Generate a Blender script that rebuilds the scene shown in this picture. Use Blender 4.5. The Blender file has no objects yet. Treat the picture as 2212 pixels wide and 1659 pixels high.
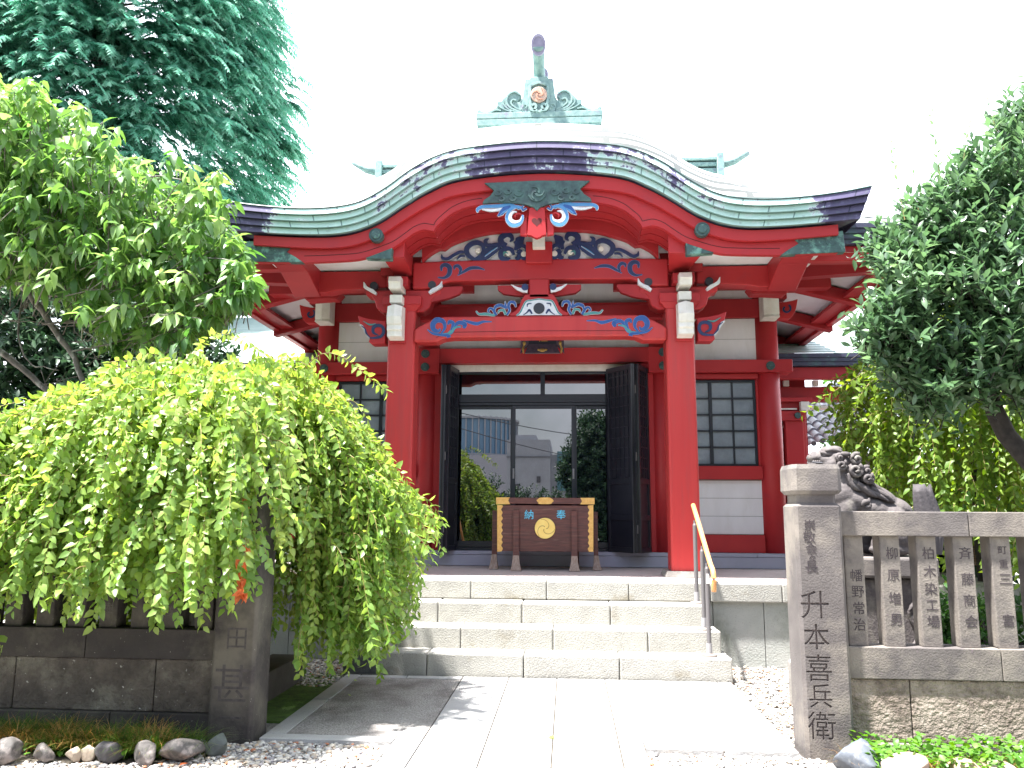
import bpy, bmesh, math, random
import numpy as np
from mathutils import Vector, Matrix
random.seed(7); rng = np.random.default_rng(11)
sc = bpy.context.scene
col = sc.collection
R_ = math.radians
# ------------------------------------------------------------------ camera
_f = 1725.0
_Y = np.array([121, -280.5, -1725.]); _Y /= np.linalg.norm(_Y)
_X = np.array([27700., 95.5, 1725.]); _X -= _X.dot(_Y)*_Y; _X /= np.linalg.norm(_X)
_Z = np.cross(_X, _Y)
CR = np.array([_X, _Y, _Z]); CC = np.array([0, 0, 1.5])
cam = bpy.data.cameras.new('camera'); co = bpy.data.objects.new('camera', cam); col.objects.link(co)
M4 = Matrix([list(CR[0])+[0.], list(CR[1])+[0.], list(CR[2])+[1.5], [0, 0, 0, 1]])
co.matrix_world = M4
cam.sensor_width = 36; cam.lens = _f/2212*36; cam.clip_end = 3000; cam.clip_start = .05
sc.camera = co
# ------------------------------------------------------------------ light
SUN = Vector((-.30, -.17, 1.0)).normalized()
EL = math.asin(SUN.z); AZ = math.atan2(SUN.x, SUN.y)
w = bpy.data.worlds.new('World'); sc.world = w; w.use_nodes = True
nt = w.node_tree; nt.nodes.clear()
wo = nt.nodes.new('ShaderNodeOutputWorld'); bg = nt.nodes.new('ShaderNodeBackground')
sky = nt.nodes.new('ShaderNodeTexSky'); sky.sky_type = 'NISHITA'; sky.sun_disc = False
sky.sun_elevation = EL; sky.sun_rotation = AZ; sky.air_density = 1.2; sky.dust_density = 2.5
tc = nt.nodes.new('ShaderNodeTexCoord'); nz = nt.nodes.new('ShaderNodeTexNoise')
nz.inputs['Scale'].default_value = 3.2; nz.inputs['Detail'].default_value = 9; nz.inputs['Roughness'].default_value = .58
sep = nt.nodes.new('ShaderNodeSeparateXYZ'); rmp = nt.nodes.new('ShaderNodeMapRange')
rmp.inputs['From Min'].default_value = -.55; rmp.inputs['From Max'].default_value = .45
rmp.inputs['To Min'].default_value = -.03; rmp.inputs['To Max'].default_value = .55
add = nt.nodes.new('ShaderNodeMath'); add.operation = 'ADD'
r2 = nt.nodes.new('ShaderNodeMapRange'); r2.inputs['From Min'].default_value = .42; r2.inputs['From Max'].default_value = .62
mx = nt.nodes.new('ShaderNodeMixRGB'); mx.inputs['Color2'].default_value = (11.5, 12.2, 13.6, 1)
L = nt.links.new
dim = nt.nodes.new('ShaderNodeMapRange'); dim.inputs['From Min'].default_value = -.45; dim.inputs['From Max'].default_value = .35
dim.inputs['To Min'].default_value = .58; dim.inputs['To Max'].default_value = 1.0
mul = nt.nodes.new('ShaderNodeMixRGB'); mul.blend_type = 'MULTIPLY'; mul.inputs['Fac'].default_value = 1
mul.inputs['Color1'].default_value = (11.5, 12.2, 13.6, 1)
L(sep.outputs['Y'], dim.inputs['Value']); L(dim.outputs[0], mul.inputs['Color2']); L(mul.outputs[0], mx.inputs['Color2'])
L(tc.outputs['Generated'], nz.inputs['Vector']); L(tc.outputs['Generated'], sep.inputs[0])
L(sep.outputs['Y'], rmp.inputs['Value']); L(nz.outputs['Fac'], add.inputs[0]); L(rmp.outputs[0], add.inputs[1])
L(add.outputs[0], r2.inputs['Value']); L(r2.outputs[0], mx.inputs['Fac'])
L(sky.outputs[0], mx.inputs['Color1']); L(mx.outputs[0], bg.inputs['Color']); L(bg.outputs[0], wo.inputs[0])
bg.inputs['Strength'].default_value = .07
sl = bpy.data.lights.new('sun', 'SUN'); sl.energy = 5.0; sl.angle = R_(2.5); sl.color = (1, .97, .93)
so = bpy.data.objects.new('sun', sl); col.objects.link(so); so.rotation_euler = SUN.to_track_quat('Z', 'Y').to_euler()
so.location = (0, 0, 30)
sc.view_settings.view_transform = 'Standard'; sc.view_settings.look = 'None'
sc.view_settings.exposure = 2.22; sc.view_settings.gamma = 1
try:
    sc.cycles.max_bounces = 6; sc.cycles.diffuse_bounces = 2; sc.cycles.transparent_max_bounces = 6
    sc.cycles.caustics_reflective = False; sc.cycles.caustics_refractive = False
except Exception: pass

# ------------------------------------------------------------------ measuring helpers (a ray of the survey photo onto a known plane)
def S(sx, sy, Y):
    d = CR @ np.array([sx/1.085-1106., -(sy/1.085-829.5), -_f]); t = Y/d[1]
    return (float(d[0]*t), float(1.5+d[2]*t))
def SZ(sx, sy, Z):
    d = CR @ np.array([sx/1.085-1106., -(sy/1.085-829.5), -_f]); t = (Z-1.5)/d[2]
    return (float(d[0]*t), float(d[1]*t))
def reg(x0, y0, k):
    return lambda pts, Y: [S(x0+a*k, y0+b*k, Y) for a, b in pts]
rA = reg(1080, 380, .2170); rB = reg(1000, 600, .2532); rC = reg(1240, 300, .3978)
rZ5 = reg(1240, 560, .2984); rZ7 = reg(1540, 560, .2441); rO = reg(1000, 60, .2260); rBX = reg(1140, 1140, .1266)
X0 = -.34
def mir(pts): return [(2*X0-a, b) for a, b in pts][::-1]
def sm(pts, n=6, closed=False):
    """Catmull-Rom through the points"""
    P = [np.array(p, float) for p in pts]; out = []
    N = len(P); segs = N if closed else N-1
    for i in range(segs):
        p1, p2 = P[i], P[(i+1) % N]
        p0 = P[i-1] if (i > 0 or closed) else 2*p1-p2
        p3 = P[(i+2) % N] if (i+2 < N or closed) else 2*p2-p1
        for j in range(n):
            t = j/n
            out.append(tuple(.5*((2*p1)+(-p0+p2)*t+(2*p0-5*p1+4*p2-p3)*t*t+(-p0+3*p1-3*p2+p3)*t**3)))
    if not closed: out.append(tuple(P[-1]))
    return out

# ------------------------------------------------------------------ object helpers
def wloc(o):
    v = Vector((0, 0, 0))
    while o is not None: v += o.location; o = o.parent
    return v
def tag(o, label, cat, group=None, kind=None):
    o['label'] = label; o['category'] = cat
    if group: o['group'] = group
    if kind: o['kind'] = kind
    return o
def thing(name, label, cat, loc=(0, 0, 0), group=None):
    o = bpy.data.objects.new(name, None); o.empty_display_size = .1; o.location = loc; col.objects.link(o)
    return tag(o, label, cat, group)
class MB:
    def __init__(s): s.v = []; s.f = []; s.m = []; s.uv = {}
    def add(s, vs, fs, m=0):
        b = len(s.v); s.v += [tuple(p) for p in vs]
        for f in fs: s.f.append(tuple(i+b for i in f)); s.m.append(m)
        return s
    def box(s, x0, x1, y0, y1, z0, z1, m=0):
        if x0 > x1: x0, x1 = x1, x0
        vs = [(x, y, z) for x in (x0, x1) for y in (y0, y1) for z in (z0, z1)]
        return s.add(vs, [(0, 1, 3, 2), (4, 6, 7, 5), (0, 4, 5, 1), (2, 3, 7, 6), (0, 2, 6, 4), (1, 5, 7, 3)], m)
    def prism(s, pts, y0, y1, m=0):
        """outline in x,z extruded along y"""
        n = len(pts)
        ar = sum(pts[i][0]*pts[(i+1) % n][1]-pts[(i+1) % n][0]*pts[i][1] for i in range(n))
        if ar < 0: pts = pts[::-1]
        vs = [(a, y0, b) for a, b in pts]+[(a, y1, b) for a, b in pts]
        fs = [tuple(range(n)), tuple(range(2*n-1, n-1, -1))]+[(i, i+n, (i+1) % n+n, (i+1) % n) for i in range(n)]
        return s.add(vs, fs, m)
    def prismx(s, pts, x0, x1, m=0):
        """outline in y,z extruded along x"""
        n = len(pts)
        vs = [(x0, a, b) for a, b in pts]+[(x1, a, b) for a, b in pts]
        fs = [tuple(range(n))[::-1], tuple(range(n, 2*n))]+[(i, (i+1) % n, (i+1) % n+n, i+n) for i in range(n)]
        return s.add(vs, fs, m)
    def prismz(s, pts, z0, z1, m=0, top=None):
        n = len(pts); t = top or pts
        vs = [(a, b, z0) for a, b in pts]+[(a, b, z1) for a, b in t]
        fs = [tuple(range(n))[::-1], tuple(range(n, 2*n))]+[(i, (i+1) % n, (i+1) % n+n, i+n) for i in range(n)]
        return s.add(vs, fs, m)
    def strip(s, A, B, m=0):
        """quads between two equal-length 3D polylines"""
        n = len(A); fs = [(i, i+1, i+1+n, i+n) for i in range(n-1)]
        return s.add(list(A)+list(B), fs, m)
    def slab(s, A, B, y0, y1, m=0):
        """thick band between two x,z polylines"""
        n = len(A)
        vs = [(a, y0, b) for a, b in A]+[(a, y0, b) for a, b in B]+[(a, y1, b) for a, b in A]+[(a, y1, b) for a, b in B]
        fs = []
        for i in range(n-1):
            fs += [(i, i+1, n+i+1, n+i), (2*n+i, 3*n+i, 3*n+i+1, 2*n+i+1), (i, 2*n+i, 2*n+i+1, i+1), (n+i, n+i+1, 3*n+i+1, 3*n+i)]
        fs += [(0, n, 3*n, 2*n), (n-1, 3*n-1, 4*n-1, 2*n-1)]
        return s.add(vs, fs, m)
    def tube(s, P, r, seg=8, m=0, cap=True):
        P = [Vector(p) for p in P]; n = len(P)
        rr = r if hasattr(r, '__len__') else [r]*n
        up = Vector((0, 0, 1)); vs = []
        for i in range(n):
            d = (P[min(i+1, n-1)]-P[max(i-1, 0)]).normalized()
            if abs(d.z) > .98: up = Vector((0, 1, 0))
            else: up = Vector((0, 0, 1))
            a = d.cross(up).normalized(); b = a.cross(d).normalized()
            for k in range(seg):
                t = 2*math.pi*k/seg
                vs.append(P[i]+(a*math.cos(t)+b*math.sin(t))*rr[i])
        fs = [(i*seg+k, i*seg+(k+1) % seg, (i+1)*seg+(k+1) % seg, (i+1)*seg+k) for i in range(n-1) for k in range(seg)]
        if cap: fs += [tuple(range(seg))[::-1], tuple((n-1)*seg+k for k in range(seg))]
        return s.add(vs, fs, m)
    def cyl(s, x, y, z0, z1, r0, r1=None, seg=24, m=0): return s.lathe(x, y, [(r0, z0), (r1 if r1 else r0, z1)], seg, m)
    def lathe(s, x, y, prof, seg=24, m=0):
        vs = [(x+r*math.cos(2*math.pi*k/seg), y+r*math.sin(2*math.pi*k/seg), z) for r, z in prof for k in range(seg)]
        n = len(prof)
        fs = [(i*seg+k, i*seg+(k+1) % seg, (i+1)*seg+(k+1) % seg, (i+1)*seg+k) for i in range(n-1) for k in range(seg)]
        fs += [tuple(range(seg))[::-1], tuple((n-1)*seg+k for k in range(seg))]
        return s.add(vs, fs, m)
    def disc(s, x, z, y0, y1, r, seg=28, m=0, rin=None):
        a = [(x+r*math.cos(2*math.pi*k/seg), z+r*math.sin(2*math.pi*k/seg)) for k in range(seg)]
        return s.prism(a, y0, y1, m)
    def ellipsoid(s, c, r, rot=None, su=14, sv=9, m=0):
        vs = []; Mx = rot.to_matrix() if rot else Matrix.Identity(3)
        for j in range(1, sv):
            ph = math.pi*j/sv
            for i in range(su):
                th = 2*math.pi*i/su
                vs.append(Vector(c)+Mx @ Vector((r[0]*math.sin(ph)*math.cos(th), r[1]*math.sin(ph)*math.sin(th), r[2]*math.cos(ph))))
        t = len(vs); vs += [Vector(c)+Mx @ Vector((0, 0, r[2])), Vector(c)+Mx @ Vector((0, 0, -r[2]))]
        fs = [(j*su+i, (j+1)*su+i, (j+1)*su+(i+1) % su, j*su+(i+1) % su) for j in range(sv-2) for i in range(su)]
        fs += [(t, i, (i+1) % su) for i in range(su)]+[(t+1, (sv-2)*su+(i+1) % su, (sv-2)*su+i) for i in range(su)]
        return s.add(vs, fs, m)
    def stroke(s, P, W, y0, y1, m=0):
        """painted / carved brush stroke: centre line in x,z with widths"""
        n = len(P); Aa = []; Bb = []
        for i in range(n):
            p, q = P[max(i-1, 0)], P[min(i+1, n-1)]
            d = (q[0]-p[0], q[1]-p[1]); l = math.hypot(*d) or 1
            nx, nz_ = -d[1]/l, d[0]/l
            Aa.append((P[i][0]+nx*W[i]/2, P[i][1]+nz_*W[i]/2)); Bb.append((P[i][0]-nx*W[i]/2, P[i][1]-nz_*W[i]/2))
        return s.slab(Aa, Bb, y0, y1, m)
    def build(s, name, mats, parent=None, bevel=0, smooth=False, loc=None, seg=1):
        org = wloc(parent) if parent is not None else Vector(loc or (0, 0, 0))
        me = bpy.data.meshes.new(name)
        me.from_pydata([(p[0]-org.x, p[1]-org.y, p[2]-org.z) for p in s.v], [], s.f)
        mats = mats if isinstance(mats, (list, tuple)) else [mats]
        for m in mats: me.materials.append(m)
        me.polygons.foreach_set('material_index', s.m)
        if smooth: me.polygons.foreach_set('use_smooth', [True]*len(s.f))
        bm = bmesh.new(); bm.from_mesh(me); bmesh.ops.recalc_face_normals(bm, faces=bm.faces); bm.to_mesh(me); bm.free()
        me.update()
        o = bpy.data.objects.new(name, me); col.objects.link(o)
        if parent is not None: o.parent = parent
        else: o.location = org
        if bevel:
            b = o.modifiers.new('b', 'BEVEL'); b.width = bevel; b.segments = seg; b.limit_method = 'ANGLE'; b.angle_limit = R_(35)
        return o
def box(name, mat, parent, *a, bevel=.004, **k): return MB().box(*a).build(name, mat, parent, bevel, **k)
def struct(o, kind='structure'): o['kind'] = kind; return o
def copy_tree(o, parent=None, delta=None):
    c = o.copy(); col.objects.link(c)
    if parent is not None: c.parent = parent
    for ch in list(o.children): copy_tree(ch, c)
    return c
def numesh(name, V, F, mat, parent=None, attr=None, loc=None, smooth=False, k=4):
    """fast mesh from arrays; F is (n,k) with -1 padding not allowed"""
    org = np.array(wloc(parent) if parent is not None else (loc or (0, 0, 0)), float)
    me = bpy.data.meshes.new(name); V = (V-org).astype(np.float32)
    me.vertices.add(len(V)); me.vertices.foreach_set('co', V.ravel())
    nl = F.size; me.loops.add(nl); me.loops.foreach_set('vertex_index', F.ravel().astype(np.int32))
    me.polygons.add(len(F)); kk = F.shape[1]
    me.polygons.foreach_set('loop_start', np.arange(0, nl, kk, dtype=np.int32))
    try: me.polygons.foreach_set('loop_total', np.full(len(F), kk, dtype=np.int32))
    except Exception: pass
    if attr is not None:
        a = me.attributes.new('rnd', 'FLOAT', 'POINT'); a.data.foreach_set('value', attr.astype(np.float32))
    me.materials.append(mat); me.update(calc_edges=True); me.validate()
    if smooth: me.polygons.foreach_set('use_smooth', [True]*len(me.polygons))
    o = bpy.data.objects.new(name, me); col.objects.link(o)
    if parent is not None: o.parent = parent
    else: o.location = org
    return o

# ------------------------------------------------------------------ materials
def _nodes(name):
    m = bpy.data.materials.new(name); m.use_nodes = True; t = m.node_tree
    return m, t, t.nodes['Principled BSDF']
def pmat(name, c1, c2=None, scale=4, rough=.6, bump=0, bscale=60, spec=.5, metallic=0, lo=.35, hi=.65, c3=None, s3=1.3, stretch=None, lo3=.5, hi3=.62, coat=0, speck=None):
    m, t, p = _nodes(name); N = t.nodes.new; l = t.links.new
    p.inputs['Roughness'].default_value = rough; p.inputs['Metallic'].default_value = metallic
    p.inputs['Specular IOR Level'].default_value = spec; p.inputs['Coat Weight'].default_value = coat
    p.inputs['Base Color'].default_value = (*c1, 1)
    tcn = N('ShaderNodeTexCoord'); vec = tcn.outputs['Object']
    if stretch:
        mp = N('ShaderNodeMapping'); mp.inputs['Scale'].default_value = stretch; l(vec, mp.inputs['Vector']); vec = mp.outputs[0]
    cur = None
    if c2:
        n = N('ShaderNodeTexNoise'); n.inputs['Scale'].default_value = scale; n.inputs['Detail'].default_value = 7; n.inputs['Roughness'].default_value = .6
        l(vec, n.inputs['Vector'])
        r = N('ShaderNodeMapRange'); r.inputs['From Min'].default_value = lo; r.inputs['From Max'].default_value = hi; l(n.outputs['Fac'], r.inputs['Value'])
        x = N('ShaderNodeMixRGB'); x.inputs['Color1'].default_value = (*c1, 1); x.inputs['Color2'].default_value = (*c2, 1)
        l(r.outputs[0], x.inputs['Fac']); cur = x.outputs[0]
    if c3:
        n = N('ShaderNodeTexNoise'); n.inputs['Scale'].default_value = s3; n.inputs['Detail'].default_value = 9; n.inputs['Roughness'].default_value = .65
        o_ = N('ShaderNodeVectorMath'); o_.operation = 'ADD'; o_.inputs[1].default_value = (31, 17, 9); l(vec, o_.inputs[0]); l(o_.outputs[0], n.inputs['Vector'])
        r = N('ShaderNodeMapRange'); r.inputs['From Min'].default_value = lo3; r.inputs['From Max'].default_value = hi3; l(n.outputs['Fac'], r.inputs['Value'])
        x = N('ShaderNodeMixRGB'); x.inputs['Color1'].default_value = (*c1, 1); x.inputs['Color2'].default_value = (*c3, 1)
        if cur: l(cur, x.inputs['Color1'])
        l(r.outputs[0], x.inputs['Fac']); cur = x.outputs[0]
    if speck:
        sc_, c4, thr = speck
        n = N('ShaderNodeTexNoise'); n.inputs['Scale'].default_value = sc_; n.inputs['Detail'].default_value = 2; l(vec, n.inputs['Vector'])
        r = N('ShaderNodeMapRange'); r.inputs['From Min'].default_value = thr; r.inputs['From Max'].default_value = thr+.06; l(n.outputs['Fac'], r.inputs['Value'])
        x = N('ShaderNodeMixRGB'); x.inputs['Color1'].default_value = (*c1, 1); x.inputs['Color2'].default_value = (*c4, 1)
        if cur: l(cur, x.inputs['Color1'])
        l(r.outputs[0], x.inputs['Fac']); cur = x.outputs[0]
    if cur: l(cur, p.inputs['Base Color'])
    if bump:
        n = N('ShaderNodeTexNoise'); n.inputs['Scale'].default_value = bscale; n.inputs['Detail'].default_value = 5; l(vec, n.inputs['Vector'])
        b = N('ShaderNodeBump'); b.inputs['Strength'].default_value = bump; b.inputs['Distance'].default_value = .01 if bump < .9 else .03
        l(n.outputs['Fac'], b.inputs['Height']); l(b.outputs[0], p.inputs['Normal'])
    return m
def leafmat(name, cols, trans=.45, gloss=.35, rough=.4, tcol=None):
    m, t, p = _nodes(name); N = t.nodes.new; l = t.links.new
    at = N('ShaderNodeAttribute'); at.attribute_name = 'rnd'
    cr = N('ShaderNodeValToRGB'); e = cr.color_ramp.elements
    e[0].position = 0; e[0].color = (*cols[0], 1); e[1].position = 1; e[1].color = (*cols[-1], 1)
    for i, c in enumerate(cols[1:-1]):
        q = e.new((i+1)/(len(cols)-1)); q.color = (*c, 1)
    l(at.outputs['Fac'], cr.inputs[0])
    l(cr.outputs[0], p.inputs['Base Color']); p.inputs['Roughness'].default_value = rough; p.inputs['Specular IOR Level'].default_value = gloss
    tr = N('ShaderNodeBsdfTranslucent'); hs = N('ShaderNodeHueSaturation'); hs.inputs['Saturation'].default_value = 1.15; hs.inputs['Value'].default_value = 1.7
    hs.inputs['Hue'].default_value = .485
    l(cr.outputs[0], hs.inputs['Color']); l(hs.outputs[0], tr.inputs['Color'])
    mx_ = N('ShaderNodeMixShader'); mx_.inputs[0].default_value = trans
    l(p.outputs[0], mx_.inputs[1]); l(tr.outputs[0], mx_.inputs[2]); l(mx_.outputs[0], t.nodes['Material Output'].inputs['Surface'])
    return m
M = {}
M['red'] = pmat('vermilion_paint', (.46, .030, .034), (.40, .024, .030), 1.6, rough=.45, spec=.3, c3=(.34, .032, .042), s3=3.5, lo3=.58, hi3=.8, bump=.04, bscale=25)
M['redc'] = pmat('vermilion_pillar_paint', (.50, .043, .042), (.45, .034, .036), 1.2, rough=.42, spec=.35, c3=(.36, .05, .05), s3=2.2, lo3=.50, hi3=.78, bump=.05, bscale=12, stretch=(6, 6, .45))
M['darkred'] = pmat('shade_darkened_vermilion', (.40, .026, .031), (.34, .021, .027), 2, rough=.5, spec=.3)  # darker copy of the red; shade under the eaves put into the colour
M['groove'] = pmat('dark_groove_line', (.10, .01, .012), rough=.8)
M['white'] = pmat('white_plaster', (.82, .80, .83), (.76, .74, .765), 2.2, rough=.8, spec=.2, bump=.05, bscale=40, c3=(.66, .635, .62), s3=1.6, lo3=.52, hi3=.8, stretch=(2, 2, .6))
M['cream'] = pmat('white_painted_wood', (.80, .78, .73), (.70, .67, .60), 9, rough=.55, spec=.3)
M['seam'] = pmat('panel_joint', (.18, .16, .16), rough=.9)
M['lacq'] = pmat('black_lacquer', (.012, .013, .022), (.02, .02, .03), 6, rough=.35, spec=.5)
M['alum'] = pmat('dark_bronze_frame', (.012, .015, .026), rough=.4, spec=.5)
M['basegrey'] = pmat('blue_grey_base', (.44, .43, .53), (.40, .39, .48), 3, rough=.7)
M['gold'] = pmat('gilt_brass', (.74, .45, .14), (.62, .34, .09), 30, rough=.34, spec=.6, metallic=.35, bump=.25, bscale=140)
M['goldp'] = pmat('pale_gold_leaf', (.90, .68, .22), (.84, .58, .16), 12, rough=.3, metallic=.3)
M['golddull'] = pmat('old_gilt', (.45, .28, .08), rough=.4, metallic=.5)
M['navy'] = pmat('navy_paint', (.016, .035, .13), (.012, .026, .09), 12, rough=.5)
M['blue'] = pmat('blue_paint', (.014, .065, .25), (.02, .09, .31), 14, rough=.45)
M['lblue'] = pmat('light_blue_paint', (.07, .24, .50), rough=.5)
M['teal'] = pmat('teal_paint', (.07, .25, .25), rough=.5)
M['cwhite'] = pmat('carving_white', (.75, .76, .80), (.62, .64, .70), 25, rough=.5)
M['dkmetal'] = pmat('dark_patina_metal', (.030, .055, .060), (.055, .12, .11), 12, rough=.5, bump=.5, bscale=22)
M['verdi'] = pmat('verdigris_metal', (.06, .13, .12), (.03, .06, .065), 9, rough=.5, c3=(.16, .34, .28), s3=7, bump=.5, bscale=16)
M['mint'] = pmat('verdigris_ornament', (.27, .40, .37), (.15, .26, .26), 16, rough=.6, c3=(.20, .17, .26), s3=9, lo3=.58, hi3=.7)
M['boxwood'] = pmat('dark_offering_box_wood', (.125, .038, .030), (.065, .020, .018), 5, rough=.5, stretch=(1, 1, 9), c3=(.19, .10, .075), s3=3, lo3=.56, hi3=.75, bump=.2, bscale=30)
M['legtip'] = pmat('bleached_wood', (.42, .34, .29), (.25, .16, .13), 30, rough=.8, stretch=(3, 3, .6))
M['sky_ink'] = pmat('light_blue_lettering', (.12, .55, .80), rough=.45)
M['granite'] = pmat('cut_granite', (.39, .38, .345), (.32, .31, .285), 7, rough=.8, bump=.6, bscale=70, c3=(.17, .135, .075), s3=2.3, lo3=.58, hi3=.76, speck=(120, (.12, .11, .10), .64))
M['granite2'] = pmat('weathered_granite_wall', (.40, .405, .385), (.33, .345, .325), 4, rough=.85, bump=.5, bscale=60, c3=(.23, .25, .21), s3=1.6, speck=(110, (.12, .12, .11), .66))
M['darkstain'] = pmat('dark_wet_stain', (.09, .09, .10), (.14, .14, .14), 14, rough=.8, bump=.4, bscale=70)
M['slabstone'] = pmat('pale_granite_slab', (.41, .405, .40), (.355, .35, .348), 5, rough=.7, bump=.35, bscale=80, c3=(.31, .30, .29), s3=1.4, lo3=.5, hi3=.75, speck=(150, (.25, .235, .23), .60))
M['washstone'] = pmat('exposed_aggregate', (.42, .395, .375), (.25, .235, .225), 55, rough=.85, bump=.9, bscale=75, c3=(.17, .15, .14), s3=2.2, lo3=.45, hi3=.65)
M['floor'] = pmat('porch_floor_stone', (.52, .45, .43), (.44, .385, .37), 5, rough=.75, bump=.2, bscale=60, speck=(90, (.16, .13, .13), .66))
M['fence'] = pmat('purplish_grey_stone', (.134, .119, .113), (.084, .073, .072), 3.6, rough=.85, bump=.35, bscale=85, c3=(.21, .185, .16), s3=2.2, lo3=.47, hi3=.62, speck=(45, (.14, .11, .12), .70))
M['fencebase'] = pmat('rough_picked_stone', (.25, .20, .165), (.14, .108, .09), 22, rough=.9, bump=1.0, bscale=42, c3=(.37, .31, .26), s3=3, lo3=.48, hi3=.66)
M['fencedark'] = pmat('canopy_shaded_stone', (.044, .037, .035), (.028, .024, .024), 4, rough=.9, bump=.5, bscale=45, c3=(.10, .09, .072), s3=1.8, lo3=.5, hi3=.68, speck=(60, (.30, .29, .25), .72))  # fence stone again, darkened: the canopy's shade is put into its colour
M['fencebased'] = pmat('canopy_shaded_base_stone', (.105, .09, .076), (.055, .046, .04), 9, rough=.92, bump=.9, bscale=40, c3=(.20, .19, .155), s3=2, lo3=.5, hi3=.65, speck=(26, (.42, .41, .38), .70))  # base stone darkened the same way for the canopy shade
M['ink2'] = pmat('engraved_groove_stone', (.10, .08, .08), (.17, .14, .13), 14, rough=.9)
M['ink'] = pmat('faded_engraving_ink', (.030, .024, .028), (.07, .055, .06), 30, rough=.9)
M['concrete'] = pmat('worn_kerb_stone', (.30, .28, .26), (.20, .185, .17), 6, rough=.9, bump=.5, bscale=50)
M['kerbdark'] = pmat('dark_kerb_stone', (.10, .09, .085), (.07, .065, .06), 6, rough=.9, bump=.5, bscale=50)
M['lionstone'] = pmat('carved_andesite', (.110, .095, .093), (.072, .062, .063), 6, rough=.8, bump=.4, bscale=60, c3=(.17, .155, .135), s3=7, lo3=.56, hi3=.7)
M['soil'] = pmat('dark_soil', (.10, .085, .065), (.055, .045, .035), 12, rough=.95, bump=.8, bscale=40)
M['gravelbase'] = pmat('gravel_bed', (.42, .40, .37), (.26, .24, .22), 60, rough=.95, bump=1, bscale=70)
M['moss'] = pmat('moss', (.10, .19, .03), (.05, .09, .02), 14, rough=.95, bump=.8, bscale=60)
M['handwood'] = pmat('honey_handrail_wood', (.68, .34, .13), (.60, .28, .10), 6, rough=.38, spec=.5)
M['railgrey'] = pmat('grey_coated_steel', (.16, .15, .155), rough=.45, metallic=.3)
M['railgrey2'] = pmat('light_grey_coated_steel', (.30, .29, .30), rough=.5)
M['brownsteel'] = pmat('brown_steel_flange', (.20, .17, .155), rough=.6)
M['bark'] = pmat('grey_bark', (.20, .17, .15), (.11, .095, .085), 14, rough=.9, bump=.8, bscale=40, stretch=(1, 1, .5), c3=(.36, .34, .31), s3=9, lo3=.52, hi3=.62)
M['barkdark'] = pmat('dark_bark', (.055, .047, .042), (.03, .026, .024), 14, rough=.95, bump=.8, bscale=40)
M['twig'] = pmat('reddish_green_twig', (.28, .20, .07), (.20, .16, .06), 8, rough=.6)
M['tile'] = pmat('grey_roof_tile', (.33, .35, .40), (.26, .27, .31), 5, rough=.4, spec=.5)
M['tiledark'] = pmat('dark_tile_end', (.07, .07, .08), rough=.6)
M['roofgreen'] = pmat('ribbed_copper_sheet', (.42, .50, .46), (.34, .42, .40), 2, rough=.45, spec=.4, metallic=.2)
M['eavecop'] = pmat('dark_copper_edge', (.045, .045, .085), (.06, .12, .13), 5, rough=.5, lo=.5, hi=.66, c3=(.22, .42, .40), s3=2.6, lo3=.62, hi3=.7)
def glass(name, tint=(.004, .006, .010), ior=2.0, rough=0.0, refl=1.0):
    m, t, p = _nodes(name); p.inputs['Base Color'].default_value = (*tint, 1); p.inputs['Roughness'].default_value = rough
    p.inputs['IOR'].default_value = ior; p.inputs['Specular IOR Level'].default_value = .5; return m
M['glass'] = glass('dark_door_glass', ior=2.35, rough=.0)
M['frost'] = pmat('frosted_window_glass', (.30, .36, .42), (.12, .14, .19), 1.1, rough=.16, spec=1.0, bump=.35, bscale=130)
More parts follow.
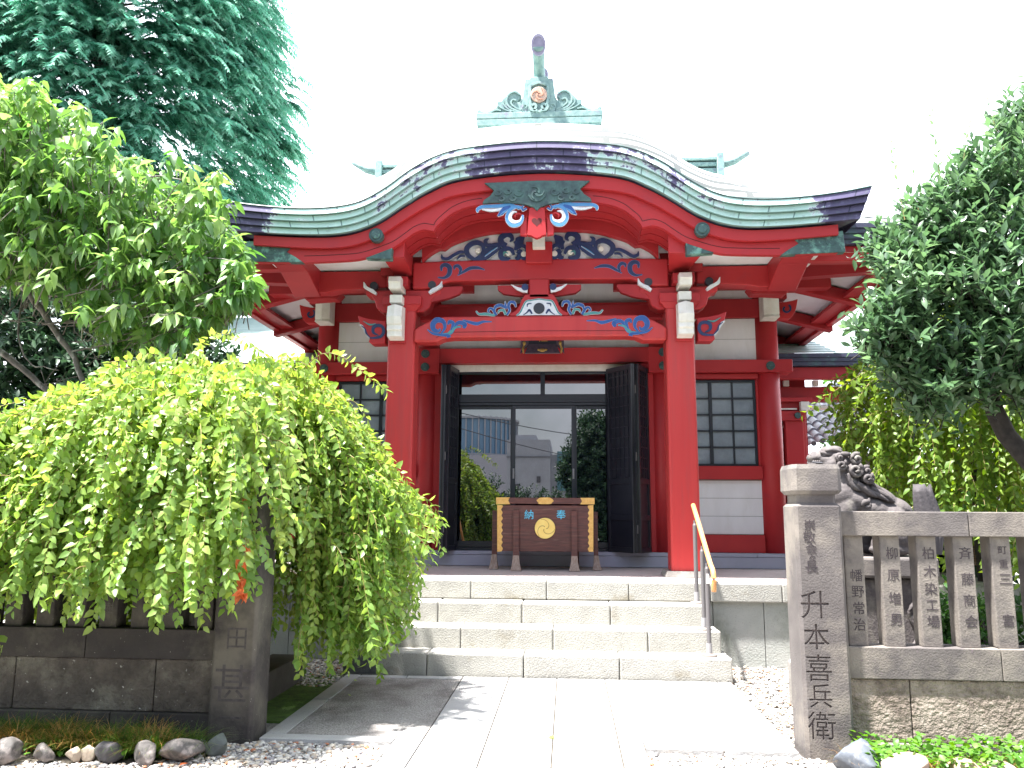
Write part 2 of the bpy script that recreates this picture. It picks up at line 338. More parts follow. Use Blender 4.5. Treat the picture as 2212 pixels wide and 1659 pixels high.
# patinated copper cladding with overlapping courses; joints come from the UV layout
def copper():
    m, t, p = _nodes('patinated_copper_cladding'); N = t.nodes.new; l = t.links.new
    uv = N('ShaderNodeUVMap'); uv.uv_map = 'uv'
    tcn = N('ShaderNodeTexCoord')
    mp = N('ShaderNodeMapping'); mp.inputs['Scale'].default_value = (2.1, .75, 1.0); l(uv.outputs[0], mp.inputs['Vector'])
    n1 = N('ShaderNodeTexNoise'); n1.inputs['Scale'].default_value = 1.5; n1.inputs['Detail'].default_value = 12; n1.inputs['Roughness'].default_value = .68
    l(mp.outputs[0], n1.inputs['Vector'])
    n2 = N('ShaderNodeTexNoise'); n2.inputs['Scale'].default_value = 6; n2.inputs['Detail'].default_value = 6; l(mp.outputs[0], n2.inputs['Vector'])
    sepu = N('ShaderNodeSeparateXYZ'); l(uv.outputs[0], sepu.inputs[0])
    # bare dark patches: centre of the arch and both horns
    ab = N('ShaderNodeMath'); ab.operation = 'ABSOLUTE'; l(sepu.outputs['X'], ab.inputs[0])
    cen = N('ShaderNodeMapRange'); cen.inputs['From Min'].default_value = .35; cen.inputs['From Max'].default_value = 1.0
    cen.inputs['To Min'].default_value = .19; cen.inputs['To Max'].default_value = 0; l(ab.outputs[0], cen.inputs['Value'])
    horn = N('ShaderNodeMapRange'); horn.inputs['From Min'].default_value = 3.15; horn.inputs['From Max'].default_value = 3.5
    horn.inputs['To Min'].default_value = 0; horn.inputs['To Max'].default_value = .30; l(ab.outputs[0], horn.inputs['Value'])
    low = N('ShaderNodeMapRange'); low.inputs['From Min'].default_value = 0; low.inputs['From Max'].default_value = 1
    low.inputs['To Min'].default_value = -.05; low.inputs['To Max'].default_value = .05; l(sepu.outputs['Y'], low.inputs['Value'])
    mid = N('ShaderNodeMapRange'); mid.inputs['From Min'].default_value = 1.6; mid.inputs['From Max'].default_value = 2.5
    mid.inputs['To Min'].default_value = .0; mid.inputs['To Max'].default_value = -.09; l(ab.outputs[0], mid.inputs['Value'])
    fz = N('ShaderNodeMapRange'); fz.inputs['To Min'].default_value = -.085; fz.inputs['To Max'].default_value = .085; l(n2.outputs['Fac'], fz.inputs['Value'])
    fa = N('ShaderNodeMath'); l(n1.outputs['Fac'], fa.inputs[0]); l(fz.outputs[0], fa.inputs[1])
    a1 = N('ShaderNodeMath'); l(fa.outputs[0], a1.inputs[0]); l(cen.outputs[0], a1.inputs[1])
    a2 = N('ShaderNodeMath'); l(a1.outputs[0], a2.inputs[0]); l(horn.outputs[0], a2.inputs[1])
    a3 = N('ShaderNodeMath'); l(a2.outputs[0], a3.inputs[0]); l(low.outputs[0], a3.inputs[1])
    a4 = N('ShaderNodeMath'); l(a3.outputs[0], a4.inputs[0]); l(mid.outputs[0], a4.inputs[1])
    cr = N('ShaderNodeValToRGB'); e = cr.color_ramp.elements
    e[0].position = 0; e[0].color = (.36, .56, .49, 1); e[1].position = 1; e[1].color = (.075, .065, .14, 1)
    for ps, c in ((.485, (.54, .76, .70)), (.55, (.72, .82, .82)), (.575, (.19, .17, .30)), (.66, (.11, .095, .18))):
        q = e.new(ps); q.color = (*c, 1)
    l(a4.outputs[0], cr.inputs[0])
    r2_ = N('ShaderNodeMapRange'); r2_.inputs['From Min'].default_value = .58; r2_.inputs['From Max'].default_value = .75; r2_.inputs['To Max'].default_value = .55
    l(n2.outputs['Fac'], r2_.inputs['Value'])
    mm = N('ShaderNodeMixRGB'); mm.inputs['Color2'].default_value = (.17, .22, .22, 1); l(cr.outputs[0], mm.inputs['Color1']); l(r2_.outputs[0], mm.inputs['Fac'])
    # vertical joints, staggered per course
    br = N('ShaderNodeTexBrick'); br.offset = .5; br.inputs['Scale'].default_value = 1
    br.inputs['Brick Width'].default_value = .62; br.inputs['Row Height'].default_value = .25; br.inputs['Mortar Size'].default_value = .008
    br.inputs['Color1'].default_value = (1, 1, 1, 1); br.inputs['Color2'].default_value = (.9, .9, .9, 1); br.inputs['Mortar'].default_value = (.35, .4, .4, 1)
    l(uv.outputs[0], br.inputs['Vector'])
    ml = N('ShaderNodeMixRGB'); ml.blend_type = 'MULTIPLY'; ml.inputs['Fac'].default_value = 1; l(mm.outputs[0], ml.inputs['Color1']); l(br.outputs['Color'], ml.inputs['Color2'])
    l(ml.outputs[0], p.inputs['Base Color']); p.inputs['Roughness'].default_value = .55; p.inputs['Specular IOR Level'].default_value = .35
    return m
M['copper'] = copper()
def roofm(name='pale_copper_roof_sheet'):
    m, t, p = _nodes(name); N = t.nodes.new; l = t.links.new
    uv = N('ShaderNodeUVMap'); uv.uv_map = 'uv'
    br = N('ShaderNodeTexBrick'); br.inputs['Scale'].default_value = 1; br.inputs['Brick Width'].default_value = 1.6; br.inputs['Row Height'].default_value = .16
    br.inputs['Mortar Size'].default_value = .045; br.inputs['Color1'].default_value = (.60, .70, .66, 1); br.inputs['Color2'].default_value = (.62, .70, .66, 1); br.inputs['Mortar'].default_value = (.045, .05, .045, 1)
    l(uv.outputs[0], br.inputs['Vector']); l(br.outputs['Color'], p.inputs['Base Color']); p.inputs['Roughness'].default_value = .5
    return m
M['roof'] = roofm()
# leaves
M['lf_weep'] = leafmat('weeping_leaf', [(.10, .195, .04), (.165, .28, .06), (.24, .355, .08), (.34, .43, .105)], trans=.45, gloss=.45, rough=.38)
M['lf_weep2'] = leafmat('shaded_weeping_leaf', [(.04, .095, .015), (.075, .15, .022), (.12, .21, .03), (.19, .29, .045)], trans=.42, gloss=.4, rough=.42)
M['lf_cherry'] = leafmat('cherry_leaf', [(.055, .14, .035), (.10, .215, .055), (.17, .30, .085), (.28, .41, .15)], trans=.42, gloss=.55, rough=.36)
M['lf_ever'] = leafmat('evergreen_leaf', [(.036, .080, .038), (.066, .13, .062), (.10, .185, .085), (.17, .27, .13)], trans=.33, gloss=.65, rough=.33)
M['lf_cedar'] = leafmat('cedar_needles', [(.045, .16, .115), (.09, .26, .19), (.15, .36, .27), (.27, .48, .38)], trans=.45, gloss=.2, rough=.6)
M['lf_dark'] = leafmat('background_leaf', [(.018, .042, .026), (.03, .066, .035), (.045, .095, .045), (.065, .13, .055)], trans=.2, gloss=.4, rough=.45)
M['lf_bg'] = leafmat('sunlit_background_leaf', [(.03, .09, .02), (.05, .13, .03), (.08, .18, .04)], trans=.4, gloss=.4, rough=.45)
M['lf_orange'] = leafmat('withered_orange_leaf', [(.42, .10, .03), (.50, .15, .05), (.36, .09, .03)], trans=.3, gloss=.2, rough=.6)
M['grass'] = leafmat('grass_blade', [(.04, .09, .015), (.07, .14, .02), (.13, .17, .03), (.45, .26, .09), (.50, .32, .13)], trans=.35, gloss=.3)
M['cover'] = leafmat('ground_cover_leaf', [(.05, .14, .02), (.08, .20, .025), (.12, .26, .04), (.10, .22, .05)], trans=.35, gloss=.4)
def peb():
    m, t, p = _nodes('river_pebbles'); N = t.nodes.new; l = t.links.new
    at = N('ShaderNodeAttribute'); at.attribute_name = 'rnd'; cr = N('ShaderNodeValToRGB'); e = cr.color_ramp.elements
    cr.color_ramp.interpolation = 'CONSTANT'
    e[0].position = 0; e[0].color = (.45, .42, .38, 1); e[1].position = .96; e[1].color = (.40, .16, .08, 1)
    for ps, c in ((.18, (.30, .29, .28)), (.34, (.50, .45, .38)), (.48, (.20, .19, .19)), (.58, (.56, .54, .50)), (.72, (.36, .30, .24)), (.84, (.26, .24, .25)), (.91, (.48, .36, .25))):
        q = e.new(ps); q.color = (*c, 1)
    l(at.outputs['Fac'], cr.inputs[0]); l(cr.outputs[0], p.inputs['Base Color']); p.inputs['Roughness'].default_value = .65
    return m
M['pebble'] = peb()
# ================================================================== ground, path
def ground():
    m = MB(); m.box(-150, 150, -80, 220, -.4, -.045)
    return struct(m.build('ground', M['gravelbase']))
ground()
m = MB(); m.box(-60, 60, -16, -2.2, -.045, -.035); struct(m.build('lane', pmat('added_dark_asphalt', (.055, .055, .058), (.04, .04, .043), 8, rough=.9, bump=.5, bscale=60)))  # unseen dark lane added to cut ground bounce onto the facade
def path():
    g = .005
    b = MB(); b.box(-2.08, 1.47, 5.56, 7.74, -.06, -.012); b.box(-1.165, .49, -2, 5.56, -.06, -.012); struct(b.build('path_bed', M['soil']))
    def slabs(rects, z0=-.045, z1=0):
        m = MB()
        for x0, x1, y0, y1 in rects: m.box(x0+g, x1-g, y0+g, y1-g, z0, z1+random.uniform(-.0015, .0015))
        return m
    cols_ = [(-.98, -.552), (-.552, -.108), (-.108, .33)]
    rects = []
    for (a, b), br in zip(cols_, ([7.72, 6.2, 4.6, 2.9, 1.2, -.5, -2], [7.72, 6.85, 5.0, 3.2, 1.5, -.3, -2], [7.72, 6.86, 5.56, 4.0, 2.2, .4, -2])):
        for y1, y0 in zip(br, br[1:]): rects.append((a, b, y0, y1))
    for x0, x1 in ((-1.17, -.98), (.33, .495)):
        for y1, y0 in zip([5.68, 4.1, 2.5, .8, -2], [4.1, 2.5, .8, -2]): rects.append((x0, x1, y0, y1))
    # right apron of pale stone with its border strips
    for y1, y0 in ((7.72, 6.55), (6.55, 5.68)): rects.append((.33, 1.345, y0, y1))
    rects += [(1.345, 1.475, 6.9, 7.72), (1.345, 1.475, 5.68, 6.9), (.495, 1.0, 5.54, 5.68), (1.0, 1.475, 5.54, 5.68)]
    # left apron borders
    rects += [(-2.085, -1.94, 6.7, 7.72), (-2.085, -1.94, 5.68, 6.7), (-2.085, -1.17, 5.55, 5.68), (-1.94, -1.5, 7.6, 7.72), (-1.5, -.98, 7.6, 7.72)]
    o = slabs(rects).build('path', M['slabstone'], bevel=.003); struct(o)
    q = slabs([(-1.94, -.98, 5.68, 7.6)], z1=-.003).build('path_paving', M['washstone']); struct(q)
path()
m = MB(); m.box(-2.7, -2.09, 6.1, 7.9, -.045, -.03); struct(m.build('moss_bed', M['moss']))

# ================================================================== stone platform and stairs
def platform():
    t = thing('stone_platform', 'raised stone porch platform with granite kerb slabs carrying the red shrine hall', 'platform', (X0, 12, 0))
    xl, xr = -5.4, 4.75
    m = MB(); m.box(xl+.1, xr-.1, 8.95, 17, -.04, .795); m.build('floor', M['floor'], t)
    m = MB(); js = [xl, -4.3, -3.2, -2.35, -1.03, -.23, .63, 1.47, 2.2, 3.1, 3.95, xr]
    # kerb slab joints from the photo
    for a, b in zip(js, js[1:]): m.box(a+.003, b-.003, 8.64, 9.0, .61, .80+random.uniform(-.001, .001))
    for y0, y1 in ((9.0, 10.4), (10.4, 11.8), (11.8, 13.2), (13.2, 15), (15, 17)):
        m.box(xl, xl+.36, y0+.003, y1-.003, .61, .80); m.box(xr-.36, xr, y0+.003, y1-.003, .61, .80)
    m.build('kerb_slab', M['granite'], t, bevel=.012, seg=2)
    m = MB(); js = [xl+.06, -4.3, -3.0, -2.2, -.9, .4, 1.5, 2.02, 2.78, 3.6, xr-.06]
    for a, b in zip(js, js[1:]): m.box(a+.004, b-.004, 8.71, 8.94, -.04, .607)
    m.box(xl+.06, xl+.2, 8.95, 17, -.04, .607); m.box(xr-.2, xr-.06, 8.95, 17, -.04, .607)
    m.build('retaining_wall', M['granite2'], t)
    return t
PLAT = platform()
def stairs():
    t = thing('stone_stairs', 'three broad weathered granite steps rising from the paved path to the porch', 'stairs', (X0, 8.1, 0))
    data = [(-2.13, 1.50, 7.745, 0, .2, [-1.70, -.80, -.1, .62, 1.28]), (-2.02, 1.46, 8.03, .2, .4, [-1.37, -.55, .30, 1.08]), (-1.92, 1.40, 8.34, .4, .605, [-1.55, -.67, .13, .90])]
    data = [(-2.13, 1.50, 7.745, 0, .2, [-1.33, -.42, .47]), (-2.06, 1.455, 8.03, .2, .4, [-1.05, -.15, .76]), (-1.98, 1.40, 8.34, .4, .605, [-1.33, -.47, .42])]
    for x0, x1, y, z0, z1, js in data:
        m = MB(); xs = [x0]+js+[x1]
        for a, b in zip(xs, xs[1:]): m.box(a+.003, b-.003, y+random.uniform(-.004, .004), 8.70, z0-.02, z1+random.uniform(-.002, .002))
        s = m.build('step', M['granite'], t, bevel=.014, seg=2)
        if z0 == 0:
            q = MB(); q.box(x0+.006, x0+.33, y-.008, y-.004, .005, .185); q.build('dark_stain', M['darkstain'], s)
    return t
stairs()

# ================================================================== handrails
def handrail(x, lab):
    t = thing('handrail', lab, 'handrail', (x, 8.1, .2), 'handrails flanking the stone stairs')
    pts = [(7.86, .2), (8.11, .4), (8.52, .605)]
    P = [(x+.035, 7.72, .80), (x+.035, 7.70, .90), (x+.035, 7.74, .985), (x+.03, 7.85, 1.05), (x+.03, 8.2, 1.26), (x+.03, 8.55, 1.47), (x+.03, 8.78, 1.60)]
    MB().tube(sm(P, 5), .024, 12).build('wooden_rail', M['handwood'], t, smooth=True)
    for i, (y, z) in enumerate(pts):
        top = 1.05+(y-7.85)*.6-.01
        m = MB(); m.lathe(x, y, [(.021, z+.1), (.021, top-.05), (.012, top-.03), (.012, top)], 14); p = m.build('post', M['railgrey'], t, smooth=False)
        m = MB(); m.lathe(x, y, [(.055, z+.003), (.052, z+.012), (.03, z+.022), (.027, z+.024), (.027, z+.115)], 18); m.build('flange', M['railgrey2'], p)
        m = MB(); m.lathe(x, y, [(.072, z), (.068, z+.016), (.03, z+.026)], 20); m.build('base_plate', M['brownsteel'], p)
        if i == 0 and x > 0:
            m = MB(); m.box(x-.012, x+.012, y-.0235, y-.0215, .86, .95); m.build('sticker', M['white'], p)
    return t
handrail(1.31, 'wooden handrail on grey steel posts at the right end of the stairs')
handrail(-1.93, 'wooden handrail at the left end of the stairs, half hidden by weeping leaves')

# ================================================================== offering box
def offering_box():
    t = thing('offering_box', 'dark wooden offering box with gilt corners and round golden crest in front of the doors', 'offering box', (-.28, 10.35, .8))
    YB = 10.18
    def q(a, b, Y=YB): return rBX([(a, b)], Y)[0]
    (xl, zt), (xr, zb) = q(200, 345), q(1980, 1215)
    D = .48
    m = MB(); m.box(xl, xr, YB, YB+D, zb, zt); body = m.build('box_body', M['boxwood'], t, bevel=.004)
    (ll, lt), (lr, lb) = q(183, 205), q(1998, 330)
    m = MB(); m.box(ll, lr, YB-.012, YB+.05, lb, lt); m.box(ll, lr, YB+D-.05, YB+D+.012, lb, lt); m.box(ll, ll+.06, YB+.05, YB+D-.05, lb, lt); m.box(lr-.06, lr, YB+.05, YB+D-.05, lb, lt)
    rim = m.build('top_rim', M['boxwood'], t, bevel=.004)
    m = MB()
    for i in range(9): m.box(ll+.08+i*.115, ll+.13+i*.115, YB+.05, YB+D-.05, lt-.05, lt-.012)
    m.build('grille', M['boxwood'], t)
    g = YB-.016
    for s in (0, 1):
        pts = [(183, 203), (432, 203), (405, 262), (440, 330), (183, 330)] if s == 0 else [(1998, 212), (1740, 212), (1770, 275), (1735, 333), (1998, 333)]
        m = MB(); m.prism([q(a, b, g) for a, b in pts], g, g+.004)
        x = ll if s == 0 else lr
        m.box(x-.003 if s == 0 else x, x if s == 0 else x+.003, YB-.012, YB+.3, lb, lt)
        m.build('corner_fitting', M['gold'], rim)
        # scalloped edge strip
        pts = []
        x0 = 200 if s == 0 else 1980; sg = 1 if s == 0 else -1
        e = 295 if s == 0 else 1885
        ys = np.linspace(345, 1205, 40)
        pts = [(x0, 345)]+[(e+sg*(14*math.sin(i*1.25)-10*abs(math.sin(i*.33))), y+(0 if s == 0 else 8)) for i, y in enumerate(ys)]+[(x0, 1208)]
        m = MB(); m.prism([q(a, b, YB-.004) for a, b in pts], YB-.004, YB-.0005); m.build('edge_fitting', M['gold'], body)
    pts = [(930, 262), (965, 225), (1010, 207), (1160, 207), (1210, 228), (1248, 265), (1215, 300), (1180, 326), (985, 326), (960, 298)]
    m = MB(); m.prism(sm([q(a, b, g) for a, b in pts], 3, True), g, g+.004); m.build('centre_fitting', M['gold'], rim)
    # crest with three commas
    cx, cz = q(1085, 775); r = q(1276, 775)[0]-cx
    m = MB(); m.disc(cx, cz, YB-.022, YB-.002, r, 48); crest = m.build('crest', M['goldp'], body, bevel=.006, seg=2)
    m = MB()
    for k in range(3):
        a0 = math.radians(100+k*120); P = []; W = []
        for i in range(22):
            u = i/21; a = a0+u*2.35; rr = r*(.16+.78*u**.8) if u < 1 else r
            rr = r*(.12+.83*u)
            P.append((cx+rr*math.cos(a), cz+rr*math.sin(a))); W.append(.009*(1-.5*u)+.001)
        m.stroke(P, W, YB-.0245, YB-.0215)
    m.build('crest_groove', M['golddull'], crest)
    # legs
    def leg(zx0, zx1, ztop, zfoot, front, out):
        Y = YB-.05 if front else YB+.2
        (a, zt_), (b, _) = q(zx0, ztop, Y), q(zx1, ztop, Y); zf = .8
        m = MB(); n = 8; prof = []
        for i in range(n+1):
            u = i/n; z = zt_+(zf-zt_)*u; fl = .03*max(0, (u-.72)/.28)**2; sh = out*.03*max(0, (u-.4)/.6)**2
            prof.append((a-fl+sh, b+fl+sh, Y-.0-fl*1.2, Y+.05+fl, z))
        vs = []; fs = []
        for (x0, x1, y0, y1, z) in prof: vs += [(x0, y0, z), (x1, y0, z), (x1, y1, z), (x0, y1, z)]
        for i in range(n):
            for k in range(4): fs.append((i*4+k, i*4+(k+1) % 4, (i+1)*4+(k+1) % 4, (i+1)*4+k))
        fs += [(0, 1, 2, 3), (n*4+3, n*4+2, n*4+1, n*4)]
        mi = [0 if (i//4) < n-2 else 1 for i in range(n*4)]+[0, 1]
        m.v = vs; m.f = fs; m.m = mi
        m.build('leg', [M['boxwood'], M['legtip']], t, bevel=.003)
    leg(497, 607, 440, 1550, True, 0); leg(1570, 1680, 455, 1560, True, 0)
    leg(112, 205, 445, 1515, False, -.4); leg(1975, 2058, 468, 1545, False, .6)
    # mirrored rear legs
    m = MB(); m.box(xl+.17, xl+.24, YB+D, YB+D+.05, .8, zt-.05); m.build('leg', M['boxwood'], t, bevel=.003)
    m = MB(); m.box(xr-.24, xr-.17, YB+D, YB+D+.05, .8, zt-.05); m.build('leg', M['boxwood'], t, bevel=.003)
    return t, body, q, YB
OB, OBB, obq, YB = offering_box()
# ------------------------------------------------------------------ lettering
def text_mesh(s, size, extrude=0.0):
    cu = bpy.data.curves.new('inscription', 'FONT'); cu.body = s; cu.size = size; cu.extrude = extrude; cu.align_x = 'CENTER'; cu.align_y = 'CENTER'
    o = bpy.data.objects.new('tmp', cu); col.objects.link(o)
    bpy.context.view_layer.update()
    dg = bpy.context.evaluated_depsgraph_get(); me = bpy.data.meshes.new_from_object(o.evaluated_get(dg))
    bpy.data.objects.remove(o, do_unlink=True)
    vs = [tuple(v.co) for v in me.vertices]; fs = [tuple(p.vertices) for p in me.polygons]
    bpy.data.meshes.remove(me)
    if vs:  # centre on its own bounds
        a = np.array(vs); c = (a.max(0)+a.min(0))/2; a -= np.array([c[0], c[1], 0]); vs = [tuple(p) for p in a]
    return vs, fs
def letters(chars, x, zs, y, size, name, mat, parent, slant=0, wide=1, extrude=.001, jitter=0, x1=None):
    """a column of characters on a wall facing the camera"""
    for i, (c, z) in enumerate(zip(chars, zs)):
        m = MB()
        sz = size[i] if hasattr(size, '__len__') else size
        xx = x if x1 is None else x+(x1-x)*i/max(1, len(chars)-1)
        vs, fs = text_mesh(c, sz, extrude)
        m.add([(xx+a*wide+b*slant, y-e, z+b) for a, b, e in vs], fs); o = m.build(name, mat, parent)
    return o
for ch, zx in (('納', 787), ('奉', 1382)):
    x, z = obq(zx, 520); letters([ch], x, [z], YB-.006, .125, 'inscription', M['sky_ink'], OBB, extrude=.003)
# ================================================================== the shrine hall
H = thing('shrine_hall', 'vermilion shrine hall with curved copper porch roof, white panels and dark glass doors', 'shrine', (X0, 12.5, .8))
YK, YF, YH = 8.60, 8.74, 8.80          # roof edge, upper moulding, barge board
YP, YW = 9.62, 11.2                     # porch pillars, hall wall
def resample(P, n):
    P = np.array(P); d = np.r_[0, np.cumsum(np.hypot(*np.diff(P, axis=0).T))]; t = np.linspace(0, d[-1], n)
    return [(float(np.interp(u, d, P[:, 0])), float(np.interp(u, d, P[:, 1]))) for u in t]
def symm(pts, zc=None):
    """right half in x,z from the centre outwards -> full left-to-right curve"""
    r = [p for p in pts]
    if zc is not None: r = [(X0, zc)]+r
    return mir(r[1:])+r
topR = rC([(450, 97), (640, 135), (800, 210), (950, 310), (1100, 385), (1250, 415), (1450, 420), (1650, 405), (1850, 378), (2020, 345)], YK)
botR = rC([(500, 255), (700, 320), (850, 400), (1000, 490), (1150, 545), (1300, 565), (1500, 560), (1700, 545), (1965, 520)], YK)
NT = 121
TOP = resample(sm(symm(topR, 5.715), 6), NT); BOT = resample(sm(symm(botR, 5.405), 6), NT)
def roof_edge():
    """four overlapping copper courses following the curved gable"""
    m = MB(); uvs = []
    A = [TOP[i] for i in range(NT)]
    sl_ = np.r_[0, np.cumsum(np.hypot(*np.diff(np.array(TOP), axis=0).T))]; sl_ -= sl_[-1]/2
    def lerp(t): return [(a[0]+(b[0]-a[0])*t, a[1]+(b[1]-a[1])*t) for a, b in zip(TOP, BOT)]
    vs = []; fs = []; uv = []
    for k in range(4):
        P, Q = lerp(k/4), lerp((k+1)/4)
        y0 = YK+.028*k+.004; y1 = YK+.028*k-.012
        b = len(vs)
        vs += [(x, y0, z) for x, z in P]+[(x, y1, z) for x, z in Q]+[(x, y1+.048, z+.001) for x, z in Q]
        for i in range(NT-1):
            fs.append((b+i, b+i+1, b+NT+i+1, b+NT+i)); uv.append([(sl_[i], 1-k/4), (sl_[i+1], 1-k/4), (sl_[i+1], .75-k/4+.004), (sl_[i], .75-k/4+.004)])
            fs.append((b+NT+i, b+NT+i+1, b+2*NT+i+1, b+2*NT+i)); uv.append([(sl_[i], .75-k/4+.004)]*4)
    # end faces of the horns
    for e in (0, NT-1):
        b = len(vs); P, Q = TOP[e], BOT[e]
        vs += [(P[0], YK, P[1]), (Q[0], YK+.09, Q[1]), (Q[0], YK+1.5, Q[1]+.02), (P[0], YK+1.5, P[1]+.03)]
        fs.append((b, b+1, b+2, b+3)); u = sl_[e]; uv.append([(u, .9), (u, .1), (u+1, .1), (u+1, .9)])
    me = bpy.data.meshes.new('copper_roof_edge'); org = wloc(H)
    me.from_pydata([(a-org.x, b_-org.y, c-org.z) for a, b_, c in vs], [], fs)
    ul = me.uv_layers.new(name='uv'); i = 0
    for f, u in zip(me.polygons, uv):
        for j in range(f.loop_total): ul.data[i].uv = u[j]; i += 1
    me.materials.append(M['copper']); o = bpy.data.objects.new('copper_roof_edge', me); col.objects.link(o); o.parent = H
roof_edge()
def vault():
    ys = [0, .08, .16, .25, .35, .45, .55, .65, .75, .9, 1.2, 2.0, 3.2]; vs = []; fs = []; uv = []
    for y in ys:
        g = .56*math.sin(min(1, y/.75)*math.pi/2)
        vs += [(x, YK+y+.004, z+g*min(1, max(.02, (3.5-abs(x-X0))/1.3))) for x, z in TOP]
    n = NT
    for j in range(len(ys)-1):
        for i in range(n-1):
            fs.append((j*n+i, j*n+i+1, (j+1)*n+i+1, (j+1)*n+i))
            q = []
            for jj, ii in ((j, i), (j, i+1), (j+1, i+1), (j+1, i)):
                xr = TOP[ii][0]-X0; q.append((xr, ys[jj]*1.3-.18*max(0, abs(xr)-.6)**1.2))
            uv.append(q)
    me = bpy.data.meshes.new('porch_roof'); org = wloc(H); me.from_pydata([(a-org.x, b-org.y, c-org.z) for a, b, c in vs], [], fs)
    ul = me.uv_layers.new(name='uv'); i = 0
    for u in uv:
        for c in u: ul.data[i].uv = c; i += 1
    me.polygons.foreach_set('use_smooth', [True]*len(fs))
    me.materials.append(M['roof']); o = bpy.data.objects.new('porch_roof', me); col.objects.link(o); o.parent = H
    m = MB(); m.tube([(x, YK+.002, z+.006) for x, z in TOP], .011, 6); m.build('roof_lip', M['dkmetal'], H)
vault()
def offs(P, d):
    out = []
    for i in range(len(P)):
        a, b = P[max(i-1, 0)], P[min(i+1, len(P)-1)]; l = math.hypot(b[0]-a[0], b[1]-a[1])
        out.append((P[i][0]+(b[1]-a[1])/l*d, P[i][1]-(b[0]-a[0])/l*d))
    return out
XE = 3.08
def lerp2(A, B, t): return [(a[0]+(b[0]-a[0])*t, a[1]+(b[1]-a[1])*t) for a, b in zip(A, B)]
# dark underside of the roof edge
def clipx(P, h): return [p for p in P if abs(p[0]-X0) <= h]
m = MB(); Bc = BOT
m.strip([(x, YK+.11, z+.004) for x, z in Bc], [(X0+(x-X0)*.965, YK+.34, z+.0) for x, z in Bc]); m.build('edge_underside', M['eavecop'], H)
# lower edge of the barge board (cusped), right half
LOWc = rC([(665, 590)], YH)[0]
lowA = rA([(1100, 430), (1400, 430), (1600, 455), (1750, 510), (1850, 580), (1930, 650), (1962, 705)], YH)
lowB = rC([(700, 578), (735, 574), (790, 592), (850, 632), (920, 676), (1000, 705), (1100, 733), (1200, 744), (1480, 747), (1845, 736)], YH)
lowR = sm([(X0, lowA[0][1]-.015)]+lowA, 4)+sm(lowB, 4)
LOW = symm(lowR[1:], lowR[0][1])
def zat(P, x):
    P = sorted(P); return float(np.interp(x, [p[0] for p in P], [p[1] for p in P]))
xs = sorted(set([round(X0+s*v, 4) for v in np.linspace(0, 3.36, 90) for s in (-1, 1)]+[round(p[0], 4) for p in LOW]))
BOTx = sorted(BOT); LOWx = sorted(LOW)
UP = [(x, zat(BOTx, x)-.02) for x in xs]
LO = [(x, zat(LOWx, x)) for x in xs]
hw = 3.36
UPc = [(x, z) for x, z in UP if abs(x-X0) <= hw]; LOc = [(x, z) for x, z in LO if abs(x-X0) <= hw]
UPM = [(x, z-.165+.05*min(1, abs(x-X0)/3)) for x, z in UPc]
MB().slab(UPc, [(x, max(z, l[1]+.1)) for (x, z), l in zip(UPM, LOc)], YF, YF+.16).build('upper_moulding', M['red'], H)
MB().slab([(x, z-.002) for x, z in UPM], LOc, YH, YH+.075).build('barge_board', M['red'], H)
# incised line above the lower edge
gl = [(x, z+.075) for x, z in LOc if abs(x-X0) > .62 and abs(x-X0) < 2.75]
for s in (-1, 1):
    P = [p for p in gl if (p[0]-X0)*s > 0]
    MB().stroke(P, [.009]*len(P), YH-.002, YH+.001).build('incised_line', M['groove'], H)
# green patinated end sheaths, bosses, crest plate
def endsheath(s):
    pts = rC([(1505, 622), (1570, 618), (1850, 605), (1865, 730), (1485, 747), (1530, 715), (1590, 680), (1560, 652), (1590, 640), (1540, 634)], YH-.012)
    if s < 0: pts = mir(pts)
    m = MB(); m.prism(pts, YH-.012, YH+.085)
    o = m.build('end_sheath', M['verdi'], H, bevel=.004)
    c = rC([(1700, 660)], YH-.02)[0]; cx = c[0] if s > 0 else 2*X0-c[0]
    m = MB()
    for k in range(3):
        P = [(cx+(k-1)*.14+(.02+.05*u)*math.cos(u*6), c[1]+(.02+.05*u)*math.sin(u*6)) for u in np.linspace(0, 1, 14)]; m.stroke(P, [.012]*14, YH-.018, YH-.011)
    m.build('relief', M['verdi'], o)
for s in (-1, 1): endsheath(s)
for s in (-1, 1):
    c = rC([(1015, 610)], YH)[0]; cx = c[0] if s > 0 else 2*X0-c[0]
    r = .083
    m = MB(); m.disc(cx, c[1], YH-.085, YH+.001, r, 30); o = m.build('boss', M['dkmetal'], H, bevel=.008, seg=2)
    m = MB(); m.disc(cx, c[1], YH-.105, YH-.083, r*.62, 26); m.build('boss_cap', M['verdi'], o, bevel=.008, seg=2)
YC = YF-.03
crestR = [(790, 528), (860, 488), (950, 455), (1100, 430), (1250, 420), (1415, 425), (1400, 390), (1330, 345), (1288, 290), (1340, 245), (1395, 203), (790, 203)]
cr_ = rA(crestR, YC); cr_[0] = (X0, cr_[0][1]); cr_[-1] = (X0, cr_[-1][1])
m = MB(); m.prism(cr_+mir(cr_)[1:-1], YC-.012, YC+.03); CRP = m.build('crest_plate', M['dkmetal'], H, bevel=.004)
m = MB(); cx, cz = X0, rA([(790, 340)], YC)[0][1]
m.disc(cx, cz, YC-.028, YC-.011, .105, 30)
for k in range(3):
    a0 = k*2.094; P = [(cx+(.015+.07*u)*math.cos(a0+u*2.3), cz+(.015+.07*u)*math.sin(a0+u*2.3)) for u in np.linspace(0, 1, 12)]
    m.stroke(P, [.03*(1-.7*u) for u in np.linspace(0, 1, 12)], YC-.040-.001*k, YC-.027)
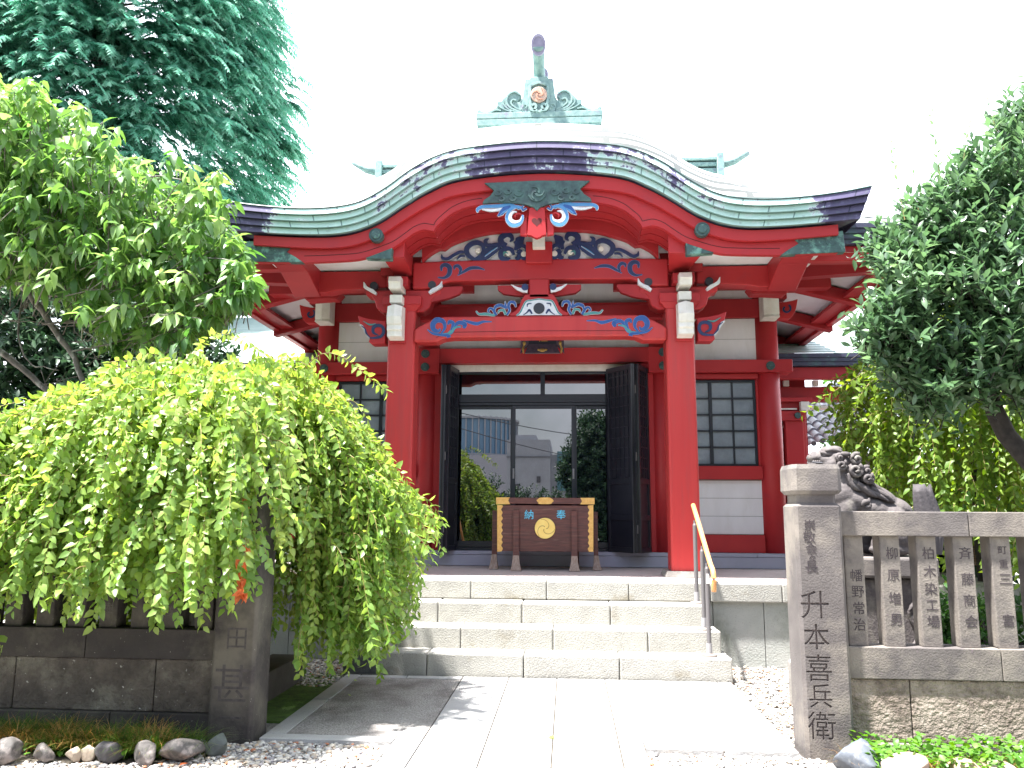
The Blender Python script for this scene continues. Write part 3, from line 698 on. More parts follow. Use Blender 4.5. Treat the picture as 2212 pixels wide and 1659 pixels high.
for s in (-1, 1):
    for k, (dx, dz, rr) in enumerate([(.20, .02, .05), (.33, .035, .04), (.44, .02, .035), (.27, -.05, .035), (.40, -.055, .03)]):
        P = [(cx+s*(dx+(.01+rr*u)*math.cos(1+u*5)), cz+dz+(.01+rr*u)*math.sin(1+u*5)) for u in np.linspace(0, 1, 14)]
        m.stroke(P, [.016]*14, YC-.022-.001*k, YC-.011)
m.build('relief', M['dkmetal'], CRP)

# ------------------------------------------------------------------ hanging gable pendant
YG = YH-.06
def both(fn):
    for s in (-1, 1): fn(s)
pl = rA([(800, 480), (905, 500), (925, 790), (885, 796), (855, 815), (800, 828)], YG); pl[0] = (X0, pl[0][1]); pl[-1] = (X0, pl[-1][1])
PEN = MB().prism(pl+mir(pl)[1:-1], YG-.02, YG+.04).build('gable_pendant', M['red'], H, bevel=.004)
fl = rA([(930, 560), (970, 640), (1003, 690), (1005, 780), (930, 792)], YG)
both(lambda s: MB().prism(fl if s > 0 else mir(fl), YG, YG+.05).build('flange', M['red'], PEN, bevel=.006))
hx, hz = X0, rA([(803, 655)], YG)[0][1]; hh = [(16*math.sin(t)**3, 13*math.cos(t)-5*math.cos(2*t)-2*math.cos(3*t)-math.cos(4*t)) for t in np.linspace(0, 2*math.pi, 40, endpoint=False)]
MB().prism([(hx+a*.0037, hz+b*.0037+.005) for a, b in hh], YG-.0215, YG-.019).build('dark_heart_inlay', M['groove'], PEN)  # raised dark heart; the shade of an opening is put into its colour
_dy = [0.0]
def paint(segs, reg_, Y, mats, parent, name, flip=True, outline=1.28, depth=.012, step=.0012, k=1.0, olm='cwhite', smooth=5):
    """segs: (material, points, widths in survey pixels); mirrored left and right"""
    sc_ = k
    for s in ((-1, 1) if flip else (1,)):
        ol = MB(); body = MB(); mi = []
        for j, (mt, pts, wd) in enumerate(segs):
            P = sm(reg_(pts, Y), smooth); W = [float(np.interp(i/(len(P)-1), np.linspace(0, 1, len(wd)), wd))*sc_ for i in range(len(P))]
            if s < 0: P = [(2*X0-a, b) for a, b in P]
            y = Y-step*(j+1)
            ol.stroke(P, [w_+.008*outline for w_ in W], y-depth*.55, y+.002)
            body.stroke(P, W, y-depth, y-depth*.5, mats.index(mt))
        o = body.build(name, [M[q] for q in mats], parent)
        if outline: ol.build('outline', M[olm], o)
# blue and white wings of the pendant
for s in (-1, 1):
    c = rA([(1062, 583)], YG)[0]; cx = c[0] if s > 0 else 2*X0-c[0]
    MB().stroke([(cx+s*a, c[1]+b) for a, b in ((-.075, .02), (-.05, .035), (-.02, .03), (.0, .005), (-.01, -.015))], [.008, .015, .020, .017, .004], YG-.0195, YG+.03).build('swirl_centre', M['red'], PEN)
KA = .2170/1.085/1725*YG
paint([('lblue', [(1010, 500), (1100, 460), (1250, 462), (1400, 462), (1460, 480), (1472, 505), (1462, 520)], [20, 38, 40, 36, 34, 26, 8]),
       ('cwhite', [(1130, 478), (1230, 500), (1330, 505), (1420, 490)], [6, 24, 22, 6]),
       ('blue', [(1110, 470), (1170, 500), (1210, 540), (1250, 572)], [22, 62, 52, 6]),
       ('lblue', [(1130, 500), (1180, 530), (1225, 562)], [6, 22, 4]),
       ('lblue', [(975, 500), (1040, 480), (1110, 505), (1145, 570), (1140, 630), (1090, 680), (1020, 670), (985, 620), (975, 570)], [26, 34, 36, 32, 32, 34, 36, 34, 16]),
       ('cwhite', [(985, 585), (1005, 630), (1060, 645), (1108, 618), (1112, 570), (1080, 535), (1040, 535)], [4, 18, 32, 38, 34, 20, 4]),
       ('blue', [(935, 500), (975, 520), (980, 480), (960, 470)], [16, 18, 14, 5])], rA, YG, ['lblue', 'blue', 'cwhite'], PEN, 'swirl_wing', k=KA, depth=.016)
# ------------------------------------------------------------------ white pediment with navy carving
YPD = 9.50
pedR = rA([(1010, 762), (1300, 765), (1500, 790), (1650, 830), (1780, 872), (1850, 915), (1880, 935)], YPD)+rA([(1900, 932), (1950, 935), (2050, 990), (2125, 1060)], YPD)
pe = [(X0, pedR[0][1])]+sm(pedR[:7], 3)+sm(pedR[7:], 3)
zbm = rA([(1400, 1060)], YPD)[0][1]
PED = MB().prism([(X0, zbm-.05)]+[(x, z+.30) for x, z in pe[:-1]]+[(pe[-1][0]+.05, zbm-.05)]+mir([(X0, zbm-.05)]+[(x, z+.30) for x, z in pe[:-1]]+[(pe[-1][0]+.05, zbm-.05)])[:0], YPD+.02, YPD+.05).build('pediment_panel', M['white'], H)
PED2 = MB().prism(mir([(X0, zbm-.05)]+[(x, z+.30) for x, z in pe[:-1]]+[(pe[-1][0]+.05, zbm-.05)]), YPD+.02, YPD+.05).build('pediment_panel', M['white'], H)
KP = .2170/1.085/1725*YPD
paint([('navy', [(1270, 890), (1340, 920), (1420, 985), (1500, 1030), (1570, 1040)], [50, 90, 80, 60, 20]),
       ('navy', [(1560, 1035), (1620, 990), (1640, 920), (1590, 870), (1520, 855), (1465, 885), (1455, 940), (1480, 975)], [30, 40, 44, 44, 42, 38, 30, 12]),
       ('navy', [(1600, 1030), (1655, 960), (1650, 900), (1610, 870)], [10, 20, 16, 6]),
       ('navy', [(1205, 900), (1255, 870), (1262, 815), (1210, 780), (1160, 790), (1140, 830), (1165, 858)], [44, 52, 50, 46, 40, 30, 10]),
       ('navy', [(1010, 800), (1060, 850), (1100, 920)], [16, 80, 20]),
       ('navy', [(1100, 950), (1090, 900), (1120, 860)], [30, 40, 14]),
       ('navy', [(1395, 815), (1432, 840), (1420, 885), (1375, 890), (1310, 885)], [6, 34, 36, 30, 12]),
       ('navy', [(1120, 1000), (1150, 950), (1215, 935), (1262, 975), (1255, 1030), (1200, 1048), (1160, 1035)], [20, 40, 46, 46, 44, 40, 12]),
       ('navy', [(1080, 960), (1050, 990), (1080, 1040), (1110, 1030)], [40, 52, 40, 14]),
       ('navy', [(985, 990), (990, 930), (1040, 905), (1075, 935)], [26, 30, 30, 18]),
       ('navy', [(970, 1030), (1010, 1045), (1050, 1035)], [26, 30, 16]),
       ('navy', [(1650, 960), (1710, 955), (1780, 985), (1850, 1025), (1905, 1015), (1915, 975)], [20, 26, 28, 28, 26, 8]),
       ('navy', [(1655, 1000), (1710, 1000), (1745, 1035)], [14, 18, 10]),
       ('teal', [(1185, 985), (1225, 975), (1235, 1010)], [8, 16, 4]),
       ('lblue', [(1300, 915), (1380, 965), (1440, 1010)], [3, 8, 3])], rA, YPD, ['navy', 'teal', 'lblue'], PED, 'foliage_carving', k=KP*1.35, depth=.03, outline=.9)
for s in (-1, 1):
    for c in ((1182, 985, 30), (1012, 1000, 34), (1515, 945, 30)):
        x, z = rA([(c[0], c[1])], YPD)[0]; x = x if s > 0 else 2*X0-x
        MB().disc(x, z, YPD-.045, YPD-.02, c[2]*KP).build('carved_ball', M['cream'], PED, bevel=.004)
# short king strut with a white nose
(a, zt), (b, zb_) = rA([(700, 870), (985, 1060)], YPD-.12); w_ = (b-a)/2
MB().box(X0-w_, X0+w_, YPD-.1, YPD+.01, zb_-.02, zt+.02).build('king_strut', M['red'], H, bevel=.006)
(a, zt), (b, zb_) = rA([(772, 790), (905, 918)], YPD-.2); w_ = (b-a)/2
MB().prismx([(YPD-.2, zb_), (YPD-.2, zt), (YPD-.1, zt+.02), (YPD-.1, zb_)], X0-w_, X0+w_).build('white_nose', M['cream'], H, bevel=.004)
# ------------------------------------------------------------------ curved ribs and soffit under the vault
def archat(dy):  # inner arch profile at depth YH+dy
    return [(x, z+.02) for x, z in LOc if abs(x-X0) < 1.52]
a_ = archat(0)
m = MB(); m.slab([(x, z+.14) for x, z in a_], [(x, z+.10) for x, z in a_], YH+.08, YPD+.3); m.build('vault_soffit', M['white'], H)
for y0, y1, dz in ((8.885, 9.06, .0), (9.085, 9.27, -.0), (9.295, 9.36, .0)):
    P = [(x, z+.0+dz) for x, z in LOc if abs(x-X0) < 1.62]
    MB().slab([(x, z+.12) for x, z in P], P, y0, y1).build('curved_rib', M['darkred'], H)
PEF = mir(pe[1:])+pe
MB().slab([(x, z+.34) for x, z in PEF], PEF, 9.385, 9.50).build('curved_rib', M['darkred'], H)
# flat side soffits and edge beams of the porch roof
zs = rZ7([(800, 150)], YH)[0][1]
for s in (-1, 1):
    xa, xb = X0+s*1.78, X0+s*3.3
    m = MB(); m.box(xa, xb, YH+.08, YP+.1, zs+.13, zs+.16); m.build('side_soffit', M['white'], H)
    # curved outer edge beam dropping towards the back
    prof = [(YH+.08, zs-.01), (YH+.3, zs-.03), (YH+.55, zs-.11), (YP+.02, zs-.2), (YP+.02, zs+.16), (YH+.08, zs+.2)]
    m = MB(); m.prismx(prof, X0+s*2.78, X0+s*3.12); m.build('edge_beam', M['darkred'], H, bevel=.006)
    # purlin from the pillar forward to the barge board with a green cap
    xm = X0+s*1.69
    m = MB(); vs = [(xm-.11, YP-.1, 4.42), (xm+.11, YP-.1, 4.42), (xm+.11, YP-.1, 4.72), (xm-.11, YP-.1, 4.72), (xm-.16-.03*s, YH+.076, 4.45), (xm+.17+.04*s, YH+.076, 4.45), (xm+.17+.04*s, YH+.076, 4.95), (xm-.16-.03*s, YH+.076, 4.95)]
    m.add(vs, [(0, 1, 2, 3), (7, 6, 5, 4), (0, 4, 5, 1), (2, 6, 7, 3), (1, 5, 6, 2), (0, 3, 7, 4)]); m.build('purlin', M['red'], H, bevel=.005)
    cp = rZ7([(275, 40), (285, 150), (545, 132)], YH-.005) if 1 else None
    if s < 0: cp = mir(cp)
    MB().prism(cp, YH-.01, YH+.1).build('purlin_cap', M['verdi'], H, bevel=.003)
# ------------------------------------------------------------------ upper rainbow beam
YB1 = 9.46
z_t = 4.60; ub = []
for u in np.linspace(-1, 1, 41):
    x = X0+u*1.57; ub.append((x, z_t-.02*u*u))
low = [(X0-1.57, 4.235), (X0-1.28, 4.24), (X0-1.22, 4.29), (X0-1.12, 4.325), (X0, 4.335), (X0+1.12, 4.325), (X0+1.22, 4.29), (X0+1.28, 4.24), (X0+1.57, 4.235)]
UBM = MB().prism(ub[::-1]+low, YB1, YB1+.22).build('upper_beam', M['red'], H, bevel=.02, seg=2)
KB = .2170/1.085/1725*YB1
paint([('navy', [(1440, 1145), (1520, 1122), (1600, 1125), (1670, 1160), (1740, 1200)], [4, 24, 26, 20, 4]),
       ('navy', [(1720, 1180), (1705, 1135), (1735, 1095), (1775, 1105), (1775, 1135)], [10, 24, 26, 20, 6]),
       ('navy', [(1960, 1215), (1890, 1222), (1835, 1185), (1828, 1115), (1870, 1080), (1915, 1095), (1920, 1145)], [4, 18, 34, 38, 34, 26, 8])], rA, YB1, ['navy'], UBM, 'painted_scroll', k=KB*1.3, depth=.004, outline=.8, olm='lblue')
# side arms of the upper beam beyond the pillars
for s in (-1, 1):
    q = rZ7([(380, 262), (1150, 250), (1238, 345), (1225, 395), (1180, 452), (985, 462), (860, 440), (380, 425)], YP-.06)
    if s < 0: q = mir(q)
    MB().prism(q, YP-.06, YP+.14).build('side_beam', M['red'], H, bevel=.01)
    q = rZ7([(870, 462), (1215, 450), (1275, 420), (1265, 500), (1235, 532), (1000, 520), (920, 525)], YP+.5)
    if s < 0: q = mir(q)
    MB().prism(q, YP+.5, YP+.72).build('side_bracket', M['darkred'], H, bevel=.01)
# ------------------------------------------------------------------ lower rainbow beam with scrolls
YB2 = 9.42
xs2 = np.linspace(-1.53, 1.53, 51)
lbt = [(X0+x, 3.872-.0*x-(0 if abs(x) < 1.15 else .16*((abs(x)-1.15)/.38)**1.6)) for x in xs2]
lbb = [(X0+1.53, 3.555), (X0+1.25, 3.555), (X0+1.16, 3.595), (X0+1.05, 3.607), (X0-1.05, 3.607), (X0-1.16, 3.595), (X0-1.25, 3.555), (X0-1.53, 3.555)]
LBM = MB().prism(lbt+lbb, YB2, YB2+.24).build('lower_beam', M['redc'], H, bevel=.03, seg=3)
P = [(X0+a, b) for a, b in [(-1.25, 3.605), (-1.17, 3.655), (-1.08, 3.672), (0, 3.680), (1.08, 3.672), (1.17, 3.655), (1.25, 3.605)]]
MB().stroke(P, [.006]*7, YB2-.003, YB2+.002).build('incised_line', M['groove'], LBM)
KC = .2532/1.085/1725*YB2
paint([('blue', [(1480, 600), (1560, 598), (1620, 616), (1690, 600), (1755, 578)], [3, 14, 24, 20, 3]),
       ('blue', [(1745, 655), (1735, 620), (1790, 602), (1840, 640), (1880, 690)], [20, 34, 28, 18, 6]),
       ('teal', [(1770, 640), (1830, 650), (1870, 700), (1950, 708)], [8, 16, 20, 6]),
       ('blue', [(1895, 620), (1880, 592), (1845, 612), (1865, 670)], [8, 26, 26, 8]),
       ('teal', [(1835, 672), (1870, 690), (1900, 712)], [4, 26, 8]),
       ('blue', [(1960, 705), (1925, 650), (1940, 590), (2000, 575), (2038, 612), (2032, 662), (1985, 680), (1970, 655)], [8, 20, 32, 42, 42, 34, 20, 6]),
       ('blue', [(1885, 742), (1895, 722), (1960, 716), (2040, 700), (2092, 662)], [34, 20, 16, 14, 3])], rB, YB2, ['blue', 'teal'], LBM, 'painted_scroll', k=KC*1.15, depth=.004, outline=.9, olm='lblue')
# dark recess and white panel between the two beams (on the hall side)
# ------------------------------------------------------------------ frog-leg strut
YS = 9.45
ft = rB([(1040, 350), (1170, 350), (1205, 400), (1225, 455), (1258, 500), (1300, 520), (1312, 470), (1330, 500), (1310, 552), (1040, 552)], YS); ft[0] = (X0, ft[0][1]); ft[-1] = (X0, ft[-1][1])
FROG = MB().prism(ft+mir(ft)[1:-1], YS, YS+.12).build('frog_leg_strut', M['red'], H, bevel=.008)
q = rB([(1040, 402), (1090, 412), (1150, 412), (1180, 450), (1205, 505), (1250, 548), (1040, 548)], YS); q[0] = (X0, q[0][1]); q[-1] = (X0, q[-1][1])
MB().prism(q+mir(q)[1:-1], YS-.008, YS+.001).build('carved_panel', M['cwhite'], FROG)
x, z = X0, rB([(1040, 487)], YS)[0][1]
MB().disc(x, z, YS-.022, YS-.007, .068, 30).build('round_crest', M['lacq'], FROG, bevel=.004)
paint([('teal', [(1040, 400), (1110, 410), (1160, 420), (1190, 470), (1215, 520), (1250, 550)], [10, 10, 12, 12, 12, 10]),
       ('navy', [(1105, 535), (1130, 500), (1150, 520), (1185, 545)], [14, 22, 12, 6]),
       ('navy', [(1110, 440), (1145, 445), (1150, 470)], [6, 14, 6]),
       ('blue', [(1255, 470), (1270, 430), (1310, 425), (1325, 460), (1315, 500), (1340, 545)], [8, 26, 26, 24, 22, 14]),
       ('blue', [(1350, 470), (1358, 412)], [26, 2]),
       ('blue', [(1340, 480), (1400, 450), (1445, 465), (1455, 500)], [20, 30, 28, 8]),
       ('teal', [(1350, 540), (1370, 500), (1410, 500), (1420, 525)], [20, 22, 18, 6]),
       ('blue', [(1440, 545), (1470, 490), (1500, 480), (1515, 505), (1495, 520)], [26, 22, 20, 14, 5]),
       ('teal', [(1450, 545), (1540, 530), (1600, 530), (1630, 500)], [18, 24, 16, 8])], rB, YS, ['teal', 'navy', 'blue'], FROG, 'side_foliage', k=KC, depth=.012, outline=1.0)
# capital above the strut, with small cloud arms
MB().box(X0-.125, X0+.125, YS, YS+.16, 4.10, 4.345).build('strut_capital', M['red'], H, bevel=.012)
for s in (-1, 1):
    c = rB([(1170, 285)], YS-.04)[0]; cx = c[0] if s > 0 else 2*X0-c[0]
    o = MB().disc(cx, c[1], YS-.05, YS, .042, 22).build('cloud_arm', M['navy'], H, bevel=.003)
    MB().stroke([(cx+s*a, c[1]+b) for a, b in ((-.03, -.04), (.03, -.035), (.09, -.015), (.13, .01), (.17, .04))], [.05, .045, .035, .02, .004], YS-.04, YS+.0).build('cloud_tip', M['cwhite'], o, bevel=.003)
    q = rB([(1130, 360), (1250, 352), (1380, 332), (1430, 292), (1430, 255), (1130, 255)], YS+.02)
    if s < 0: q = mir(q)
    MB().prism(q, YS+.06, YS+.14).build('cloud_arm', M['darkred'], H)
    q = rB([(1765, 282), (1800, 325), (1900, 362), (2060, 392), (2060, 255), (1765, 255)], YS+.02)
    if s < 0: q = mir(q)
    MB().prism(q, YS+.06, YS+.14).build('cloud_arm', M['darkred'], H)
# ------------------------------------------------------------------ porch pillars and their bracket stacks
for s in (-1, 1):
    xc = X0+s*1.69
    hwp = .172
    m = MB()
    a = hwp; c = .022
    def sec(k): return [(xc-a*k+c, YP-a*k), (xc+a*k-c, YP-a*k), (xc+a*k, YP-a*k+c), (xc+a*k, YP+a*k-c), (xc+a*k-c, YP+a*k), (xc-a*k+c, YP+a*k), (xc-a*k, YP+a*k-c), (xc-a*k, YP-a*k+c)]
    m.prismz(sec(1), .862, 3.95, top=sec(.97)); m.build('pillar', M['redc'], H, bevel=.004)
    m = MB(); b1, b2 = .255, .225
    m.prismz([(xc-b1, YP-b1), (xc+b1, YP-b1), (xc+b1, YP+b1), (xc-b1, YP+b1)], .797, .862, top=[(xc-b2, YP-b2), (xc+b2, YP-b2), (xc+b2, YP+b2), (xc-b2, YP+b2)])
    m.build('pillar_base', M['concrete'], H, bevel=.008, seg=2)
    # big block, arms, small blocks
    m = MB(); m.prismz([(xc-.17, YP-.17), (xc+.17, YP-.17), (xc+.17, YP+.17), (xc-.17, YP+.17)], 3.95, 4.03, top=[(xc-.24, YP-.2), (xc+.24, YP-.2), (xc+.24, YP+.2), (xc-.24, YP+.2)])
    m.box(xc-.24, xc+.24, YP-.2, YP+.2, 4.03, 4.14); m.build('bearing_block', M['red'], H, bevel=.006)
    arm = []
    for u in np.linspace(0, 1, 9): arm.append((xc-.46+.0*u, 0))
    arm = [(xc-.47, 4.235), (xc-.47, 4.17), (xc-.40, 4.155), (xc-.36, 4.10), (xc-.33, 4.0), (xc-.25, 3.95), (xc+.25, 3.95), (xc+.33, 4.0), (xc+.36, 4.10), (xc+.40, 4.155), (xc+.47, 4.17), (xc+.47, 4.235)]
    MB().prism(arm, YP-.12, YP+.1).build('bracket_arm', M['red'], H, bevel=.012)
    for dx in (-.40, .40):
        x = xc+dx; sg = 1 if dx > 0 else -1
        q = [(x-sg*.05, 4.25), (x+sg*.09, 4.33), (x+sg*.06, 4.27), (x+sg*.02, 4.265), (x-sg*.01, 4.215), (x-sg*.05, 4.21), (x-sg*.08, 4.17)]
        o = MB().stroke([(x-sg*.07, 4.18), (x-sg*.02, 4.215), (x+sg*.03, 4.24), (x+sg*.075, 4.27), (x+sg*.09, 4.33)], [.03, .045, .035, .04, .006], YP-.18, YP-.11).build('cloud_tip', M['cwhite'], H, bevel=.003)
        MB().disc(x-sg*.035, 4.285, YP-.165, YP-.1, .05, 18).build('cloud_eye', M['lacq'], o)
    # white beam noses stacked on the pillar front
    def nose(x, w0, prof, name='white_nose'):
        MB().prismx(prof, x-w0/2, x+w0/2).build(name, M['cream'], H, bevel=.004)
    x1, zt = S(1590, 703, YP-.42); x2, zb_ = S(1629, 779, YP-.42); xn = X0+s*((x1+x2)/2-X0)
    w0 = x2-x1; yb = YP-.172
    for k in range(1):
        yy = YP-.42; zt_ = zt; zb2 = zb_; hh_ = zt_-zb2
        prof = [(yy+.03, zt_), (yy, zt_-.35*hh_), (yy-.012, zt_-.40*hh_), (yy+.012, zt_-.62*hh_), (yy+.035, zt_-.66*hh_), (yy+.02, zt_-.80*hh_), (yy+.05, zt_-.84*hh_), (yy+.05, zb2), (yb-.02, zb2-.02), (yb-.02, zt_)]
        vs = []; 
        m = MB(); n = len(prof)
        for xx, dyy in ((xn-w0/2, .02), (xn, 0), (xn+w0/2, .02)): vs += [(xx, p[0]+(dyy if i < 8 else 0), p[1]-(.022 if (i == 0 and dyy) else 0)) for i, p in enumerate(prof)]
        fs = [tuple(range(n)), tuple(range(2*n, 3*n))[::-1]]+[(b_*n+i, (b_+1)*n+i, (b_+1)*n+(i+1) % n, b_*n+(i+1) % n) for b_ in (0, 1) for i in range(n)]
        m.add(vs, fs); m.build('white_nose', M['cream'], H, bevel=.003)
        o = MB().box(xn-w0/2-.012, xn+w0/2+.012, yb-.02, yb+.02, zb2-.05, zt_+.02).build('nose_root', M['red'], H, bevel=.004)
    x1, zt2 = S(1590, 684, YP-.3); _, zb2 = S(1590, 704, YP-.3)
    MB().box(xn-w0*.42, xn+w0*.42, YP-.34, YP-.1, zb2, zt2).build('white_nose', M['cream'], H, bevel=.008)
    x1, zt3 = S(1594, 637, YP-.45); x2, zb3 = S(1627, 668, YP-.4)
    nose(xn, w0*.82, [(YP-.43, zt3), (YP-.46, zt3-.07), (YP-.44, zt3-.08), (YP-.42, zb3), (YP-.12, zb3), (YP-.12, zt3)])
    MB().box(xn-.13, xn+.13, YP-.3, YP+.1, 4.235, 4.36).build('bearing_block', M['darkred'], H, bevel=.01)
    # carved outer nose of the lower beam
    q = rZ5([(1318, 622), (1400, 612), (1480, 596), (1552, 570), (1535, 642), (1500, 662), (1485, 705), (1462, 735), (1450, 752), (1462, 785), (1440, 800), (1325, 800)], YP-.1)
    if s < 0: q = mir(q)
    NZ = MB().prism(q, YP-.1, YP+.1).build('carved_nose', M['red'], H, bevel=.006)
    KN = .2984/1.085/1725*(YP-.1)
    segs = [('navy', [(1380, 735), (1420, 712), (1420, 672), (1385, 655), (1345, 668), (1335, 710), (1360, 745), (1410, 755), (1450, 755)], [8, 22, 28, 26, 26, 26, 24, 16, 10]),
            ('navy', [(1450, 750), (1480, 715), (1490, 680), (1520, 655)], [8, 14, 10, 5]), ('teal', [(1400, 640), (1450, 648), (1505, 618)], [3, 14, 3])]
    class _r:
        pass
    for j, (mt, pts, wd) in enumerate(segs):
        P = sm(rZ5(pts, YP-.1), 5)
        if s < 0: P = [(2*X0-a_2, b_2) for a_2, b_2 in P]
        W = [float(np.interp(i/(len(P)-1), np.linspace(0, 1, len(wd)), wd))*KN for i in range(len(P))]
        MB().stroke(P, W, YP-.112-.001*j, YP-.1).build('painted_scroll', M[mt], NZ)
    P = sm(rZ5([(1535, 645), (1510, 662), (1492, 705), (1468, 738), (1455, 755)], YP-.1), 4)
    if s < 0: P = [(2*X0-a_2, b_2) for a_2, b_2 in P]
    MB().stroke(P, [.02]*len(P), YP-.104, YP+.1).build('white_edge', M['cwhite'], NZ)
    # tie beam from pillar back to the hall (lobster beam)
    MB().prismx([(YP+.1, 4.0), (10.3, 4.25), (YW-.1, 4.3), (YW-.1, 4.02), (10.3, 3.95), (YP+.1, 3.72)], xc-.09, xc+.09).build('tie_beam', M['darkred'], H, bevel=.01)
# ================================================================== hall walls
def zS(y, Y, x=1253): return S(x, y, Y)[1]
def xS(x, Y, y=900): return S(x, y, Y)[0]
XC = 3.12                                    # corner column offset from the axis
# body of the hall (closed, so it stands from every side)
m = MB(); m.box(X0-XC, X0+XC, 11.34, 17.4, .8, 4.95); m.build('side_wall', M['white'], H)
m = MB()
for s in (-1, 1):
    for z0, z1 in ((4.2, 4.45), (3.4, 3.62), (1.95, 2.1), (.99, 1.2)): m.box(X0+s*XC-.09, X0+s*XC+.09, 11.45, 17.4, z0, z1)
    for y in (12.9, 14.5, 16.1, 17.4): m.cyl(X0+s*XC, y, .8, 4.5, .16)
m.build('side_framing', M['darkred'], H)
# columns
for x in (-XC, -1.64, 1.64, XC):
    m = MB(); m.lathe(X0+x, YW, [(.17, .99), (.168, 2.5), (.160, 4.52)], 40); m.build('round_column', M['red'], H, smooth=False)
    o = [o for o in col.objects if o.name.startswith('round_column')][-1]
    for p in o.data.polygons: p.use_smooth = len(p.vertices) == 4
# blue-grey base under the wall
zb = 1.0
m = MB(); m.box(X0-XC-.3, X0+XC+.3, YW-.19, YW+.2, .8, zb-.055); m.build('wall_base', M['basegrey'], H, bevel=.003)
m = MB()
for a, b in ((-XC-.3, -1.72), (-1.715, 1.715), (1.72, XC-.28), (XC-.277, XC+.3)): m.box(X0+a, X0+b, YW-.2, YW+.2, zb-.052, zb-.003)
m.build('base_capping', M['basegrey'], H, bevel=.003)
def rbox(name, x0, x1, y0, y1, z0, z1, mat='red', bev=.006): return MB().box(x0, x1, y0, y1, z0, z1).build(name, M[mat], H, bevel=bev)
for s in (-1, 1):
    xi, xo = X0+s*1.78, X0+s*(XC-.15)
    a, b = min(xi, xo), max(xi, xo)
    rbox('ground_sill', a, b, YW-.13, YW+.1, 1.0, 1.235)
    # lower white boards
    m = MB()
    n = 3; zz = np.linspace(1.24, 1.965, n+1)
    for i in range(n): m.box(a, b, YW-.07+.001*i, YW+.12, zz[i]+.003, zz[i+1]-.002)
    m.build('white_board', M['white'], H, bevel=.002)
    MB().box(a, b, YW-.062, YW+.1, 1.2, 1.99).build('board_joint', M['seam'], H)
    # window sill beam
    rbox('sill_beam', a-.0, b+.0, YW-.15, YW+.12, 1.975, 2.155)
    # window
    wx1 = X0+s*(2.60+.34); wx0 = X0+s*(1.86)
    wa, wb = min(wx0, wx1), max(wx0, wx1)
    if s > 0: wb = S(1772, 1000, YW)[0]; wa = wb-1.24
    else: wa = 2*X0-S(1772, 1000, YW)[0]; wb = wa+1.24
    z0, z1 = 2.16, 3.355
    W = MB().box(wa, wb, YW-.01, YW+.05, z0, z1).build('window', M['frost'], H)
    m = MB(); f = .032
    m.box(wa, wb, YW-.05, YW-.012, z1-f, z1); m.box(wa, wb, YW-.05, YW-.012, z0, z0+f)
    m.box(wa, wa+f, YW-.05, YW-.012, z0+f, z1-f); m.box(wb-f, wb, YW-.05, YW-.012, z0+f, z1-f)
    mid = (wa+wb)/2; m.box(mid-.022, mid+.022, YW-.055, YW-.012, z0+f, z1-f)
    m.build('window_frame', M['alum'], W, bevel=.002)
    m = MB(); ph = (z1-z0-2*f)/5
    for i in range(1, 5): m.box(wa+f, mid-.022, YW-.042, YW-.014, z0+f+ph*i-.011, z0+f+ph*i+.011); m.box(mid+.022, wb-f, YW-.042, YW-.014, z0+f+ph*i-.011, z0+f+ph*i+.011)
    for c in ((wa+f+mid-.022)/2, (wb-f+mid+.022)/2): m.box(c-.012, c+.012, YW-.040, YW-.0145, z0+f, z1-f)
    m.build('muntin', M['alum'], W)
    # jamb and head
    if s > 0: rbox('window_jamb', wb, b, YW-.075, YW+.12, 2.155, 3.36); rbox('window_jamb', a, wa, YW-.075, YW+.12, 2.155, 3.36)
    else: rbox('window_jamb', a, wa, YW-.075, YW+.12, 2.155, 3.36); rbox('window_jamb', wb, b, YW-.075, YW+.12, 2.155, 3.36)
    rbox('window_head', a, b, YW-.11, YW+.12, 3.362, 3.435)
    # main nageshi beam with projecting end
    e = X0+s*(XC+.30)
    rbox('waist_beam', min(xi, e), max(xi, e), YW-.205, YW+.1, 3.44, 3.615)
    # upper white boards
    m = MB(); m.box(a, b, YW-.06, YW+.12, 3.62, 3.93); m.box(a, b, YW-.06, YW+.12, 3.936, 4.225); m.build('white_board', M['white'], H, bevel=.002)
    MB().box(a, b, YW-.052, YW+.1, 3.615, 4.24).build('board_joint', M['seam'], H)
    rbox('head_beam', a-.25, b+.25, YW-.12, YW+.12, 4.23, 4.50, 'darkred')
    MB().box(a, b, YW-.05, YW+.12, 4.502, 4.64).build('white_board', M['white'], H)
    rbox('wall_plate', X0+s*1.0, X0+s*(XC+.9), YW-.14, YW+.14, 4.645, 4.86, 'darkred')
    # bolt cover on the corner column
    bx = X0+s*XC
    def bolt(x, z, y):
        m = MB(); m.disc(x, z, y-.018, y, .062, 10); m.disc(x, z, y-.03, y-.016, .03, 12)
        for k in range(6): m.disc(x+.043*math.cos(k*1.047), z+.043*math.sin(k*1.047), y-.027, y-.016, .017, 8)
        return m.build('bolt_cover', M['dkmetal'], H, bevel=.003)
    bolt(bx, 3.525, YW-.205)
    for z in (3.72, 3.53): bolt(X0+s*1.66, z, YW-.235)
    # corner column white nose and carved outer nose
    x1, zt = S(1790, 683, YW-.5); x2, z2 = S(1823, 733, YW-.5); xn = X0+s*XC; ww = .105
    zt = 4.52; z2 = 4.16
    m = MB(); prof = [(YW-.40, zt), (YW-.43, zt-.03), (YW-.43, z2+.05), (YW-.415, z2+.045), (YW-.44, z2), (YW-.15, z2), (YW-.15, zt)]
    vs = []; n = len(prof)
    for xx, dy in ((xn-ww, .03), (xn, 0), (xn+ww, .03)): vs += [(xx, p[0]+(dy if i < 5 else 0), p[1]-(.035 if (i == 0 and dy) else 0)) for i, p in enumerate(prof)]
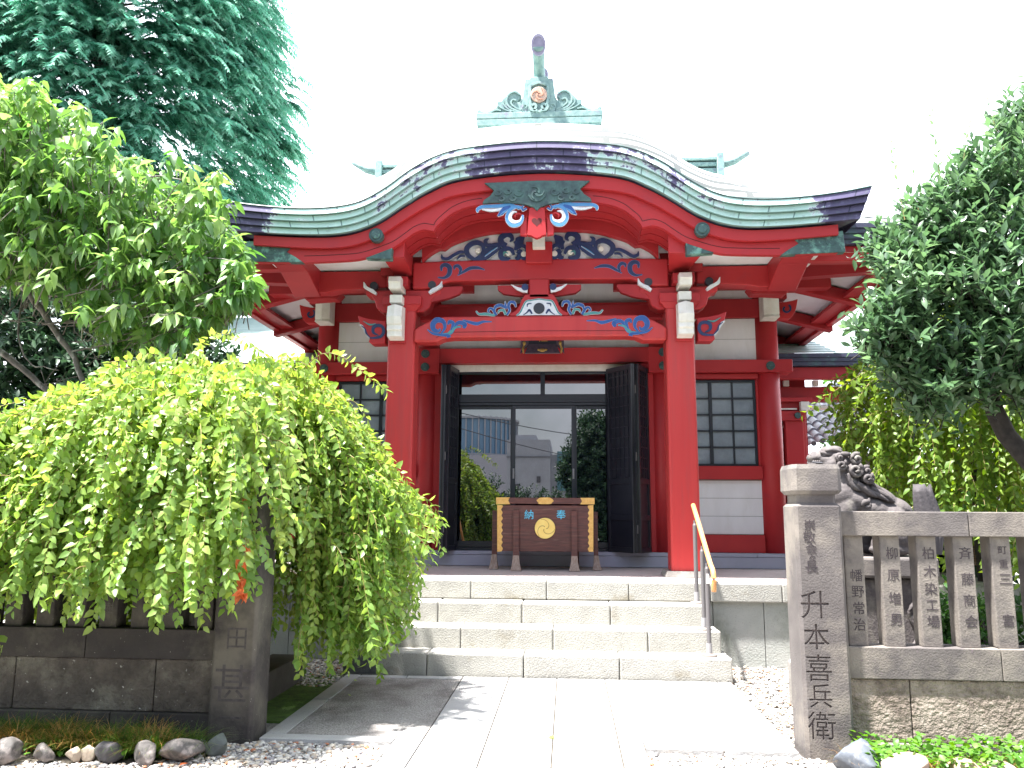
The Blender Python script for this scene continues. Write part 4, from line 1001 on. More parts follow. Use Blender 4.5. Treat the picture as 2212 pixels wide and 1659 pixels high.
    fs = [tuple(range(n)), tuple(range(2*n, 3*n))[::-1]]+[(b_*n+i, (b_+1)*n+i, (b_+1)*n+(i+1) % n, b_*n+(i+1) % n) for b_ in (0, 1) for i in range(n)]
    m.add(vs, fs); m.build('white_nose', M['cream'], H, bevel=.003)
    rbox('bracket_block', xn-.17, xn+.17, YW-.2, YW+.2, 4.505, 4.66, 'darkred')
    q = rZ7([(1150, 622), (1230, 618), (1290, 605), (1337, 590), (1320, 690), (1300, 735), (1270, 772), (1150, 778)], YW)
    if s < 0: q = mir(q)
    NZ = MB().prism(q, YW-.08, YW+.08).build('carved_nose', M['red'], H, bevel=.006)
    c = rZ7([(1222, 685)], YW)[0]; cx = c[0] if s > 0 else 2*X0-c[0]
    P = [(cx+(.025+.045*u)*math.cos(2+u*5.2), c[1]+(.025+.045*u)*math.sin(2+u*5.2)) for u in np.linspace(0, 1, 16)]
    MB().stroke(P, [.026]*16, YW-.092, YW-.08).build('painted_scroll', M['navy'], NZ)
# ------------------------------------------------------------------ entrance bay
xa, xb = X0-1.52, X0+1.52
for s in (-1, 1):
    rbox('beam_end', X0+s*1.46, X0+s*1.83, YW-.235, YW-.12, 3.44, 3.80)
rbox('lintel', xa, xb, YW-.21, YW+.1, 3.59, 3.80)
MB().box(xa, xb, YW-.05, YW+.12, 3.802, 4.2).build('white_board', M['white'], H)
rbox('head_beam', xa, xb, YW-.12, YW+.12, 4.2, 4.47, 'darkred')
MB().box(xa-.1, xb+.1, YW-.03, YW+.12, 4.472, 4.9).build('white_board', M['white'], H)
for s in (-1, 1):
    rbox('door_jamb', X0+s*1.36, X0+s*1.53, YW-.14, YW+.1, 1.0, 3.59)
    rbox('jamb_strip', X0+s*1.325, X0+s*1.36, YW-.10, YW+.1, 1.0, 3.59, 'darkred')
MB().box(X0-1.32, X0+1.32, YW-.06, YW+.1, 3.49, 3.588).build('white_transom_board', M['cream'], H, bevel=.003)
D0, D1 = X0-1.30, X0+1.28
def zc(y): return S(1200, y, YW-.02)[1]
zt0, zt1, ztb, zd1 = zc(780+285*.3375), zc(780+430*.3375), zc(780+485*.3375), zc(780+505*.3375)
m = MB()
m.box(D0, D1, YW-.05, YW+.05, zt0, 3.488)                       # head
m.box(D0, D1, YW-.06, YW+.05, ztb+.0, zt1)                      # transom bar
m.box(D0, D1, YW-.045, YW+.05, zd1, ztb-.003)
m.box(D0, D1, YW-.05, YW+.05, 1.0, 1.035)                       # threshold
m.box(D0, D0+.06, YW-.05, YW+.05, 1.036, zd1-.001); m.box(D1-.06, D1, YW-.05, YW+.05, 1.036, zd1-.001)
m.box(D0, D0+.05, YW-.05, YW+.05, zt1+.001, zt0-.001); m.box(D1-.05, D1, YW-.05, YW+.05, zt1+.001, zt0-.001)
xm = S(1272, 900, YW)[0]; m.box(xm-.03, xm+.03, YW-.05, YW+.05, zt1+.001, zt0-.001)
m.build('door_frame', M['alum'], H, bevel=.002)
MB().box(D0, D1, YW+.0, YW+.02, zt1, zt0).build('transom_glass', M['glass'], H)
pan = [D0+.06, S(1202, 1100, YW)[0], S(1346, 1100, YW)[0], D1-.06]
pan = [pan[0]]+[ (pan[1]), (pan[2])]+[pan[3]]
for i in range(3):
    a, b = pan[i], pan[i+1]; y = YW-.03 if i == 1 else YW+.012
    D = MB().box(a, b, y+.008, y+.018, 1.04, zd1-.004).build('sliding_door', M['glass'], H)
    m = MB(); f = .036
    m.box(a-.012, a+f, y, y+.03, 1.038, zd1-.002); m.box(b-f, b+.012, y, y+.03, 1.038, zd1-.002)
    m.box(a+f+.001, b-f-.001, y+.001, y+.029, 1.038, 1.12); m.box(a+f+.001, b-f-.001, y+.001, y+.029, zd1-.05, zd1-.002)
    m.build('door_stile', M['alum'], D, bevel=.002)
    if i == 1:
        for xh in (a+.012, b-.012):
            m = MB(); m.box(xh-.012, xh+.012, y-.006, y-.001, 1.98, 2.12); m.box(xh-.006, xh+.006, y-.0095, y-.0065, 2.0, 2.1); m.build('door_pull', M['railgrey2'], D)
# folding lacquered lattice doors
def leaf(x0, y0, x1, y1, z0=1.0, z1=3.5):
    d = Vector((x1-x0, y1-y0, 0)); L_ = d.length; d.normalize(); n = Vector((d.y, -d.x, 0))
    def pt(u, v, z): return (x0+d.x*u+n.x*v, y0+d.y*u+n.y*v, z)
    def bx(m, u0, u1, v0, v1, a, b):
        vs = [pt(u, v, z) for u in (u0, u1) for v in (v0, v1) for z in (a, b)]
        m.add(vs, [(0, 1, 3, 2), (4, 6, 7, 5), (0, 4, 5, 1), (2, 3, 7, 6), (0, 2, 6, 4), (1, 5, 7, 3)])
    m = MB(); bx(m, .0, L_, .0, .02, z0, z1)
    o = m.build('folding_door', M['lacq'], H)
    m = MB()
    for u in (0, L_-.05): bx(m, u, u+.05, -.022, .042, z0, z1)
    for z in (z0, z0+.42, z0+.9, z1-.07): bx(m, .051, L_-.051, -.02, .04, z, z+.07)
    m.build('door_rail', M['lacq'], o, bevel=.003)
    m = MB(); k = 0; nb = 6
    for i in range(1, nb): bx(m, i*L_/nb-.008, i*L_/nb+.008, -.014, .034, z0+.98, z1-.075)
    for i in range(1, 11): bx(m, .052, L_-.052, -.011, .031, z0+.97+i*.14-.008, z0+.97+i*.14+.008)
    m.build('lattice', M['lacq'], o)
    m = MB()
    for z in (z0+.25, z0+1.2, z0+2.1): bx(m, L_-.03, L_+.012, -.035, -.023, z, z+.11)
    m.build('hinge', M['railgrey'], o)
xr0 = S(1428, 1100, 11.1)[0]; xr1 = S(1486, 1000, 10.62)[0]; xr2 = S(1512, 1000, 11.0)[0]
leaf(xr0, 11.08, xr1, 10.64); leaf(xr1+.03, 10.66, xr2+.02, 11.05)
xl1 = S(1043, 1000, 10.66)[0]; xl2 = S(1068, 1000, 11.06)[0]
leaf(xl1+.02, 10.64, xl2, 11.07); leaf(xl1-.06, 11.05, xl1-.015, 10.62)
# ceiling of the porch behind the beams
MB().box(X0-1.9, X0+1.9, YP+.25, YW-.12, 4.86, 4.9).build('porch_ceiling', M['white'], H)
for y in (10.1, 10.6): MB().box(X0-1.9, X0+1.9, y, y+.09, 4.74, 4.858).build('ceiling_beam', M['darkred'], H, bevel=.005)
rbox('rear_beam', X0-1.7, X0+1.7, 10.2, 10.34, 4.02, 4.2, 'darkred')

# ------------------------------------------------------------------ hall eaves and main roof
EX, EY0, EY1, RX, RY = 4.74, 9.30, 19.2, 2.95, 13.6
ze, zr = 4.93, 7.42
def main_roof():
    def pz(y): t = (y-EY0)/(RY-EY0); return ze+(zr-.1-ze)*(.80*t+.20*t*t)
    vs = []; fs = []; uv = []
    n = 12; cutY = EY0+1.5
    def add_quad(a, b, c, d, q): i = len(vs); vs.extend([a, b, c, d]); fs.append((i, i+1, i+2, i+3)); uv.append(q)
    for side in (0, 1):
        for j in range(n):
            y0 = EY0+(RY-EY0)*j/n; y1 = EY0+(RY-EY0)*(j+1)/n
            def hx(y): return EX-(y-EY0)*(EX-RX-.45)/1.5 if y < cutY else RX+.45
            Y0, Y1 = (y0, y1) if side == 0 else (2*RY-y0, 2*RY-y1)
            a = (X0-hx(y0), Y0, pz(y0)); b = (X0+hx(y0), Y0, pz(y0)); c = (X0+hx(y1), Y1, pz(y1)); d = (X0-hx(y1), Y1, pz(y1))
            if side == 0 and y1 < 10.9:
                for s_ in (-1, 1):
                    a = (X0+s_*hx(y0), Y0, pz(y0)); b = (X0+s_*2.7, Y0, pz(y0)); c = (X0+s_*2.7, Y1, pz(y1)); d = (X0+s_*hx(y1), Y1, pz(y1)); add_quad(a, b, c, d, [(a[0], y0), (b[0], y0), (c[0], y1), (d[0], y1)])
                continue
            add_quad(a, b, c, d, [(a[0], y0), (b[0], y0), (c[0], y1), (d[0], y1)])
    for s in (-1, 1):
        zc_ = pz(cutY)
        a = (X0+s*EX, EY0, ze); b = (X0+s*EX, 2*RY-EY0, ze); c = (X0+s*(RX+.45), 2*RY-cutY, zc_); d = (X0+s*(RX+.45), cutY, zc_)
        add_quad(a, b, c, d, [(a[1], 0), (b[1], 0), (c[1], 1.5), (d[1], 1.5)])
        g = (X0+s*(RX+.1), cutY, zc_); h = (X0+s*(RX+.1), 2*RY-cutY, zc_); k = (X0+s*(RX+.1), RY, zr-.12)
        add_quad(g, h, k, k, [(0, 0)]*4)
    me = bpy.data.meshes.new('main_roof'); org = wloc(H)
    fs = [f if vs[f[2]] != vs[f[3]] else f[:3] for f in fs]
    me.from_pydata([(a-org.x, b-org.y, c-org.z) for a, b, c in vs], [], fs)
    ul = me.uv_layers.new(name='uv'); i = 0
    for f, u in zip(me.polygons, uv):
        for j in range(f.loop_total): ul.data[i].uv = u[j]; i += 1
    me.materials.append(M['roof']); o = bpy.data.objects.new('main_roof', me); col.objects.link(o); o.parent = H
main_roof()
# copper eave courses, red eave boards, soffit, rafters
for s in (-1, 1):
    m = MB()
    for k in range(4):
        z1 = 4.93-.06*k; z0 = z1-.058; d = .022*k
        a, b = X0+s*(EX-d), X0+s*3.05; m.box(min(a, b), max(a, b), EY0+d, EY0+.2, z0, z1)
        a, b = X0+s*(EX-.2), X0+s*(EX-d); m.box(min(a, b), max(a, b), EY0+.2, EY1, z0, z1)
    m.build('eave_edge', M['eavecop'], H)
    r = MB(); a, b = X0+s*(EX-.16), X0+s*3.0; r.box(min(a, b), max(a, b), EY0+.14, EY0+.24, 4.51, 4.69)
    a, b = X0+s*(EX-.26), X0+s*(EX-.15); r.box(min(a, b), max(a, b), EY0+.24, EY1, 4.50, 4.69)
    r.build('eave_board', M['red'], H, bevel=.006)
    m = MB(); a, b = X0+s*(EX-.1), X0+s*2.9; m.box(min(a, b), max(a, b), EY0+.26, EY0+.42, 4.55, 4.60)
    a, b = X0+s*(EX-.50), X0+s*(EX-.24); m.box(min(a, b), max(a, b), EY0+.42, EY1, 4.545, 4.60)
    m.build('eave_batten', M['darkred'], H)
zi, zo = 5.02, 4.60
vs = []
o_ = [(X0-EX+.1, EY0+.1), (X0+EX-.1, EY0+.1), (X0+EX-.1, EY1), (X0-EX+.1, EY1)]; i_ = [(X0-XC, YW), (X0+XC, YW), (X0+XC, 17.4), (X0-XC, 17.4)]
m = MB(); m.add([(a, b, zo) for a, b in o_]+[(a, b, zi) for a, b in i_]+[(X0-2.9, EY0+.1, zo), (X0+2.9, EY0+.1, zo), (X0-1.95, YW, zi), (X0+1.95, YW, zi)], [(0, 8, 10, 4), (9, 1, 5, 11), (1, 2, 6, 5), (2, 3, 7, 6), (3, 0, 4, 7)]); m.build('eave_soffit', M['white'], H)
def rafter(p, q, w_=.09, h=.17, name='rafter'):
    p, q = Vector(p), Vector(q); d = (q-p).normalized(); n = Vector((-d.y, d.x, 0)).normalized()*w_
    vs = []
    for c in (p, q):
        for dz in (0, h): vs += [c-n+Vector((0, 0, dz)), c+n+Vector((0, 0, dz))]
    return MB().add(vs, [(0, 1, 3, 2), (4, 6, 7, 5), (0, 4, 5, 1), (2, 3, 7, 6), (0, 2, 6, 4), (1, 5, 7, 3)]).build(name, M['darkred'], H, bevel=.006)
for s in (-1, 1):
    xi, xo = X0+s*XC, X0+s*(EX-.15)
    rafter((xi, YW, 4.78), (X0+s*(EX-.05), EY0+.15, 4.40), .10, .2, 'hip_rafter')
    for y in (11.35, 12.9, 14.5, 16.1): rafter((xi, y, 4.80), (xo, y, 4.42), .085, .17)
    MB().box(min(xi+s*.02, xi+s*.30), max(xi+s*.02, xi+s*.30), YW-.1, YW+.1, 4.50, 4.70).build('bracket_arm', M['darkred'], H, bevel=.01)
    for x in (1.9, ): rafter((X0+s*x, YW, 4.80), (X0+s*x, EY0+.2, 4.42))
# main ridge
rz1 = 7.62
def ridge():
    m = MB(); L_ = RX
    for k, (z0, z1, w_) in enumerate(((7.22, 7.34, .26), (7.375, 7.47, .26), (7.505, 7.58, .27), (7.605, 7.66, .3))): m.box(X0-L_, X0+L_, RY-w_, RY+w_, z0, z1)
    m.build('main_ridge', M['mint'], H, bevel=.008)
    m = MB(); m.box(X0-L_, X0+L_, RY-.19, RY+.19, 7.2, 7.64); m.build('ridge_gap', M['dkmetal'], H)
    for s in (-1, 1):
        x = X0+s*(L_+.06)
        m = MB(); m.box(x-.06, x+.06, RY-.34, RY+.34, 7.15, 7.72); m.build('ridge_end', M['mint'], H, bevel=.01)
        m = MB(); m.tube([(x, RY, 7.62), (x+s*.3, RY, 7.70), (x+s*.55, RY, 7.86)], [.08, .07, .06], 12); m.build('ridge_horn', M['mint'], H, smooth=True)
        m = MB(); m.box(x-.3, x+.3, RY-.75, RY-.5, 6.55, 6.62); m.box(x-.25, x+.25, RY-.72, RY-.5, 6.85, 6.90); m.build('gable_rib', M['mint'], H)
        xa_, xb_ = X0+s*1.9, X0+s*(L_-.02)
ridge()
# ------------------------------------------------------------------ ridge ornament of the porch roof
YO = 9.32
def ornament():
    def O(pts): return rO(pts, YO)
    base = MB()
    for k, (x0, x1, y0, y1) in enumerate(((455, 1765, 915, 940), (460, 1762, 942, 980), (465, 1755, 982, 1012), (480, 1740, 1014, 1050))):
        (a, zt), (b, zb_) = O([(x0, y0), (x1, y1)]); hw_ = (b-a)/2; dz = .012*(k % 2)
        base.box(X0-hw_, X0+hw_, YO-.02+dz, YO+2.6, zb_, zt-.003)
    B = base.build('ridge_base', M['mint'], H, bevel=.006)
    # central plaque
    P = O([(1110, 530), (1250, 522), (1265, 545), (1310, 545), (1330, 700), (1345, 850), (1330, 905), (1110, 905)]); P[0] = (X0, P[0][1]); P[-1] = (X0, P[-1][1])
    C_ = MB().prism(P+mir(P)[1:-1], YO, YO+.16).build('ridge_plaque', M['mint'], H, bevel=.008)
    P = O([(1110, 600), (1215, 612), (1255, 630), (1262, 760), (1240, 870), (1180, 898), (1110, 898)]); P[0] = (X0, P[0][1]); P[-1] = (X0, P[-1][1])
    MB().stroke(P, [.035]*7, YO-.03, YO+.001).build('plaque_frame', M['mint'], C_, bevel=.004)
    MB().stroke(mir(P), [.035]*7, YO-.03, YO+.001).build('plaque_frame', M['mint'], C_, bevel=.004)
    z = O([(1110, 728)])[0][1]; r = .105
    crest = MB().disc(X0, z, YO-.035, YO, r, 32).build('copper_crest', pmat('salmon_copper', (.55, .33, .24), (.48, .40, .34), 20, rough=.45), C_, bevel=.008)
    m = MB()
    for k in range(3):
        a0 = k*2.094+1; P = [(X0+(.012+.075*u)*math.cos(a0+u*2.3), z+(.012+.075*u)*math.sin(a0+u*2.3)) for u in np.linspace(0, 1, 14)]
        m.stroke(P, [.028*(1-.75*u) for u in np.linspace(0, 1, 14)], YO-.048-.001*k, YO-.034)
    m.build('crest_comma', pmat('crest_copper', (.50, .26, .18), rough=.45), crest)
    # wave-shaped side fins
    out = O([(1335, 720), (1350, 760), (1390, 770), (1345, 705), (1370, 670), (1430, 655), (1490, 680), (1530, 715), (1560, 750), (1605, 750), (1602, 800), (1660, 835), (1720, 855), (1765, 845), (1790, 822), (1815, 830), (1810, 870), (1765, 900), (1640, 912), (1330, 908)])
    for s in (-1, 1):
        q = out if s > 0 else mir(out)
        F = MB().prism(q, YO+.02, YO+.12).build('side_fin', M['mint'], H, bevel=.008)
        m = MB()
        for j, (pts, w_) in enumerate((([(1360, 700), (1420, 665), (1490, 700), (1500, 780), (1450, 840), (1340, 880)], .022), ([(1400, 760), (1440, 750), (1455, 790), (1400, 840), (1345, 860)], .018), ([(1540, 740), (1530, 800), (1460, 860), (1350, 890)], .016), ([(1600, 800), (1540, 840), (1450, 880)], .014), ([(1560, 860), (1620, 850), (1700, 885), (1780, 880), (1800, 845)], .016), ([(1300, 850), (1290, 820), (1320, 815), (1335, 840)], .014))):
            P = sm(O(pts), 4)
            if s < 0: P = [(2*X0-a, b) for a, b in P]
            m.stroke(P, [w_]*len(P), YO+.0-.002*j, YO+.021)
        m.build('fin_relief', M['mint'], F)
    # curled ball tips at the foot of the plaque
    for s in (-1, 1):
        m = MB()
        for pts, w_ in (([(1115, 890), (1135, 850), (1120, 825), (1090, 840)], .03), ([(1180, 890), (1240, 880), (1262, 830)], .03)):
            P = sm(O(pts), 4)
            if s < 0: P = [(2*X0-a, b) for a, b in P]
            m.stroke(P, [w_]*len(P), YO-.036, YO-.001)
        m.build('foot_curl', M['mint'], C_)
    # bird-perch cylinders
    def perch(y0, zb_, zt_, r, dy, nm):
        m = MB(); m.tube([(X0, y0+.35, zb_-.05), (X0, y0+.12, zb_+.06), (X0, y0, zt_-.22), (X0, y0-dy*.55, zt_-.05), (X0, y0-dy, zt_)], [r*.8, r*.85, r*.85, r*.9, r], 20)
        o = m.build(nm, M['mint'], H, smooth=True)
        f = Vector((0, -1, -.15)).normalized()
        c = Vector((X0, y0-dy, zt_))
        m = MB(); q = f.to_track_quat('Z', 'Y').to_matrix(); vs = []
        for k in range(24):
            a = 2*math.pi*k/24
            for rr, hh_ in ((r*1.08, 0), (r*1.08, .02), (r*.8, .02), (r*.8, .012)): vs.append(c+q @ Vector((rr*math.cos(a), 1.5*rr*math.sin(a), hh_)))
        fs = [(k*4+j, ((k+1) % 24)*4+j, ((k+1) % 24)*4+j+1, k*4+j+1) for k in range(24) for j in range(3)]+[tuple(k*4+3 for k in range(24))]
        m.add(vs, fs); m.build('perch_face', M['dkmetal'] if 0 else pmat('purple_copper', (.30, .28, .38), (.22, .2, .3), 10, rough=.5), o)
    perch(YO+.1, O([(1110, 560)])[0][1], O([(1110, 300)])[0][1], .085, .30, 'bird_perch')
    perch(11.6, 6.9, 8.12, .065, .3, 'bird_perch')
    MB().box(X0-.22, X0+.22, 11.4, 13.4, 6.4, 7.0).build('rear_ridge', M['mint'], H, bevel=.02)
ornament()
# ------------------------------------------------------------------ hanging name plaque
def plaque():
    t = thing('name_plaque', 'small black name plaque with gilt characters hanging above the glass doors', 'plaque', (X0, YW-.4, 3.78))
    y = YW-.46; zc_ = 4.02
    m = MB(); m.box(X0-.19, X0+.19, y, y+.04, 3.80, 4.34); b = m.build('board', M['lacq'], t, bevel=.004)
    m = MB()
    for s in (-1, 1): m.add([(X0+s*.19, y-.01, 3.79), (X0+s*.19, y+.05, 3.79), (X0+s*.30, y-.05, 3.66), (X0+s*.30, y+.01, 3.66), (X0+s*.19, y-.01, 4.36), (X0+s*.19, y+.05, 4.36), (X0+s*.28, y-.04, 4.42), (X0+s*.28, y+.02, 4.42)], [(0, 1, 3, 2), (4, 6, 7, 5), (0, 2, 6, 4), (1, 5, 7, 3), (2, 3, 7, 6), (0, 4, 5, 1)])
    m.add([(X0-.19, y-.01, 3.80), (X0+.19, y-.01, 3.80), (X0+.24, y-.06, 3.66), (X0-.24, y-.06, 3.66), (X0-.19, y+.04, 3.80), (X0+.19, y+.04, 3.80), (X0+.24, y-.01, 3.66), (X0-.24, y-.01, 3.66)], [(0, 1, 2, 3), (7, 6, 5, 4), (3, 2, 6, 7), (0, 3, 7, 4), (1, 5, 6, 2)])
    fr = m.build('frame', pmat('dark_carved_frame', (.10, .07, .10), (.05, .04, .06), 20, rough=.4), t, bevel=.004)
    m = MB()
    for s in (-1, 1):
        m.ellipsoid((X0+s*.245, y-.05, 3.80), (.022, .022, .03)); m.tube([(X0+s*.245, y-.05, 3.79), (X0+s*.265, y-.055, 3.72), (X0+s*.255, y-.05, 3.66)], [.014, .018, .008], 8)
    m.ellipsoid((X0, y-.045, 3.70), (.045, .012, .03))
    for s in (-1, 1): m.ellipsoid((X0+s*.05, y-.045, 3.71), (.02, .01, .015))
    m.build('gilt_fitting', M['golddull'], fr)
    letters(['神', '社'], X0, [4.16, 3.90], y-.003, .15, 'inscription', M['golddull'], b, extrude=.002)
plaque()

# ================================================================== neighbouring wings
def wing(s, lab):
    x0 = X0+s*3.35; t = thing('side_wing', lab, 'building', (X0+s*6, 15.5, 0))
    def B(x, x1): return (min(X0+s*x, X0+s*x1), max(X0+s*x, X0+s*x1))
    ye = 13.6 if s > 0 else 13.6
    # ribbed roof rising to the rear
    m = MB(); n = 26; ys = np.linspace(ye, 18.5, n+1)
    a, b = B(3.25, 6.3 if s > 0 else 8.2)
    zb_ = 4.22 if s > 0 else 4.12
    def zr_(y): return zb_+(y-ye)*.42
    for i in range(n):
        m.add([(a, ys[i], zr_(ys[i])), (b, ys[i], zr_(ys[i])), (b, ys[i+1]-.012, zr_(ys[i+1])-.03), (a, ys[i+1]-.012, zr_(ys[i+1])-.03), (a, ys[i+1], zr_(ys[i+1])), (b, ys[i+1], zr_(ys[i+1]))], [(0, 1, 2, 3), (3, 2, 5, 4)])
    m.build('ribbed_roof', M['roofgreen'], t)
    m = MB()
    for k in range(3): m.box(a, b, ye+.02*k, ye+.3, zb_-.07*(k+1)+.002, zb_-.07*k-.002)
    m.build('eave_edge', M['eavecop'], t)
    a2, b2 = B(3.3, 5.4 if s > 0 else 8.3); m = MB(); m.box(a2, b2, ye+.12, ye+.3, zb_-.42, zb_-.22); m.box(a2, b2, ye+.5, ye+.75, zb_-.75, zb_-.5); m.build('eave_beam', M['darkred'], t, bevel=.01)
    a2, b2 = B(3.3, 4.6 if s > 0 else 8.3); m = MB(); m.box(a2, b2, ye+.9, 18, .8, zb_-.2); m.build('wall', M['darkred'], t)
    m = MB()
    for i in range(4 if s > 0 else 9):
        x = 3.6+i*.5; c, d = B(x, x+.09); m.box(c, d, ye+.42, ye+.5, zb_-.50, zb_-.40)
    m.build('rafter_end', M['cream'], t)
    m = MB(); c, d = B(4.5, 5.4); m.box(c, d, ye+.6, ye+.88, zb_-.86, zb_-.82); c, d = B(3.6, 4.3); m.box(c, d, ye+.55, ye+.85, zb_-1.22, zb_-1.18); m.build('white_batten', M['cream'], t)
    c, d = B(3.55, 4.0); m = MB(); m.box(c, d, ye+.35, ye+.5, zb_-1.05, zb_-.78); m.build('white_panel', M['cream'], t)
    return t
wing(1, 'low red side wing with ribbed green roof to the right of the hall')
wing(-1, 'side wing with pale ribbed roof to the left of the hall, behind the weeping tree')
def gate():
    Y = 14.0
    t = thing('red_gate_post', 'square red gate frame with white beam end at the right corner of the hall', 'gate', (4.0, Y, .8))
    rW = reg(1800, 800, .1808)
    def q(pts): return rW(pts, Y)
    (xa, z1), (xb, z0) = q([(195, 1030), (505, 1700)])
    m = MB(); m.box(xb-.32, xb-.02, Y, Y+.3, .0, z1); m.box(xa-.5, xb-.42, Y+.06, Y+.3, .0, z1); m.build('post', M['red'], t, bevel=.006)
    MB().box(xb-.02, xb+.03, Y+.02, Y+.4, .0, z1+.1).build('edge_strip', M['redc'], t, bevel=.004)
    (_, z2) = q([(200, 905)])[0]
    m = MB(); m.box(xa-.5, xb+.01, Y-.05, Y+.3, z1+.002, z2); m.build('cross_beam', M['red'], t, bevel=.006)
    c = q([(372, 965)])[0]; MB().disc(c[0], c[1], Y-.075, Y-.05, .055, 14).build('bolt_cover', M['dkmetal'], t, bevel=.004)
    (a, z4), (b, z3) = q([(398, 793), (513, 905)])
    MB().box(a, b, Y-.12, Y+.2, z3, z4).build('white_beam_end', M['cream'], t, bevel=.004)
    (a, z6), (b, z5) = q([(180, 738), (550, 792)])
    MB().box(a-.5, b, Y-.1, Y+.3, z5+.002, z6).build('top_beam', M['red'], t, bevel=.006)
    MB().box(a-.5, b-.15, Y-.02, Y+.2, z2+.01, z5).build('infill', M['darkred'], t)
    MB().box(a-.5, b-.25, Y-.06, Y-.03, z2+.02, z2+.045).build('white_batten', M['cream'], t)
gate()
def tile_roof():
    t = thing('tiled_roof_shed', 'small grey tiled roof behind the stone lion', 'roofed shed', (6.3, 17, 0))
    x0, x1 = 4.6, 8.5; y0, y1 = 16.2, 19.0; z0 = 2.80
    def z(x, v): return z0+(x-4.6)*.33+v*1.3
    m = MB(); n = 22; vs = []; nx = n*8
    rows = 9
    for j in range(rows+1):
        for st in (0, 1):
            for i in range(nx+1):
                x = x0+(x1-x0)*i/nx; v = j/rows
                vs.append((x, y0+(y1-y0)*v, z(x, v)+.05*abs(math.sin(math.pi*i/8))-(.035 if st == 0 and j else 0)))
    W_ = nx+1; fs = []
    for j in range(2*rows):
        for i in range(nx): fs.append((j*W_+i, j*W_+i+1, (j+1)*W_+i+1, (j+1)*W_+i))
    m.add(vs, fs); m.build('tiled_roof', M['tile'], t)
    for i in range(n):
        x = x0+(x1-x0)*(i+.5)/n; MB().disc(x, z(x, 0)+.02, y0-.03, y0+.01, .05, 14).build('eave_tile', M['tiledark'], t)
    m = MB(); m.box(x0+.3, x1-.3, y0+.5, y1, 0, 2.75); m.build('wall', M['soil'], t)
tile_roof()
# ================================================================== stone fences
def fence(s, lab, mat, matb):
    x0 = 1.507 if s > 0 else -2.12
    YFc = 5.5
    t = thing('stone_fence', lab, 'fence', (x0, YFc+.15, 0))
    def X(a): return x0+s*a
    def rng_(a, b): return (min(X(a), X(b)), max(X(a), X(b)))
    # gate post with cap
    a, b = rng_(0, .305)
    m = MB(); c = .02
    def oct_(a, b, y0, y1, c): return [(a+c, y0), (b-c, y0), (b, y0+c), (b, y1-c), (b-c, y1), (a+c, y1), (a, y1-c), (a, y0+c)]
    m.prismz(oct_(a, b, YFc, YFc+.31, c), -.05, 1.56); m.prismz(oct_(a, b, YFc, YFc+.31, c), 1.56, 1.585, top=oct_(a+.025, b-.025, YFc+.025, YFc+.285, c))
    m.prismz(oct_(a+.025, b-.025, YFc+.025, YFc+.285, c), 1.585, 1.64, top=oct_(a+.025, b-.025, YFc+.025, YFc+.285, c))
    m.prismz(oct_(a+.01, b-.01, YFc+.01, YFc+.30, c), 1.64, 1.665, top=oct_(a-.012, b+.012, YFc-.012, YFc+.322, .03))
    m.prismz(oct_(a-.012, b+.012, YFc-.012, YFc+.322, .03), 1.665, 1.81, top=oct_(a-.010, b+.010, YFc-.010, YFc+.32, .03))
    m.prismz(oct_(a-.010, b+.010, YFc-.010, YFc+.32, .03), 1.81, 1.84, top=oct_(a+.0, b-.0, YFc+.0, YFc+.31, .03))
    P = m.build('gate_post', M[mat], t, bevel=.004)
    L_ = 9.0 if s > 0 else 8.0
    y0, y1 = YFc+.07, YFc+.26
    js = ([.306, 1.145, 2.7, 4.2, 5.7, 7.2, L_], [.306, 1.28, 2.75, 4.25, 5.8, L_]) if s > 0 else ([.306, 1.6, 3.1, 4.6, L_], [.306, 1.245, 2.8, 4.4, L_])
    zs_ = [(1.368, 1.53), (.455, .655)] if s > 0 else [(1.37, 1.53), (.49, .69)]
    for (z0, z1), j, nm in zip(zs_, js, ('top_rail', 'bottom_rail')):
        m = MB()
        for p, q in zip(j, j[1:]):
            c0, c1 = rng_(p+.001, q-.004); m.box(c0, c1, y0, y1, z0, z1)
        m.build(nm, M[mat], t, bevel=.006, seg=2)
    # slats
    zb_, zt_ = zs_[1][1], zs_[0][0]
    if s > 0: xs_ = [1.842-x0+i*.2365 for i in range(30)]
    else: xs_ = [.355+i*.2315 for i in range(30)]
    proto = None; SL = []
    for i, a in enumerate(xs_):
        if a > L_-.2: break
        if proto is None:
            c0, c1 = rng_(a, a+.128)
            m = MB(); m.box(c0, c1, y0+.03, y1-.025, zb_-.002, zt_+.002); proto = m.build('slat', M[mat], t, bevel=.007, seg=2); SL.append((proto, c0, c1)); base = a
        else:
            c_ = proto.copy(); col.objects.link(c_); c_.parent = t; c_.location = (s*(a-base), 0, 0)
            c0, c1 = rng_(a, a+.128); SL.append((c_, c0, c1))
    # base wall and plinth
    m = MB(); jb = [.306, .70, 2.0, 3.2, 4.6, 6, L_] if s > 0 else [.306, .735, 1.75, 3.0, 4.4, 5.8, L_]
    zw = .065 if s > 0 else .14
    for p, q in zip(jb, jb[1:]):
        c0, c1 = rng_(p+.003, q-.003); m.box(c0, c1, y0+.02, y1+.02, zw, zs_[1][0]-.003)
    m.build('base_stone', M[matb], t, bevel=.008, seg=2)
    m = MB(); jb = [.306, 1.02, 2.4, 4.0, 6, L_]
    for p, q in zip(jb, jb[1:]):
        c0, c1 = rng_(p+.003, q-.003); m.box(c0, c1, y0-.01, y1+.05, -.06, zw-.003)
    m.build('plinth', M[mat], t, bevel=.006)
    return t, P, SL
FR, PR, SLR = fence(1, 'purplish grey stone fence with engraved gate post and slats at the right of the path', 'fence', 'fencebase')
